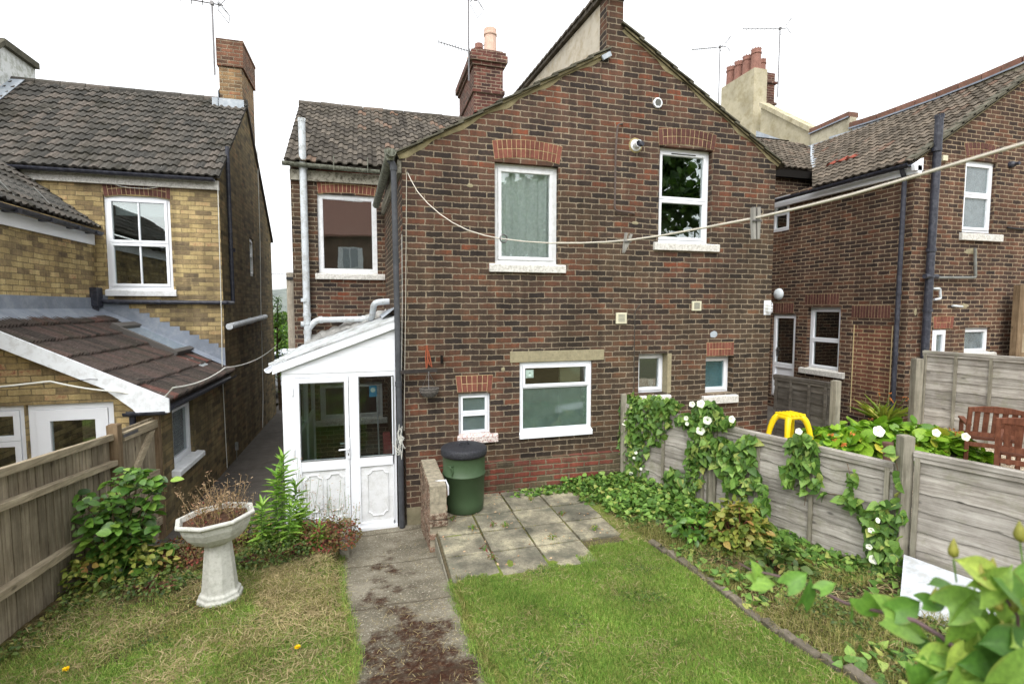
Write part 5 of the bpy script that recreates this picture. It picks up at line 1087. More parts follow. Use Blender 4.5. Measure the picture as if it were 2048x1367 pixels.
# ================= stub wall, bin =================
ztw=.86
sw=MB()
rows=int((ztw+.1)/.075)
for r in range(rows):
    z=-.04+r*.075; ye=5.36+max(0,(r-7))*.018+rnd.uniform(-.008,.008); y=6.38
    sh=.1 if r%2 else 0; first=True
    while y>ye+.05:
        ln=.215 if not first or not sh else .105; first=False; y0=max(ye,y-ln); 
        sw.m=0; sw.box(.575+rnd.uniform(-.006,.006),.775+rnd.uniform(-.008,.008),y0,y-.01,z,z+.064); y=y0-.001
sw.m=1; sw.box(.585,.765,5.38,6.38,-.06,ztw+.0)
tag(sw.build('stub_wall',[plain('stub_brick',C3(112,88,74),.95,.1,.35,16,.012,isl=.4,dirt=C3(176,166,146),dirtamt=.8),plain('stub_mortar',C3(150,142,124),.95,.1,.25,20,.01)],bev=.006),'low crumbling brick stub wall between the path and the green bin','wall')
hk=MB(); hk.tube([V(.62,5.55,.845),V(.78,5.52,.86),V(.8,5.5,.8),V(.8,5.5,.7)],.012,6); tag(hk.build('white_hook',UPVC),'white bent plastic clip hooked over the stub wall','clip')
bn=thing('garden_bin','green plastic bin with a black domed lid on the patio against the wall','bin',(1.06,5.93,.352))
B=V(1.06,5.93,.352); mb=MB(); mb.lathe([(0,0),(.225,0),(.232,.012),(.238,.1),(.252,.44),(.262,.445),(.262,.455),(.253,.462),(.256,.7),(.262,.705),(.262,.73),(0,.73)],40,B); mb.build('body',BINM,bn,smooth=True)
mb=MB(); mb.lathe([(0,.785),(.12,.782),(.22,.775),(.266,.766),(.277,.752),(.279,.70),(.274,.675),(.268,.675),(.27,.72),(0,.73)],40,B); 
ld_=mb.build('lid',LIDM,bn,smooth=True); mb=MB(); mb.tube([B+V(-.06,-.0,.775),B+V(-.045,0,.815),B+V(.045,0,.82),B+V(.06,0,.775)],.013,8); mb.lathe([(.09,.785),(.085,.775),(.0,.77)],20,B); mb.build('handle',LIDM,ld_)
mb=MB(); mb.tube([B+V(-.2,-.165,.58),B+V(-.19,-.2,.57),B+V(-.17,-.2,.53),B+V(-.18,-.19,.48)],.012,6); mb.tube([B+V(-.215,-.14,.58),B+V(-.16,-.21,.6)],.006,5); mb.build('side_handle',BINM,bn)
# ================= bird bath planter =================
bb=thing('pedestal_planter','octagonal white stone pedestal bowl filled with dry red stemmed plants','planter',(-1.27,4.62,.34))
B=V(-1.27,4.62,.33); O8=math.pi/8
mb=MB(); mb.lathe([(0,0),(.175,0),(.175,.05),(.163,.06),(.16,.085),(.142,.1),(.138,.12),(.112,.4),(.102,.5),(.108,.53),(0,.53)],8,B,O8); mb.build('pedestal',STONE,bb,bev=.008)
tl=V(-.055,.03,1).normalized(); T=B+V(0,0,.5)
mb=MB(); mb.lathe([(0,0),(.095,0),(.125,.01),(.18,.04),(.228,.09),(.262,.15),(.278,.2),(.308,.215),(.308,.235),(.272,.24),(.26,.21),(.24,.16),(0,.15)],8,T,O8,ax=tl); bw=mb.build('bowl',STONE,bb,bev=.006)
mb=MB(); mb.lathe([(.262,.2),(.18,.215),(.08,.225),(0,.23)],8,T,O8,ax=tl); tag(mb.build('soil',SOIL,bb))
# ================= fences =================
def lap_panel(par,A,B,z0,z1,nb,battens,mat=W_GREY,seed=1,flip=1,cap=True,wav=.02):
    """overlapping wavy boards between A and B, seen from the side where (B-A) x up points"""
    rr=random.Random(seed); A=Vector(A);B=Vector(B); L=(B-A).length; d=(B-A)/L; n=d.cross(Z).normalized()*flip
    M=Matrix((( d.x,n.x,0,A.x),(d.y,n.y,0,A.y),(0,0,1,0),(0,0,0,1))); mb=MB(); h=(z1-z0)/nb; K=30
    for i in range(nb):
        zb=z0+i*h-.012; zt=zb+h+.03; ph=rr.uniform(0,9); am=rr.uniform(.3,1)*wav; vs=[]
        for k in range(K+1):
            f=k/K; w=am*(math.sin(f*L*3+ph)+.5*math.sin(f*L*9+ph*2)+.35*math.sin(f*L*23+ph))
            vs+=[V(f*L,.016,zb+w),V(f*L,.004,zt),V(f*L,.005,zb+w),V(f*L,-.004,zt)]
        mb.add(vs,[(4*k,4*k+4,4*k+5,4*k+1) for k in range(K)]+[(4*k+2,4*k+3,4*k+7,4*k+6) for k in range(K)]+[(4*k,4*k+2,4*k+6,4*k+4) for k in range(K)]+[(4*k+1,4*k+5,4*k+7,4*k+3) for k in range(K)])
    o=mb.build('panel',mat,par,mw=M,smooth=False)
    for b in battens: MB().box(b-.018,b+.018,.017,.042,z0,z1).build('batten',W_GREYV if mat is W_GREY else W_FAR,o,mw=M)
    if cap: cpb=MB(); cpb.box(0,L,-.02,.045,z1-.03,z1+.012); cpb.box(0,L,.017,.036,z1-.07,z1-.03); cpb.build('cap_rail',mat,o,mw=M,bev=.003)
    return o
rf=thing('wooden_fence','weathered grey lap panel fence on the right, overgrown with bindweed','fence',(4.0,4.8,.35))
FA0=V(3.42,6.36,0); FB0=V(3.9,5.08,0); FC0=V(4.43,3.27,0); FD0=V(4.475,3.14,0); FE0=V(5.15,1.2,0)
lap_panel(rf,FA0,FB0,.33,1.44,8,[.1,.72,1.3],seed=21,flip=1); lap_panel(rf,FB0+V(.02,-.08,0),FC0,.33,1.42,8,[.02,.55,1.12,1.76],seed=22,flip=1,wav=.028); lap_panel(rf,FD0,FE0,.42,1.56,7,[.03,1.0,1.9],seed=23,flip=1,wav=.02)
def post(par,x,y,z0,z1,w=.075,mat=W_GREYV,ang=-.31,name='post'):
    mb=MB(); c,s=math.cos(ang),math.sin(ang); M=Matrix(((c,-s,0,x),(s,c,0,y),(0,0,1,0),(0,0,0,1)))
    mb.box(-w/2,w/2,-w/2,w/2,z0,z1); mb.box(-w/2+.01,w/2-.01,-w/2+.01,w/2-.01,z1,z1+.006); return mb.build(name,mat,par,mw=M,bev=.006)
post(rf,4.44,3.2,.2,1.69,.095); post(rf,3.89,5.03,.2,1.44); post(rf,3.4,6.3,.2,1.58)
# fence plane normals for the climbers
FN=(FC0-FB0).normalized().cross(Z).normalized(); FN=FN if FN.x<0 else -FN
lf_=thing('wooden_fence','brown close-board fence with grey rails along the left edge of the lawn','fence',(-2.6,4.6,.3))
FXL=-2.62; bdm=MB(); y=1.2; i=0
while y<6.08:
    w_=.118+rnd.uniform(-.006,.006); t=rnd.uniform(0,.005); zt_=1.60-.09*(y-4.53)+rnd.uniform(-.006,.004); zb=gz(FXL+.1,y)-.08
    bdm.add([V(FXL-.03,y,zb),V(FXL-.03,y+w_,zb),V(FXL-.03,y+w_,zt_),V(FXL-.03,y,zt_),V(FXL-.012+t,y,zb),V(FXL-.02+t,y+w_,zb),V(FXL-.02+t,y+w_,zt_),V(FXL-.012+t,y,zt_)],[(0,1,2,3),(4,7,6,5),(0,4,5,1),(1,5,6,2),(2,6,7,3),(3,7,4,0)]); y+=.105
bdm.build('boards',W_BRN,lf_)
def rail(za,zb,h,dx,d2=.045): 
    mb=MB(); y0,y1=1.2,6.05; mb.poly([V(FXL-.012,y0,za),V(FXL-.012+dx,y0,za+h*.15),V(FXL-.012+dx,y0,za+h),V(FXL-.012,y0,za+h)],V(0,y1-y0,zb-za))
    M=Matrix(((0,1,0,0),(1,0,0,0),(0,0,1,0),(0,0,0,1)))
    mb.v=[tuple(M.inverted()@Vector(v)) for v in mb.v]; return mb.build('rail',W_RAIL,lf_,mw=M,bev=.004)
rail(1.855,1.415,.075,.05); rail(1.68,1.15,.065,.075); rail(.97,.56,.075,.075)
post(lf_,-2.6,6.1,0,1.58,.1,W_POST,0)
gt=thing('garden_gate','narrow boarded gate with a diagonal brace between the left fence and the yellow brick corner','gate',(-2.56,6.2,0))
GA=V(-2.585,6.18,0); GB=V(-2.5,6.84,0); L=(GB-GA).length; d=(GB-GA)/L; n=V(d.y,-d.x,0); M=Matrix(((d.x,n.x,0,GA.x),(d.y,n.y,0,GA.y),(0,0,1,0),(0,0,0,1)))
mb=MB(); x=0
while x<L-.02: mb.box(x,min(x+.095,L),-.02,-.003,.05,1.5); x+=.098
mb.build('boards',W_BRN,gt,mw=M); mb=MB(); 
for z in (.2,.78,1.38): mb.box(.01,L-.01,-.002,.04,z,z+.09)
mb.poly([V(.05,-.002,.87),V(.15,-.002,.87),V(L-.05,-.002,1.36),V(L-.15,-.002,1.36)],V(0,.035,0)); mb.poly([V(.05,-.002,.3),V(.15,-.002,.3),V(L-.05,-.002,.78),V(L-.15,-.002,.78)],V(0,.035,0)); mb.build('brace',W_RAIL,gt,mw=M)
mb=MB(); 
for z in (.24,1.42): mb.box(-.01,.25,.04,.045,z,z+.035)
mb.build('hinge',STEEL,gt,mw=M)
mb=MB(); mb.box(-.035,.035,-.035,.035,0,1.55); mb.build('gate_post',W_POST,gt,mw=Matrix.Translation((-2.49,6.86,0)))
# neighbour fences
nf=thing('wooden_fence','small grey fence panel, coloured darker as if in shade, beside the right neighbour back door','fence',(6.1,6.2,ZG))
NA=V(5.98,6.3,0); NBp=PZ(1662,766,1.76); NBp.z=0; lap_panel(nf,NBp,NA,ZG,1.76,6,[.05,(NBp-NA).length*.33,(NBp-NA).length*.66,(NBp-NA).length-.05],mat=W_FAR,seed=31,flip=-1)
post(nf,NBp.x+.03,NBp.y-.05,ZG,1.8,.09,W_GREYV,0)
ff_=thing('wooden_fence','tall grey lap panel fence standing behind the brown garden chairs','fence',(9,5.9,ZG))
QA=PY(1848,702,5.95); QB=PZ(2048,716,QA.z); QC=QB+(QB-QA)*.6; zt_=QA.z; QA.z=QB.z=QC.z=0
L=(QB-QA).length
lap_panel(ff_,QA,QC,ZG,zt_,9,[.04,L*.37,L*.72,L*1.15],seed=33,flip=1,wav=.012); post(ff_,QA.x-.1,QA.y+.02,ZG,zt_-.12,.12)
tr=thing('timber_frame','brown timber frame with cross rails behind the tall fence at the right edge','timber frame',(11,6.0,ZG)); q=FM.P(*FM.uv(2040,570,.25),.25)
mb=MB(); mb.box(q.x-.07,q.x+.07,q.y-.05,q.y+.05,ZG,q.z); 
for dz in (.15,.7,1.2): mb.box(q.x+.07,q.x+1.5,q.y-.03,q.y+.03,q.z-dz-.1,q.z-dz)
mb.build('frame',W_POST,tr); mb=MB(); mb.box(q.x+.07,q.x+1.5,q.y+.03,q.y+.04,ZG,q.z-.05); mb.build('backing',W_RAIL,tr)
# yellow stool
q=PZ(1580,832,1.31); st=thing('plastic_stool','bright yellow plastic childrens table with arched legs by the small shade-darkened fence','stool',(q.x,q.y,ZG)); mb=MB()
S=.25; zt_=1.34
def leg(p,q_,w0,w1): mb.tube(arc(p,V(p.x*.3+q_.x*.7,p.y*.3+q_.y*.7,p.z),q_,7),[w0+(w1-w0)*i/7 for i in range(8)],10)
for sx in (-1,1):
    for sy in (-1,1): leg(V(q.x+sx*.1,q.y+sy*.08,zt_-.03),V(q.x+sx*.22,q.y+sy*.18,ZG),.045,.03)
mb.build('leg',YEL,st,smooth=True)
mb=MB(); mb.box(q.x-.15,q.x+.15,q.y-.12,q.y+.12,zt_-.06,zt_)
mb.build('top',YEL,st,bev=.03); mb=MB()
for i in range(5): mb.box(q.x-.135+.06*i,q.x-.1+.06*i,q.y-.13,q.y+.13,zt_-.01,zt_+.018)
mb.build('ridge',YEL,st,bev=.01)
# small bin-like light tube and chairs
mb=MB(); q=PL(1775,905,FC0+V(.45,.3,0),V(0,1,0)); mb.lathe([(0,ZG),(.035,ZG),(.035,q.z+.07),(.045,q.z+.07),(.045,q.z+.1),(0,q.z+.1)],14,V(q.x,q.y,0)); tag(mb.build('garden_light',plain('bronze_metal',C3(96,70,60),.5,.4,.1,9)),'short brown metal tube light just behind the grey fence post','light')
def chair(px,py,zt,ang,lab):
    q=PZ(px,py,zt); c=thing('garden_chair',lab,'chair',(q.x,q.y,ZG),'brown garden chairs'); M=Matrix.Translation((q.x,q.y,ZG))@Matrix.Rotation(ang,4,'Z')@Matrix.Scale((zt-ZG)/.92,4)
    def part(nm,f,bev=.006): mb=MB(); f(mb); mb.build(nm,W_TEAK,c,mw=M,bev=bev)
    for sx in (-1,1):
        part('leg',lambda mb: mb.poly([V(sx*.27-.025,0.0,0),V(sx*.27-.025,.05,0),V(sx*.27-.025,.03,.42),V(sx*.27-.025,-.1,.9),V(sx*.27-.025,-.15,.9),V(sx*.27-.025,-.02,.42)],V(.05,0,0)))
        part('leg',lambda mb: mb.box(sx*.27-.025,sx*.27+.025,.48,.53,0,.62))
        part('armrest',lambda mb: mb.box(sx*.27-.035,sx*.27+.035,-.05,.58,.62,.65))
    part('top_rail',lambda mb: mb.poly([V(-.27,-.13,.84),V(.27,-.13,.84),V(.27,-.14,.9),V(.14,-.145,.925),V(0,-.15,.935),V(-.14,-.145,.925),V(-.27,-.14,.9)],V(0,.035,0)))
    part('lower_rail',lambda mb: mb.box(-.25,.25,-.03,.0,.48,.54))
    for i in range(5): part('slat',lambda mb,i=i: mb.poly([V(-.22+i*.095,-.025,.53),V(-.16+i*.095,-.025,.53),V(-.16+i*.095,-.115,.85),V(-.22+i*.095,-.115,.85)],V(0,.018,0)),.003)
    part('seat',lambda mb: [mb.box(-.25,.25,.02+.085*i,.09+.085*i,.42,.445) for i in range(6)])
    part('stretcher',lambda mb: (mb.box(-.25,.25,.0,.03,.32,.38),mb.box(-.25,.25,.49,.52,.34,.4)))
    return c
chair(1990,812,1.6,R(-50),'brown hardwood garden chair with its back to the lawn, the farther one')
chair(2062,836,1.62,R(-62),'brown hardwood garden chair cut off by the right edge of the photo')
# ================= washing line and pegs =================
P0=PY(815,345,6.37); P1=PD(2120,262,1.25); dd=(P1-P0); NNv=V(dd.y,-dd.x,0).normalized()
lp=[(815,345),(822,360),(835,383),(855,406),(880,428),(905,445),(935,460),(970,471),(1000,477),(1050,483),(1100,486),(1160,486),(1210,484),(1260,480),(1330,470),(1410,455),(1510,436),(1610,413),(1700,390),(1790,364),(1873,339),(1960,313),(2048,287),(2120,264)]
WP=[PL(x,y,P0,NNv) for x,y in lp]; dl=(WP[-1]-WP[-3]).normalized(); WP+=[WP[-1]+dl*.8,WP[-1]+dl*1.9+V(0,0,.02)]; mb=MB(); mb.tube(WP,.0047,8)
wlr=thing('washing_line','cream washing line hanging from the house wall and passing close overhead on the right','washing line',tuple(P0)); mb.build('cord',ROPE,wlr,smooth=True); pe=WP[-1]; MB().box(pe.x-.04,pe.x+.04,pe.y-.04,pe.y+.04,gz(pe.x,pe.y)-.1,pe.z+.08).build('post',W_GREYV,wlr)
mb=MB(); mb.lathe([(.03,-.006),(.036,0),(.03,.006),(.024,0),(.03,-.006)],20,PL(1007,477,P0,NNv),ax=V(.2,-1,0)); mb.build('ring',STEEL,wlr); mb=MB(); mb.tube([P0+V(0,.03,.02),P0+V(-.0,-.02,0),P0],.006,6); mb.build('hook',STEEL,wlr)
def peg(x,y,hpx,lab,sp,tilt):
    c=PL(x,y,P0,NNv); dep=(c-CAM).dot(cf); h=hpx/FPX*dep; p=thing('clothes_peg',lab,'clothes peg',tuple(c),'wooden pegs on the washing line')
    for s in (-1,1):
        mb=MB(); M=Matrix.Translation(c)@Matrix.Rotation(-YAW,4,'Z')@Matrix.Rotation(tilt+s*sp,4,'Y'); mb.poly([V(s*.004,-.009,h*.33),V(s*.016,-.009,h*.33),V(s*.017,-.009,-h*.1),V(s*.013,-.009,-h*.62),V(s*.003,-.009,-h*.62)],V(0,.018,0)); mb.build('jaw',W_PEG,p,mw=M)
    mb=MB(); mb.tube([c+V(-.02,-.01,-.01),c+V(.02,-.01,-.01)],.004,6); mb.build('spring',STEEL,p)
peg(1254,480,42,'small grey wooden peg splayed open on the washing line left of the second window',.12,.25); peg(1511,437,66,'larger upright grey wooden peg on the washing line near the wing corner',.0,-.03)
mb=MB(); mb.tube([FM.P(*FM.uv(x,y),.012) for x,y in ((813,345),(812,480),(811,620),(809,760),(808,860))],.004,5); tag(mb.build('cord',ROPE),'thin cord hanging straight down the left corner of the dark brick wing','cord')
# hanging basket, bar, orange cord, hook, cable knot
hb=thing('hanging_basket','empty grey wicker basket hanging from a dark bar on the wing wall','basket',tuple(F(856,760,.1)))
mb=MB(); a=F(800,742,.1); b=F(872,738,.1); mb.obox(a,(b-a).normalized(),Z,V(0,-1,0),0,(b-a).length,-.022,.022,-.02,.02); tag(mb.build('wooden_bar',plain('charred_wood',C3(58,54,52),.9,.1,.2,12,.004)),'dark wooden bar fixed across the wing wall above the basket','bar')
c=F(856,779,.12); top=F(855,740,.14); mb=MB()
for k in range(3): a_=k*2.09+.4; mb.tube([top,c+V(math.cos(a_)*.11,math.sin(a_)*.09,.03)],.003,5)
mb.build('chain',STEEL,hb); mb=MB()
for k in range(9):
    zz=.035-k*.012; r=.118*math.sqrt(max(.05,1-(k/9.5)**2)); mb.tube([c+V(math.cos(t)*r,math.sin(t)*r*.85,zz+.004*math.sin(t*7+k*3)) for t in [j*2*math.pi/24 for j in range(25)]],.0075,5)
for k in range(16):
    a_=k*math.pi/8; mb.tube([c+V(math.cos(a_)*.12*math.cos(t),math.sin(a_)*.1*math.cos(t),.035-.11*math.sin(t)) for t in (0,.4,.8,1.2,1.5)],.004,4)
mb.build('bowl',WICK,hb)
mb=MB(); mb.tube([F(x,y,.03) for x,y in ((853,690),(855,712),(853,734))],.012,6); mb.tube([F(x,y,.035) for x,y in ((856,700),(861,722),(863,733),(858,728),(856,718))],.008,6); mb.tube([F(x,y,.04) for x,y in ((851,698),(850,716),(852,736))],.007,5); tag(mb.build('rope_bundle',ORG),'knotted bundle of orange cord hanging on the wing wall above the basket','cord')
mb=MB(); q=F(883,718,.02); mb.box(q.x-.015,q.x+.015,q.y-.02,q.y+.02,q.z-.05,q.z+.05); mb.tube([q,q+V(0,-.05,0),q+V(0,-.05,.03)],.008,6); tag(mb.build('wall_hook',DARK),'small black wall hook to the right of the orange cord','hook')
mb=MB(); R3=random.Random(5)
for k in range(16):
    c0_=F(798+R3.uniform(-4,6),865+R3.uniform(-20,35),.09+R3.uniform(0,.03)); P=[c0_+V(R3.gauss(0,.018),R3.gauss(0,.01),R3.gauss(0,.06)) for _ in range(5)]; mb.tube(P,.0035,5)
mb.tube([F(803,470,.06),F(804,600,.05),F(803,700,.06),F(801,840,.08)],.003,4); tag(mb.build('cable_tangle',CBLW),'tangle of thin pale cables tied to the downpipe beside the porch','cable')
# white board on the near fence panel
n2=(FE0-FD0).normalized(); nn2=n2.cross(Z).normalized(); nn2=nn2 if nn2.x<0 else -nn2; OP=FD0+nn2*.09
wb_=[PL(1809,1108,OP,nn2),PL(2060,1200,OP,nn2),PZ(2060,1400,.5),PZ(1796,1262,.44)]
mb=MB(); mb.poly(wb_,nn2*.016); tag(mb.build('white_board',WHT),'large white board leaning against the near fence panel behind the foreground leaves','board')
# lawn edging
mb=MB(); y=1.6; R4=random.Random(9)
while y<4.45:
    L_=R4.uniform(.12,.24); xc=2.76+.05*math.sin(y*2)+.06*max(0,3-y); z=gz(xc,y); a_=R4.uniform(-.12,.12); M_=Matrix.Translation((xc,y,z+R4.uniform(-.01,.012)))@Matrix.Rotation(a_,4,'Z')@Matrix.Rotation(R4.uniform(-.15,.15),4,'Y')
    m2=MB(); m2.box(-.035,.035,0,L_-.012,-.06,.028); mb.add([M_@Vector(v) for v in m2.v],m2.f); y+=L_
tag(mb.build('lawn_edging',plain('edging_stone',C3(112,104,92),.95,.1,.25,12,.012,isl=.2,dirt=C3(84,84,60)),bev=.012),'sunken row of rough edging stones along the right side of the lawn','edging')
mb=MB(); q=LS.P(*LS.uv(468,893),.04); mb.box(q.x-.02,q.x+.03,q.y-.02,q.y+.02,q.z-.06,q.z+.08); mb.tube([q,V(q.x,q.y,0)],.008,5); tag(mb.build('outdoor_socket',GREYP),'small grey box on a stem at the foot of the yellow brick side wall','box')
# reflected surroundings behind the camera: a house and a tree up the slope
bh=thing('brick_house','red brick house behind the camera, seen only as a reflection in the recessed window','house',(-1,-14,2)); mb=MB(); mb.box(-7.5,3.2,-20,-14,.8,7.2); mb.build('wall',brick('plain_red_brick',[(0,C3(90,68,60)),(1,C3(116,84,72))],C3(170,150,130)),bh)
mb=MB(); mb.poly([V(-7.9,-13.6,7.1),V(3.6,-13.6,7.1),V(3.6,-17,9.8),V(-7.9,-17,9.8)],V(0,0,.12)); mb.build('roof',POT,bh); 
for x in (-1.9,): mb=MB(); mb.box(x,x+1.5,-14.03,-13.98,5.2,6.5); w_=mb.build('window',UPVC,bh); mb=MB(); mb.box(x+.35,x+.72,-13.985,-13.96,5.3,6.4); mb.box(x+.8,x+1.2,-13.985,-13.96,5.3,6.4); mb.build('pane',LEADL,w_)
# ================= plants =================
def tmpl(kind):
    T={'heart':[(-.16,-.16),(-.40,-.10),(-.46,.14),(-.36,.42),(-.18,.72),(0,1)],
       'oval':[(-.16,.1),(-.3,.3),(-.32,.52),(-.2,.8),(0,1)],
       'lance':[(-.06,.1),(-.1,.35),(-.085,.65),(0,1)],
       'round':[(-.26,.0),(-.44,.2),(-.5,.5),(-.36,.85),(0,1.0)],
       'blade':[(-.035,.0),(-.03,.5),(0,1)],
       'dot':[(-.35,.3),(-.3,.8),(0,1)]}[kind]
    fold={'heart':.22,'oval':.25,'lance':.25,'round':.12,'blade':.3,'dot':.2}[kind]; droop={'heart':.22,'oval':.18,'lance':.3,'round':.15,'blade':.35,'dot':0}[kind]
    V_=[(0,0,0)]; 
    L=[(x,y,abs(x)*fold-droop*y*y) for x,y in T]; Rr=[(-x,y,z) for x,y,z in L[:-1]]
    mids=[(0,y,-droop*y*y) for x,y,z in L[:-1]] if kind in('heart','round','oval') else []
    V_+=L+Rr; n=len(L); tip=n; t=[]
    if mids:
        m0=len(V_); V_+=mids
        for i in range(n-1):
            a=1+i; b=1+i+1; ma=m0+i; mb=m0+i+1 if i<n-2 else tip
            t+= [(a,b,ma)] + ([(ma,b,mb)] if mb!=tip else [])
            a2=n+1+i; b2=n+2+i if i<n-2 else tip
            t+= [(a2,ma,b2)] + ([(ma,mb,b2)] if mb!=tip else [])
        t+=[(0,1,m0),(0,m0,n+1)]
    else:
        for i in range(1,n): t.append((0,i,i+1))
        rr=[n+1+i for i in range(n-1)]+[tip]
        for i in range(len(rr)-1): t.append((0,rr[i+1],rr[i]))
    return np.array(V_,float),np.array(t)
TM={k:tmpl(k) for k in ('heart','oval','lance','round','blade','dot')}
def biggrid(wf,base=-.12,nj=12,fold=.16,droop=.3):
    vs=[];t=[];c=(-1,-.6,-.25,0,.25,.6,1)
    for j in range(nj+1):
        y=j/nj; w=wf(y)
        for u in c: vs.append((u*w,y+base*abs(u)**1.5*(1-y)**3*2.2,abs(u)*w*fold+.012*math.sin(y*9+u*2)*abs(u)-droop*y*y+.05*u*u))
    k=len(c)
    for j in range(nj):
        for i in range(k-1): a=j*k+i; t+=[(a,a+1,a+k+1),(a,a+k+1,a+k)]
    return np.array(vs,float),np.array(t)
TM['big']=biggrid(lambda y:.42*(math.sin(math.pi*min(1,(y+.16)/1.16)**.75))**.8*(1-y**6)+.002)
def leaves(name,kind,mat,pos,dirs,nrm,size,parent=None,roll=.5,wid=1.0):
    """pos (N,3), dirs = pointing direction of the leaf, nrm = its upper side, size (N,)"""
    V_,t=TM[kind]; P=np.asarray(pos,float); N=len(P)
    if N==0: return None
    D=np.asarray(dirs,float); D/= np.linalg.norm(D,axis=1,keepdims=True)+1e-9
    U=np.asarray(nrm,float); U=U-D*(U*D).sum(1,keepdims=True); U/=np.linalg.norm(U,axis=1,keepdims=True)+1e-9
    Sx=np.cross(D,U); a=npr.normal(0,roll,N)[:,None]; S2=Sx*np.cos(a)+U*np.sin(a); U2=-Sx*np.sin(a)+U*np.cos(a)
    s=np.asarray(size,float)[:,None,None]
    v=P[:,None,:]+s*(wid*V_[None,:,0:1]*S2[:,None,:]+V_[None,:,1:2]*D[:,None,:]+V_[None,:,2:3]*U2[:,None,:])
    tt=(t[None]+(np.arange(N)*len(V_))[:,None,None]).reshape(-1,3)
    o=raw(name,v.reshape(-1,3),tt,mat,parent,smooth=(kind=='big'))
    if o.data.vertices and len(o.data.vertices)==N*len(V_):
        for nm,vals in (('lx',np.abs(V_[:,0])/max(1e-6,np.abs(V_[:,0]).max())),('ly',V_[:,1])):
            at=o.data.attributes.new(nm,'FLOAT','POINT'); at.data.foreach_set('value',np.tile(vals,N).astype(np.float32))
    return o
def rv(n,s): return npr.normal(0,s,(n,3))
def plant(name,label,cat,loc,group=None): return thing(name,label,cat,tuple(loc),group)
# --- grass blades (stuff) ---
def inpath(x,y):
    a,b=pathx(y); return a-.02<x<b+.02
def blades(name,mat,pts,h,lean,w,flat=0.0):
    P=np.array(pts); N=len(P); ang=npr.uniform(0,6.283,N); hh=h*npr.uniform(.5,1.3,N); ln=lean*npr.uniform(.2,1.4,N)
    d=np.stack([np.cos(ang),np.sin(ang),np.zeros(N)],1); s=np.stack([-np.sin(ang),np.cos(ang),np.zeros(N)],1)
    ww=(w*npr.uniform(.6,1.3,N))[:,None]
    base=P; mid=P+d*(ln*.35*hh)[:,None]+np.array([0,0,1])*(hh*.6)[:,None]; tip=P+d*(ln*hh)[:,None]+np.array([0,0,1])*(hh*(1-flat*.0)/np.sqrt(1+ln*ln)+0)[:,None]
    v=np.stack([base-s*ww,base+s*ww,mid+s*ww*.7,mid-s*ww*.7,tip],1).reshape(-1,3)
    t=np.array([(0,1,2),(0,2,3),(3,2,4)]); tt=(t[None]+(np.arange(N)*5)[:,None,None]).reshape(-1,3)
    return tag(raw(name,v,tt,mat),kind='stuff')
def spts(n,x0,x1,y0,y1,test,dens=None):
    out=[]
    while len(out)<n:
        x=rnd.uniform(x0,x1); y=rnd.uniform(y0,y1)
        if not test(x,y): continue
        if dens and rnd.random()>dens(x,y): continue
        out.append((x,y,gz(x,y)-.004))
    return out
def nz(x,y,s,o=0): return noise.noise(V(x*s,y*s,o))
edgex=lambda y: 2.74+.05*math.sin(y*2)+.06*max(0,3-y)
front=lambda x: 4.30+(.16 if x>1.9 else 0)+(.25 if x>2.1 else 0)+.05*math.sin(x*9)-.05*abs(math.sin(x*23))+.05
lawnR=lambda x,y: x>.7+.03*math.sin(y*7)+(.1*max(0,nz(x,y,3)) ) and x<edgex(y)-.03 and y<front(x)
P_=spts(170000,.62,2.85,2.1,4.6,lawnR,lambda x,y: .75+.6*nz(x,y,2.2,3))
blades('lawn_grass',GRS,P_,.032,.7,.0016)
P_=spts(17000,.62,2.85,2.1,4.7,lawnR,lambda x,y: .25+.9*nz(x,y,3.1,8)+ (.5 if x<.95 else 0)); blades('lawn_grass',GRSY,P_,.034,1.1,.0015)
lawnL=lambda x,y: x<pathx(y)[0]+.02 and y<6.2 and x>-2.56
gl=lambda x,y: max(0,min(1,(4.15-.12*x-y)*1.2+.9*nz(x,y,2,1)))
P_=spts(105000,-2.56,-.1,2.7,5.6,lawnL,lambda x,y: max(gl(x,y),.12+.5*nz(x,y,3,77))); blades('left_grass',GRS,P_,.036,.9,.0017)
P_=spts(48000,-2.56,-.1,2.7,6.1,lawnL,lambda x,y: (.55+.8*nz(x,y,2.7,5))*(1-.75*max(0,1-((x+1.75)**2/.5+(y-4.5)**2/.14)))); blades('left_grass',GRSY,P_,.04,1.3,.0016)
# dry grass lying about
dry=lambda x,y: max(0,min(1,.25+1.1*nz(x,y,1.9,9)+(.55 if x>-.95 and y<5.6 and y>3.7 else 0)))
def lying(name,pts,ln,mat,w=.0018,lift=.014):
    P=np.array(pts); N=len(P); a=npr.uniform(0,6.283,N); L=ln*npr.uniform(.4,1.4,N); d=np.stack([np.cos(a),np.sin(a),npr.uniform(-.05,.35,N)],1); s=np.stack([-np.sin(a),np.cos(a),np.zeros(N)],1)*w
    P=P+np.array([0,0,1])*npr.uniform(.006,lift,N)[:,None]; c=npr.normal(0,.25,(N,1)); 
    m=P+d*(L*.5)[:,None]+s*60*c*L[:,None]*4*.2; e=P+d*L[:,None]*np.array([1,1,.3]); 
    v=np.stack([P-s,P+s,m+s,m-s,e],1).reshape(-1,3); t=np.array([(0,1,2),(0,2,3),(3,2,4)]); return tag(raw(name,v,(t[None]+(np.arange(N)*5)[:,None,None]).reshape(-1,3),mat),kind='stuff')
P_=spts(12000,-2.5,-.2,3.0,6.1,lawnL,dry); lying('dry_grass',P_,.09,STRAW,.002,.03)
bed_=lambda x,y: x>edgex(y)+.0 and x<fence_x(y)-.03 and y<6.3
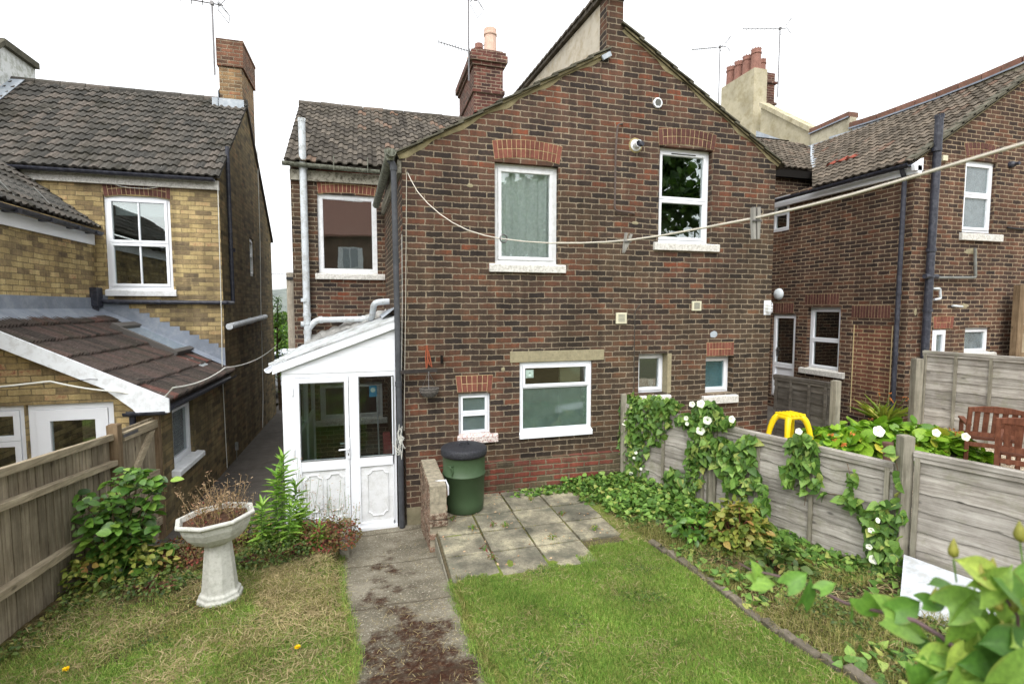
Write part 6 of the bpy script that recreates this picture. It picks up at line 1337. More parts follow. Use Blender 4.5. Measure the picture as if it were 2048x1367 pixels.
P_=spts(5500,2.5,4.9,2.0,6.2,lambda x,y: (bed_(x,y) or (2.55<x<3.3 and y>4.5)),lambda x,y:.4+.8*nz(x,y,2.5,4)); lying('dry_grass',P_,.1,STRAW,.002,.03)
P_=spts(2600,.66,2.7,2.2,4.4,lawnR,lambda x,y:.3+nz(x,y,2.5,4)); lying('dry_grass',P_,.06,STRAW,.0015,.035)
P_=[(x,y,interp(y,TP)+.018) for x,y in [(rnd.uniform(-.2,.62),rnd.uniform(2.5,5.9)) for _ in range(1100)] if rnd.random()<(1.0 if y<4.1 else .25)]; lying('path_litter',P_,.045,STRAW,.0014,.01)
P_=spts(24000,2.6,4.9,2.0,5.2,bed_,lambda x,y:.25+1.0*nz(x,y,2.2,14)); blades('bed_grass',GRSY,P_,.07,.9,.002)
P_=[(x+rnd.gauss(0,.012),pathy+rnd.gauss(0,.02),0) for _ in range(0) for x,pathy in ()]
E_=[]
for _ in range(5000):
    y=rnd.uniform(2.4,4.4); a,b=pathx(y); x=(a+rnd.gauss(-.01,.02)) if rnd.random()<.5 else (b+abs(rnd.gauss(0,.03))-.01); E_.append((x,y,gz(x,y)))
blades('path_edge_grass',GRSY,E_,.045,1.0,.002)
# --- low leafy ground cover ---
def cover(name,mat,kind,n,x0,x1,y0,y1,test,dens,size,hmax,zf=gz,up=.8):
    pts=[]; 
    while len(pts)<n:
        x=rnd.uniform(x0,x1); y=rnd.uniform(y0,y1)
        if test(x,y):
            d=dens(x,y)
            if rnd.random()<d: pts.append((x,y,zf(x,y)+rnd.uniform(0,hmax)*min(1,d)))
    N=len(pts); D=rv(N,1); D[:,2]=npr.normal(-.1,.3,N); U=rv(N,.35); U[:,2]=up; return tag(leaves(name,kind,mat,pts,D,U,size*npr.uniform(.5,1.25,N)),kind='stuff')
b1=lambda x,y: (edgex(y)+.02<x<fence_x(y)-.03 and y<6.3)
def dB(x,y):
    d=fence_x(y)-x; k=max(0,min(1,1.15-d*1.1))*.85+ .5*nz(x,y,2,2); 
    if y>4.9: k+=.5
    return k*max(.1,min(1,(y-2.5)*.5))
cover('ground_ivy',L_BIND,'heart',4200,2.5,4.4,3.2,6.33,lambda x,y: b1(x,y) or (x>2.35+.25*nz(x,y,3)+.3*(6.33-y) and y>5.3 and x<fence_x(y)),dB,.062,.16)
cover('ground_ivy',L_DARK,'oval',6500,2.6,4.8,2.0,5.4,b1,lambda x,y:.4+.9*nz(x,y,2.6,7),.032,.08)
cover('ground_ivy',L_BIND,'heart',900,2.6,4.8,2.0,4.4,b1,lambda x,y:.15+.9*nz(x,y,1.6,17),.06,.12)
cover('lawn_clover',L_DARK,'dot',5200,.7,2.75,2.1,4.5,lawnR,lambda x,y:max(0,1.6*nz(x,y,2.4,31)-.1),.016,.03)
cover('lawn_clover',L_DARK,'dot',4200,-2.5,-.1,2.7,5.0,lawnL,lambda x,y:max(.03,1.4*nz(x,y,2.1,41)-.05),.018,.03)
cover('ground_ivy',L_BIND,'heart',260,1.7,2.7,6.05,6.33,lambda x,y:True,lambda x,y:.2+.8*(x-1.7),.06,.05,lambda x,y:.35)
cover('low_weeds',L_DARK,'oval',4600,-2.5,-.4,3.6,6.2,lambda x,y:x<pathx(y)[0]-.02,lambda x,y: max(0,.02+.8*nz(x,y,1.8,3)+.3*(y-4.5)),.026,.05)
cover('low_weeds',L_DARK,'oval',1500,-2.56,-1.9,3.0,6.1,lambda x,y:True,lambda x,y: max(0,1.0-(x+2.56)*2.6)*(.3+.9*abs(nz(x,y,3,2))),.034,.12)
def mound(name,label,cat,cx,cy,rx,ry,h,n,mat,kind,size,group=None,stemm=GSTEM,ns=14,up=.6,zb=None,top=None):
    z0=gz(cx,cy) if zb is None else zb; r=plant(name,label,cat,(cx,cy,z0),group)
    pts=[];D=[];U=[]
    for _ in range(n):
        a=rnd.uniform(0,6.283); e=math.asin(rnd.uniform(0,1)); k=rnd.uniform(.45,1.0)**.5*(1+.28*noise.noise(V(math.cos(a)*2+cx,math.sin(a)*2+cy,e*2)))
        x=math.cos(a)*math.cos(e); y=math.sin(a)*math.cos(e); z=math.sin(e)
        pts.append((cx+x*rx*k,cy+y*ry*k,z0+.02+z*h*k)); D.append((x+rnd.gauss(0,.6),y+rnd.gauss(0,.6),z*.2-.25+rnd.gauss(0,.35))); U.append((x*.5+rnd.gauss(0,.3),y*.5+rnd.gauss(0,.3),up+z*.4))
    leaves('foliage',kind,mat,pts,D,U,size*npr.uniform(.6,1.25,n),r)
    mb=MB()
    for _ in range(ns):
        p=pts[rnd.randrange(n)]; b=V(cx+rnd.uniform(-.2,.2)*rx,cy+rnd.uniform(-.2,.2)*ry,z0-.02); p=Vector(p); mb.tube(arc(b,V((b.x+p.x)/2,(b.y+p.y)/2,p.z*.8+b.z*.2),p,4),.005,5)
    mb.build('stem',stemm,r); return r
# --- left shrub ---
q=PZ(240,1150,.3); sx,sy=q.x,q.y
r=plant('leafy_shrub','glossy green shrub with oval leaves in front of the left fence','shrub',(sx,sy,.3))
pts=[];D=[];U=[]; mb=MB(); RS_=random.Random(3)
for k in range(46):
    a=RS_.uniform(0,6.28); rr=RS_.uniform(.05,.37); tz=RS_.uniform(.25,1.02)*(1-.25*rr); top=V(sx+.04+math.cos(a)*rr*1.0,sy+math.sin(a)*rr*.8,.3+tz); b=V(sx+RS_.uniform(-.06,.06),sy+RS_.uniform(-.06,.06),.28)
    path=arc(b,V((b.x*.6+top.x*.4),(b.y*.6+top.y*.4),top.z*.75),top,6); mb.tube(path,.006,5,r2=.002)
    for i in range(2,7):
        nL=3 if i<6 else 7
        for _ in range(nL):
            p=path[i]+V(RS_.gauss(0,.02),RS_.gauss(0,.02),RS_.gauss(0,.02)); an=RS_.uniform(0,6.28); pts.append(tuple(p)); D.append((math.cos(an),math.sin(an),RS_.uniform(-.5,.3))); U.append((0+RS_.gauss(0,.2),-.25,1))
leaves('foliage','oval',L_SHR,pts,D,U,.105*npr.uniform(.55,1.15,len(pts)),r,roll=.35,wid=1.15); mb.build('stem',BARK,r)
mound('low_bush','yellowing bush spreading at the foot of the glossy left shrub','bush',sx+.02,sy-.1,.5,.3,.36,520,L_PEON,'oval',.06,None)
mound('broad_weed','single broad round green leaf plant below the left shrub','plant',*PZ(283,1145,.33)[:2],.09,.07,.1,7,L_SHR,'round',.11)
mound('climbing_weed','thin pale climber growing up the left fence post','climber',*(-2.54,5.75),.1,.16,.8,70,L_PEON,'oval',.045,zb=.25)
# --- tall green plants by the porch ---
def tallplant(px,py,hpx,lab,z=.24,n=1,seed=1,spread=.02):
    q=PZ(px,py,z); dep=(q-CAM).dot(cf); H=hpx/FPX*dep; r=plant('tall_weed',lab,'weed',(q.x,q.y,z),'tall green weeds beside the porch'); RR=random.Random(seed); mb=MB(); pts=[];D=[];U=[]
    for s in range(n):
        hh=H*(1 if s==0 else RR.uniform(.45,.85)); b=V(q.x+RR.gauss(0,spread),q.y+RR.gauss(0,spread),z-.03); t=b+V(RR.gauss(0,.06),RR.gauss(0,.05),hh); path=[b.lerp(t,k/6)+V(.01*math.sin(k+s),0,0) for k in range(7)]; mb.tube(path,.006,6,r2=.002)
        N=int(95*hh/1.0)+12
        for i in range(N):
            f=.08+.92*(i/N); p=b.lerp(t,f); a=i*2.4+RR.gauss(0,.3); w=.3+.7*(1-f); pts.append(tuple(p)); D.append((math.cos(a),math.sin(a),.75-.9*(1-f)+.9*(f>.93))); U.append((-math.cos(a)*.5,-math.sin(a)*.5,1))
    P_=np.array(pts); leaves('foliage','lance',L_GOLD,P_,D,U,.15*npr.uniform(.6,1.1,len(pts)),r,roll=.3,wid=1.1); mb.build('stem',GSTEM,r)
tallplant(556,1105,200,'tallest bright green weed with narrow leaves in front of the porch door',n=2,seed=2)
tallplant(530,1110,120,'shorter narrow leaved weed left of the tallest one',n=2,seed=5); tallplant(598,1085,125,'narrow leaved weed growing right against the porch door frame',n=3,seed=7); tallplant(580,1120,110,'low narrow leaved weed in front of the tallest one',n=3,seed=9,spread=.06)
# --- dry stalks ---
def stalks(name,label,cat,cx,cy,z,rx,ry,h,n,red=True,group=None,parent=None,seed=1,dens=8):
    RR=random.Random(seed); r=plant(name,label,cat,(cx,cy,z),group); mb=MB(); pts=[];D=[];U=[];p2=[];D2=[];U2=[]
    for _ in range(n):
        a=RR.uniform(0,6.28); k=math.sqrt(RR.random()); b=V(cx+math.cos(a)*rx*k,cy+math.sin(a)*ry*k,z); hh=h*RR.uniform(.5,1.1); t=b+V(RR.gauss(0,.07),RR.gauss(0,.07),hh*RR.uniform(.6,1.1)); mb.tube([b,b.lerp(t,.5)+V(RR.gauss(0,.015),RR.gauss(0,.015),0),t],.0016,4)
        for i in range(dens):
            f=.62+.4*RR.random(); p=b.lerp(t,f)+V(RR.gauss(0,.022),RR.gauss(0,.022),RR.gauss(0,.02)); pts.append(tuple(p)); D.append((RR.gauss(0,1),RR.gauss(0,1),.6)); U.append((RR.gauss(0,1),RR.gauss(0,1),.6))
        for i in range(5):
            p=b.lerp(t,RR.uniform(.0,.6)); p2.append(tuple(p)); D2.append((RR.gauss(0,1),RR.gauss(0,1),.3)); U2.append((0,0,1))
    mb.build('stalk',DSTEM if red else GSTEM,r); tag(leaves('seed_head','lance',L_DRY,pts,D,U,.026*npr.uniform(.5,1.3,len(pts)),r),kind='stuff'); leaves('foliage','dot',L_SED,p2,D2,U2,.022*npr.uniform(.6,1.3,len(p2)),r); return r
stalks('dry_sedum','dry reddish stalks with pale seed heads growing in the white pedestal bowl','dry plant',-1.25,4.62,1.02,.21,.2,.34,75,seed=3,dens=9)
q=PZ(640,1090,.2); stalks('dry_weed','thin dry stalks in front of the lower porch door panel','dry weed',q.x+.05,q.y+.25,.16,.2,.1,.62,26,False,'dry stalks along the bed',seed=4,dens=9)
q=PZ(610,1080,.2); stalks('dry_weed','tall wiry stalk with seed pods beside the porch door hinge','dry weed',q.x,q.y+.2,.16,.08,.05,.85,9,False,'dry stalks along the bed',seed=6,dens=12)
q=PZ(690,1070,.15); stalks('dry_weed','pale dry grass clump at the right foot of the porch door','dry weed',q.x,q.y+.1,.12,.12,.08,.4,18,False,'dry stalks along the bed',seed=8,dens=9)
q=PZ(430,1120,.27); stalks('dry_weed','dry stalks rising behind the white pedestal bowl','dry weed',q.x,q.y+.3,.25,.35,.15,.45,40,True,'dry stalks along the bed',seed=9,dens=6)
for i,(px,py,rx,ry,h,n,lab) in enumerate([(650,1095,.36,.22,.3,1500,'red and green sedum clump at the corner of the path by the porch'),(545,1125,.4,.22,.2,1100,'low yellow green clump at the foot of the tall weeds'),(500,1080,.35,.2,.3,1000,'yellowish clump behind the tall weeds'),(380,1130,.42,.22,.28,1200,'brownish green clump behind the white pedestal'),(300,1190,.35,.2,.12,700,'flat green weed patch left of the white pedestal')]):
    q=PZ(px,py,.27); mound('sedum_clump',lab,'clump',q.x,q.y,rx,ry,h,n,L_SED if i in(0,3) else (L_PEON if i==2 else L_DARK),'oval',.03,'clumps in the left bed',stemm=REDST,ns=20)
# stones in the bed
for px,py,s_ in ((612,1040,.13),(655,1045,.15),(585,1050,.1)):
    q=PZ(px,py,.28); mb=MB(); mb.lathe([(s_*.0,0),(s_,.02),(s_*.95,.07),(s_*.6,.13),(0,.15)],9,V(q.x,q.y,.14)); o=mb.build('rock',plain('dark_rock_%d'%px,C3(92,86,80),.95,.1,.3,14,.02),bev=.01)
    for v in o.data.vertices: v.co+=Vector((noise.noise(v.co*9),noise.noise(v.co*9+V(5,5,5)),noise.noise(v.co*7)))*.03
    tag(o,{612:'dark rough rock at the foot of the porch door, left one',655:'larger dark rock below the handle side of the porch door',585:'small dark rock at the foot of the porch post'}[px],'rock','rocks by the porch')
# --- bindweed on the right fence ---
def fpt(px,py,off=.06):
    P=PL(px,py,FB0+FN*off,FN); 
    return P
def climber(label,blobs,trails,flowers,size=.085,seed=1,mat=L_BIND,off=.07,extra=None):
    c0_=fpt(blobs[0][0],blobs[0][1]); r=plant('bindweed',label,'climbing plant',tuple(c0_),'bindweed on the grey fence'); RR=random.Random(seed); pts=[];D=[];U=[]
    for (px,py,rx,ry,n) in blobs:
        for _ in range(n):
            a=RR.uniform(0,6.28); k=math.sqrt(RR.random()); p=fpt(px+math.cos(a)*rx*k,py+math.sin(a)*ry*k,off+RR.uniform(-.03,.1)*(1-k*.6)); pts.append(tuple(p)); D.append((RR.gauss(-.2,.6),RR.gauss(-.1,.6),RR.gauss(-.75,.35))); U.append((FN.x+RR.gauss(0,.35),FN.y+RR.gauss(0,.35),.55+RR.gauss(0,.3)))
    mb=MB()
    for tr_ in trails:
        P=[fpt(x,y,.05) for x,y in tr_]; mb.tube([P[0]]+[v+V(RR.gauss(0,.006),RR.gauss(0,.006),0) for a,b in zip(P,P[1:]) for v in (a.lerp(b,.5),b)],.0032,5)
        for a,b in zip(P,P[1:]):
            L=(b-a).length
            for i in range(int(L/.045)):
                if RR.random()<.75:
                    p=a.lerp(b,RR.random())+FN*.02; pts.append(tuple(p)); D.append((RR.gauss(0,.7),RR.gauss(0,.7),RR.gauss(-.6,.4))); U.append((FN.x+RR.gauss(0,.3),FN.y+RR.gauss(0,.3),.5))
    leaves('foliage','heart',mat,pts,D,U,size*npr.uniform(.35,1.25,len(pts)),r,roll=.45)
    if trails: mb.build('stem',VINE,r)
    for (px,py,s_,dx,dz) in flowers:
        p=fpt(px,py,.16); trumpet(r,p,V(-.55+dx,-.75,.15+dz),s_*.82)
    return r
def trumpet(par,p,d,s):
    mb=MB(); d=Vector(d).normalized(); n=20; vs=[]; q=d.to_track_quat('Z','Y')
    prof=[(.05,-1.0),(.07,-.7),(.16,-.4),(.36,-.12),(.72,.02),(.98,-.04)]
    for r_,z in prof:
        for j in range(n):
            a=2*math.pi*j/n; rr_=r_*(1+(.07*math.cos(5*a) if r_>.5 else 0)); vs.append(Vector(p)+q@(V(math.cos(a)*rr_,math.sin(a)*rr_,z+(.06*math.sin(5*a+1) if r_>.6 else 0))*s))
    mb.add(vs,[(i*n+j,i*n+(j+1)%n,(i+1)*n+(j+1)%n,(i+1)*n+j) for i in range(5) for j in range(n)]); mb.build('flower',PETW,par,smooth=True)
climber('thick curtain of bindweed hanging over the far end of the fence by the house wall',[(1262,845,38,60,420),(1300,812,62,20,330),(1255,900,42,48,300),(1248,960,52,42,300),(1315,850,26,40,110),(1375,838,25,12,60),(1225,985,40,25,140),(1236,880,24,60,220),(1228,945,34,42,220),(1290,830,40,26,160)],[((1215,990),(1228,930),(1240,870),(1246,810)),((1330,830),(1380,838),(1425,850)),((1243,800),(1250,790),(1268,792))],[(1248,845,.045,0,0),(1222,868,.028,-.3,0),(1272,905,.028,.2,-.1),(1268,915,.024,.2,0),(1262,946,.032,.1,-.3),(1282,937,.024,.3,0)],seed=2)
climber('bindweed clump with several white trumpet flowers over the fence joint',[(1412,825,30,22,170),(1400,850,24,28,120),(1440,842,30,14,80),(1405,895,30,36,120),(1388,940,22,40,70),(1368,985,26,30,70),(1345,960,20,26,50)],[((1395,850),(1380,920),(1368,985),(1360,1030)),((1405,850),(1400,920),(1385,1010))],[(1415,840,.062,0,.05),(1401,861,.062,-.1,-.1),(1402,807,.06,.1,.3),(1384,808,.045,-.4,.1),(1372,836,.036,-.6,0),(1464,838,.05,.5,0),(1374,847,.03,-.5,0)],seed=3)
climber('bindweed spreading leaves over the second fence panel',[(1440,900,32,28,80),(1462,925,34,34,110),(1490,895,18,22,40),(1500,880,12,12,25),(1470,965,24,20,45),(1500,930,10,30,20),(1520,972,18,14,16)],[((1500,875),(1498,930),(1490,1000)),((1430,890),(1460,940),(1455,1000)),((1490,950),(1530,990))],[],size=.095,seed=4)
climber('bindweed tuft hanging over the third fence batten',[(1605,893,26,26,130),(1598,930,22,24,55),(1575,945,16,22,26),(1640,960,14,10,9),(1630,925,10,14,12)],[((1615,880),(1612,960),(1609,1010)),((1590,930),(1570,960),(1585,975),(1605,965))],[(1598,862,.04,.2,.3)],size=.09,seed=5)
climber('thin bindweed spray trailing down the fence between the third batten and the post',[(1706,965,12,30,16),(1712,1010,14,18,18),(1695,1000,14,8,8)],[((1694,925),(1702,960),(1710,1005),(1722,1025)),((1609,950),(1640,985),(1690,990))],[],size=.085,seed=6)
climber('bindweed around the fence post with large white flowers',[(1750,1045,34,30,60),(1765,1090,34,40,80),(1755,1150,34,40,80),(1775,1010,20,24,22),(1800,1030,14,12,12),(1785,1130,20,50,50),(1740,1180,28,20,40)],[((1785,880),(1800,965),(1795,1060),(1782,1200)),((1772,1005),(1770,1100),(1760,1210))],[(1748,1118,.05,0,0),(1756,1040,.03,.5,.1),(1742,1060,.032,-.7,0),(1738,1093,.032,-.7,-.1)],size=.085,seed=7)
climber('leafy bindweed creeping up from the ground at the foot of the fence',[(1330,1010,60,24,240),(1400,1050,60,34,260),(1500,1060,40,50,160),(1560,1085,30,24,70),(1525,1000,16,26,30)],[((1440,1000),(1480,1060),(1520,1100))],[],size=.09,seed=8,off=.16)
# peony-like clump and darker shrublets at the foot
for (px,py,z,rx,ry,h,n,lab,mt) in [(1475,1085,.4,.3,.24,.46,620,'yellowing leafy clump at the foot of the second fence panel',L_PEON),(1400,1070,.38,.3,.22,.3,380,'green leafy clump below the first batten of the fence',L_SHR),(1560,1150,.42,.28,.2,.2,260,'low green clump at the foot of the third batten',L_DARK)]:
    q=PZ(px,py,z); mound('leafy_clump',lab,'clump',min(q.x,fence_x(q.y)-.25),q.y,rx,ry,h,n,mt,'oval',.085,'clumps below the fence',stemm=REDST,ns=24)
# --- neighbour's bed ---
BZ=.81
for i,(px,py,rx,ry,h,n,sz,lab) in enumerate([(1690,872,.55,.5,.34,420,.15,'broad leaved plant mass in the neighbour bed behind the fence, left part'),(1780,872,.6,.5,.42,460,.16,'broad leaved plant mass in the middle of the neighbour bed'),(1870,880,.55,.45,.36,400,.14,'broad leaved plant mass nearest the brown chairs'),(1640,878,.3,.3,.3,160,.1,'small leafy plants at the left end of the neighbour bed')]):
    q=PZ(px,py,BZ+h*.6); mound('broad_leaf_plant',lab,'plant',q.x,q.y,rx,ry,h,n,L_BERG,'round',sz,'broad leaved plants in the neighbour bed',zb=BZ,up=.9)
fb_=plant('orange_flower_plant','small orange flowers scattered among the broad leaves','flowers',tuple(PZ(1700,880,.9)),None)
for px,py in ((1665,872),(1672,880),(1684,886),(1705,868),(1690,889),(1905,858),(1915,865),(1742,838)):
    q=PZ(px,py,BZ+.4); pts=[(q.x+rnd.gauss(0,.012),q.y+rnd.gauss(0,.015),q.z+rnd.gauss(0,.008)) for _ in range(6)]
    leaves('flower','oval',PETO,pts,rv(6,1),rv(6,1)+np.array([0,0,1]),.034*npr.uniform(.6,1.2,6),fb_)
nb_=plant('white_bindweed','white trumpet flowers opening above the neighbour bed','flowers',tuple(PZ(1756,861,.95)))
for px,py,s_ in ((1758,862,.07),(1873,865,.05),(1932,873,.05),(1597,865,.04)): trumpet(nb_,PZ(px,py,BZ+.42),V(-.4,-.8,.3),s_)
def strap(px,py,z,n,h,lab,seed):
    RR=random.Random(seed); q=PZ(px,py,z); r=plant('strap_leaf_clump',lab,'plant',(q.x,q.y,z),'strap leaved clumps'); D=[];U=[];P=[];S=[]
    for _ in range(n): a=RR.uniform(0,6.28); P.append((q.x+RR.gauss(0,.05),q.y+RR.gauss(0,.05),z)); D.append((math.cos(a)*.8,math.sin(a)*.8,1.3*RR.uniform(.5,1.6))); U.append((-math.cos(a)*.6,-math.sin(a)*.6,.6)); S.append(h*RR.uniform(.6,1.15))
    leaves('foliage','blade',L_STRAP,P,D,U,S,r,roll=.4,wid=1.2)
    pp=[]; mb=MB()
    for _ in range(5):
        t=V(q.x+RR.gauss(0,.16),q.y+RR.gauss(0,.1),z+h*RR.uniform(.8,1.05)); mb.tube([V(q.x,q.y,z),t],.003,4); pp+=[(t.x+RR.gauss(0,.02),t.y+RR.gauss(0,.02),t.z+RR.gauss(0,.02)) for _ in range(7)]
    mb.build('stem',GSTEM,r); leaves('flower','oval',PETO,pp,rv(len(pp),1),rv(len(pp),1),np.full(len(pp),.035),r)
strap(1832,835,.81,70,.62,'strap leaved clump with orange flowers against the tall fence',3); strap(1765,842,.81,60,.5,'spiky yellow green clump left of the black downpipe foot',5); strap(1800,832,.81,40,.55,'strap leaved clump in front of the black downpipe',7)
# --- dandelions, patio weeds ---
for px,py,lab in ((595,1293,'yellow dandelion flower on the lawn near the path'),(132,1337,'yellow dandelion flower near the lower left corner')):
    z=.45
    for _ in range(6): q=PZ(px,py,z+.05); z=gz(q.x,q.y)
    r=plant('dandelion',lab,'flower',tuple(q),'yellow dandelions'); mb=MB(); mb.tube([V(q.x,q.y,z-.01),q],.002,5); mb.build('stem',GSTEM,r); N=70; a=npr.uniform(0,6.28,N); D=np.stack([np.cos(a),np.sin(a),npr.uniform(.05,.9,N)],1); leaves('petals','lance',PETY,np.tile(np.array(q),(N,1)),D,np.tile([0,0,1.],(N,1)),.021*npr.uniform(.7,1.1,N),r,wid=2.2)
for i,(px,py) in enumerate(((945,1058),(985,1052),(1010,1052),(1125,1030),(1062,1000),(970,1100),(1105,1077),(985,1118),(1190,1060),(905,1040))):
    q=PZ(px,py,.352); mound('crack_weed',''+['small weed in the patio joint right beside the bin','small weed in the middle of the back patio joints','tiny weed just right of the second patio seam','small weed near the right end of the back patio seam','tiny weed at the foot of the plinth on the patio','small weed on the front left patio joint','small weed in the centre of the front patio joints','tiny weed near the lower patio edge','small weed at the right edge of the patio','tiny weed between the bin and the stub wall'][i],'weed',q.x,q.y,.035,.03,.05,26,L_SED if i%2 else L_PEON,'lance',.035,'weeds in the patio joints',ns=4,zb=.35)
jn=[]
for x in XS[1:4]: jn+=[(x+rnd.gauss(0,.008),rnd.uniform(4.35,6.3),.335) for _ in range(700)]
for y in YS[1:5]: jn+=[(rnd.uniform(.7,2.5),y+rnd.gauss(0,.008),.335) for _ in range(450)]
jn=[p for p in jn if nz(p[0],p[1],4)>-.05]; blades('joint_moss',GRSY,jn,.02,.8,.0016)
DB=[]
for _ in range(420):
    x=rnd.uniform(.68,2.5); y=rnd.uniform(4.4,6.3)
    if rnd.random()<(.9 if (x<1.5 and y>5.5) else .25)+.5*nz(x,y,3,8): DB.append((x,y,.353+rnd.random()*.006))
Dd=rv(len(DB),1); Dd[:,2]*=.1; tag(leaves('leaf_litter','oval',L_DRY,DB,Dd,np.tile([0,0,1.],(len(DB),1)),.026*npr.uniform(.4,1.3,len(DB)),roll=.3),kind='stuff')
E_=[]
for _ in range(9000):
    y=rnd.uniform(2.4,6.0); a,b=pathx(y); s_=rnd.random()<.5; k=.5+.9*noise.noise(V(y*5,s_*9,0))
    if rnd.random()<k and (s_ or y<4.4): x=(a+abs(rnd.gauss(0,.03))-.02) if s_ else (b-abs(rnd.gauss(0,.03))+.01); E_.append((x,y,interp(y,TP)+.01))
blades('path_edge_grass',GRS,E_,.05,1.2,.0018)
# --- trees beyond the alley and behind the camera ---
def tree(label,x,y,z0,h,cr_,n,size,mat=L_TREE,conif=False,seed=1,trunk=.12,cz=.6,cat='tree'):
    RR=random.Random(seed); r=plant('tree',label,cat,(x,y,z0)); mb=MB(); mb.tube([V(x,y,z0),V(x+.03*h*RR.uniform(-1,1),y,z0+h*.5),V(x,y,z0+h*.93)],trunk,8,r2=trunk*.2); pts=[];D=[];U=[]; cl_=[]
    K=18 if not conif else 40
    for k in range(K):
        if conif: f=RR.uniform(.12,1); a=RR.uniform(0,6.28); rr=cr_*(1-f)*RR.uniform(.5,1); c=V(x+math.cos(a)*rr,y+math.sin(a)*rr,z0+h*f); s=cr_*.22
        else:
            a=RR.uniform(0,6.28); rr=cr_*math.sqrt(RR.random())*.8; f=RR.uniform(.0,1); c=V(x+math.cos(a)*rr,y+math.sin(a)*rr,z0+h*(cz-.2+.5*f)); s=cr_*RR.uniform(.25,.42)
        mb.tube([V(x,y,min(c.z-.2*h*.3,z0+h*.8)),c],trunk*.25,5,r2=trunk*.05); cl_.append((c,s))
    for _ in range(n):
        c,s=cl_[RR.randrange(K)]; pts.append((c.x+RR.gauss(0,s*.5),c.y+RR.gauss(0,s*.5),c.z+RR.gauss(0,s*.4)))
    mb.build('trunk',BARK,r); N=len(pts); Dd=rv(N,1); Uu=rv(N,.5); Uu[:,2]=.8; leaves('crown','oval' if not conif else 'lance',mat,pts,Dd,Uu,size*npr.uniform(.6,1.3,N),r)
q=PY(566,700,14.8); tree('young conifer with light tips behind the alley',q.x-.1,14.8,0,3.05,.42,420,.12,L_SHR,True,3,.05)
q=PY(575,700,24); tree('rounded green bush behind the parked car',q.x-.3,24,0,2.0,1.0,2600,.16,L_SHR,False,4,.1)
q=PY(570,660,40); tree('dark tree at the foot of the hill behind the pole',q.x,40,0,2.2,2.2,2000,.3,L_TREE,False,6,.2)
tree('tall tree behind the camera reflected in the upstairs windows',14.5,-12,2,11,5.2,9000,.45,L_TREE,False,8,.3); tree('second tree behind the camera reflected in the lower windows',6.5,-11,2,7,3.0,5000,.4,L_TREE,False,9,.25)
# --- foreground branch ---
fo=plant('foreground_climber','out of focus leafy climber with green buds close to the camera at the lower right','climbing plant',tuple(PD(1960,1300,1.1)))
mb=MB(); sp=[(2075,1375,.95),(2000,1345,1.0),(1945,1325,1.02),(1880,1270,1.08),(1830,1240,1.1),(1760,1222,1.15),(1690,1205,1.2),(1620,1170,1.25),(1560,1152,1.28),(1500,1138,1.32),(1478,1125,1.34)]
P=[PD(*t) for t in sp]; mb.tube(P,[.0065,.006,.0058,.0055,.005,.0045,.004,.0035,.003,.0025,.002],8)
mb.tube([PD(1890,1372,1.05),PD(1905,1340,1.05),PD(1950,1318,1.03),PD(1990,1290,1.02)],.0022,6); mb.tube([PD(2040,1300,1.0),PD(2035,1230,1.0),PD(2000,1180,1.0)],.003,6)
mb.build('stem',plain('purple_stem',C3(92,70,72),.5,.4,.15,30),fo,smooth=True)
RR=random.Random(12); pts=[];D=[];U=[];S=[]
def addl(px,py,t,s,dx,dz,ux=0,uz=.4): 
    pts.append(tuple(PD(px,py,t))); d=cr*dx+cu*dz-cf*.15; D.append(tuple(d)); U.append(tuple(-cf*.8+cr*ux+cu*uz)); S.append(s*.85)
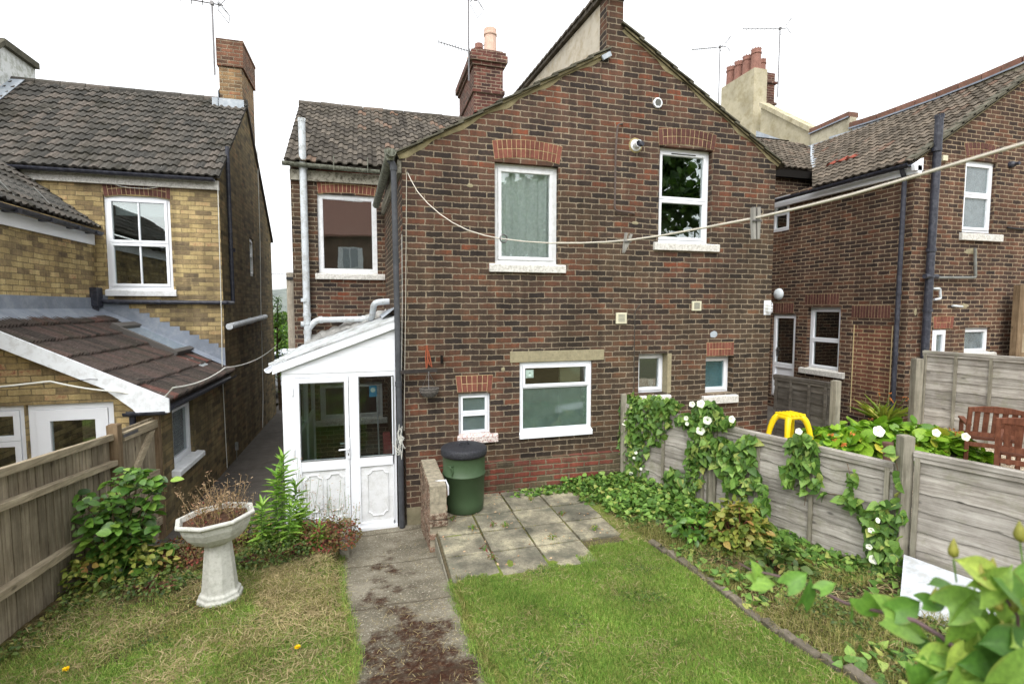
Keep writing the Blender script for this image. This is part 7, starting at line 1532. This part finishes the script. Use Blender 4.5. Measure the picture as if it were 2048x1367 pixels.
for a in [(1505,1165,1.3,.07,1,.15),(1515,1150,1.3,.05,-.3,1),(1575,1170,1.26,.07,.9,.7,0,.9),(1605,1205,1.24,.075,.5,1,.5,.5),(1640,1180,1.22,.05,.9,.7,-.5,1.2),(1700,1232,1.18,.045,.2,1.0,.6,.6),(1722,1195,1.16,.075,.7,-.9,-.6,.9),(1790,1222,1.12,.075,1.0,.45,0,.8),(1845,1205,1.1,.06,1,.1,0,1.4),(1895,1215,1.06,.1,.9,.5,-.2,.3),(1925,1275,1.05,.12,.35,1,0,.2),(1905,1180,1.1,.07,-.9,.5,0,.9),(1960,1180,1.0,.1,.8,.5,0,.5),(1975,1150,1.0,.08,-.8,.5,.3,.8),(2040,1200,1.0,.11,-.5,.6,0,.4),(1770,1230,1.12,.13,1,-.35,0,1.3),(1900,1320,1.05,.09,-.9,.2,0,.8),(1860,1345,1.05,.1,.9,.2,0,.6),(1975,1320,1.0,.12,.9,.1,0,.5),(1930,1360,1.0,.11,-.3,-.9,0,.3),(1830,1330,1.05,.08,.3,-1,0,.6),(2045,1290,.98,.1,-1,.2,0,.4),(2020,1370,.95,.12,.3,.5,0,.4),(1865,1300,1.1,.06,-1,.6,0,.5)]: addl(*a)
for _ in range(420):
    px=RR.uniform(1850,2085); py=RR.uniform(1150,1390); 
    if py<1360-(px-1850)*.95: continue
    addl(px,py,RR.uniform(1.0,1.4),RR.uniform(.035,.1),RR.uniform(-1,1),RR.uniform(-1,1),RR.uniform(-.4,.4),RR.uniform(0,.9))
leaves('foliage','big',L_FORE,pts,D,U,S,fo,roll=.35,wid=1.0)
for px,py,t,s in ((1907,1095,1.05,.034),(2040,1062,1.0,.036),(1870,1188,1.08,.028),(1960,1148,1.0,.036),(1985,1130,1.02,.028),(2028,1205,1.0,.03),(1998,1205,1.0,.026),(2005,1255,1.0,.026)):
    c=PD(px,py,t); ax=(cu+cr*RR.uniform(-.2,.2)); s*=.8; bm_=MB(); bm_.lathe([(0,0),(s*.32,s*.25),(s*.38,s*.6),(s*.22,s*1.1),(.0,s*1.6)],8,c-ax*s*.8,ax=ax); bm_.build('bud',L_BUD,fo,smooth=True)
bs_=MB()
for px,py,t in ((1907,1118,1.05),(2040,1085,1.0)): bs_.tube([PD(px,py,t),PD(px+6,py+45,t)],.0018,5)
bs_.build('bud_stem',GSTEM,fo)
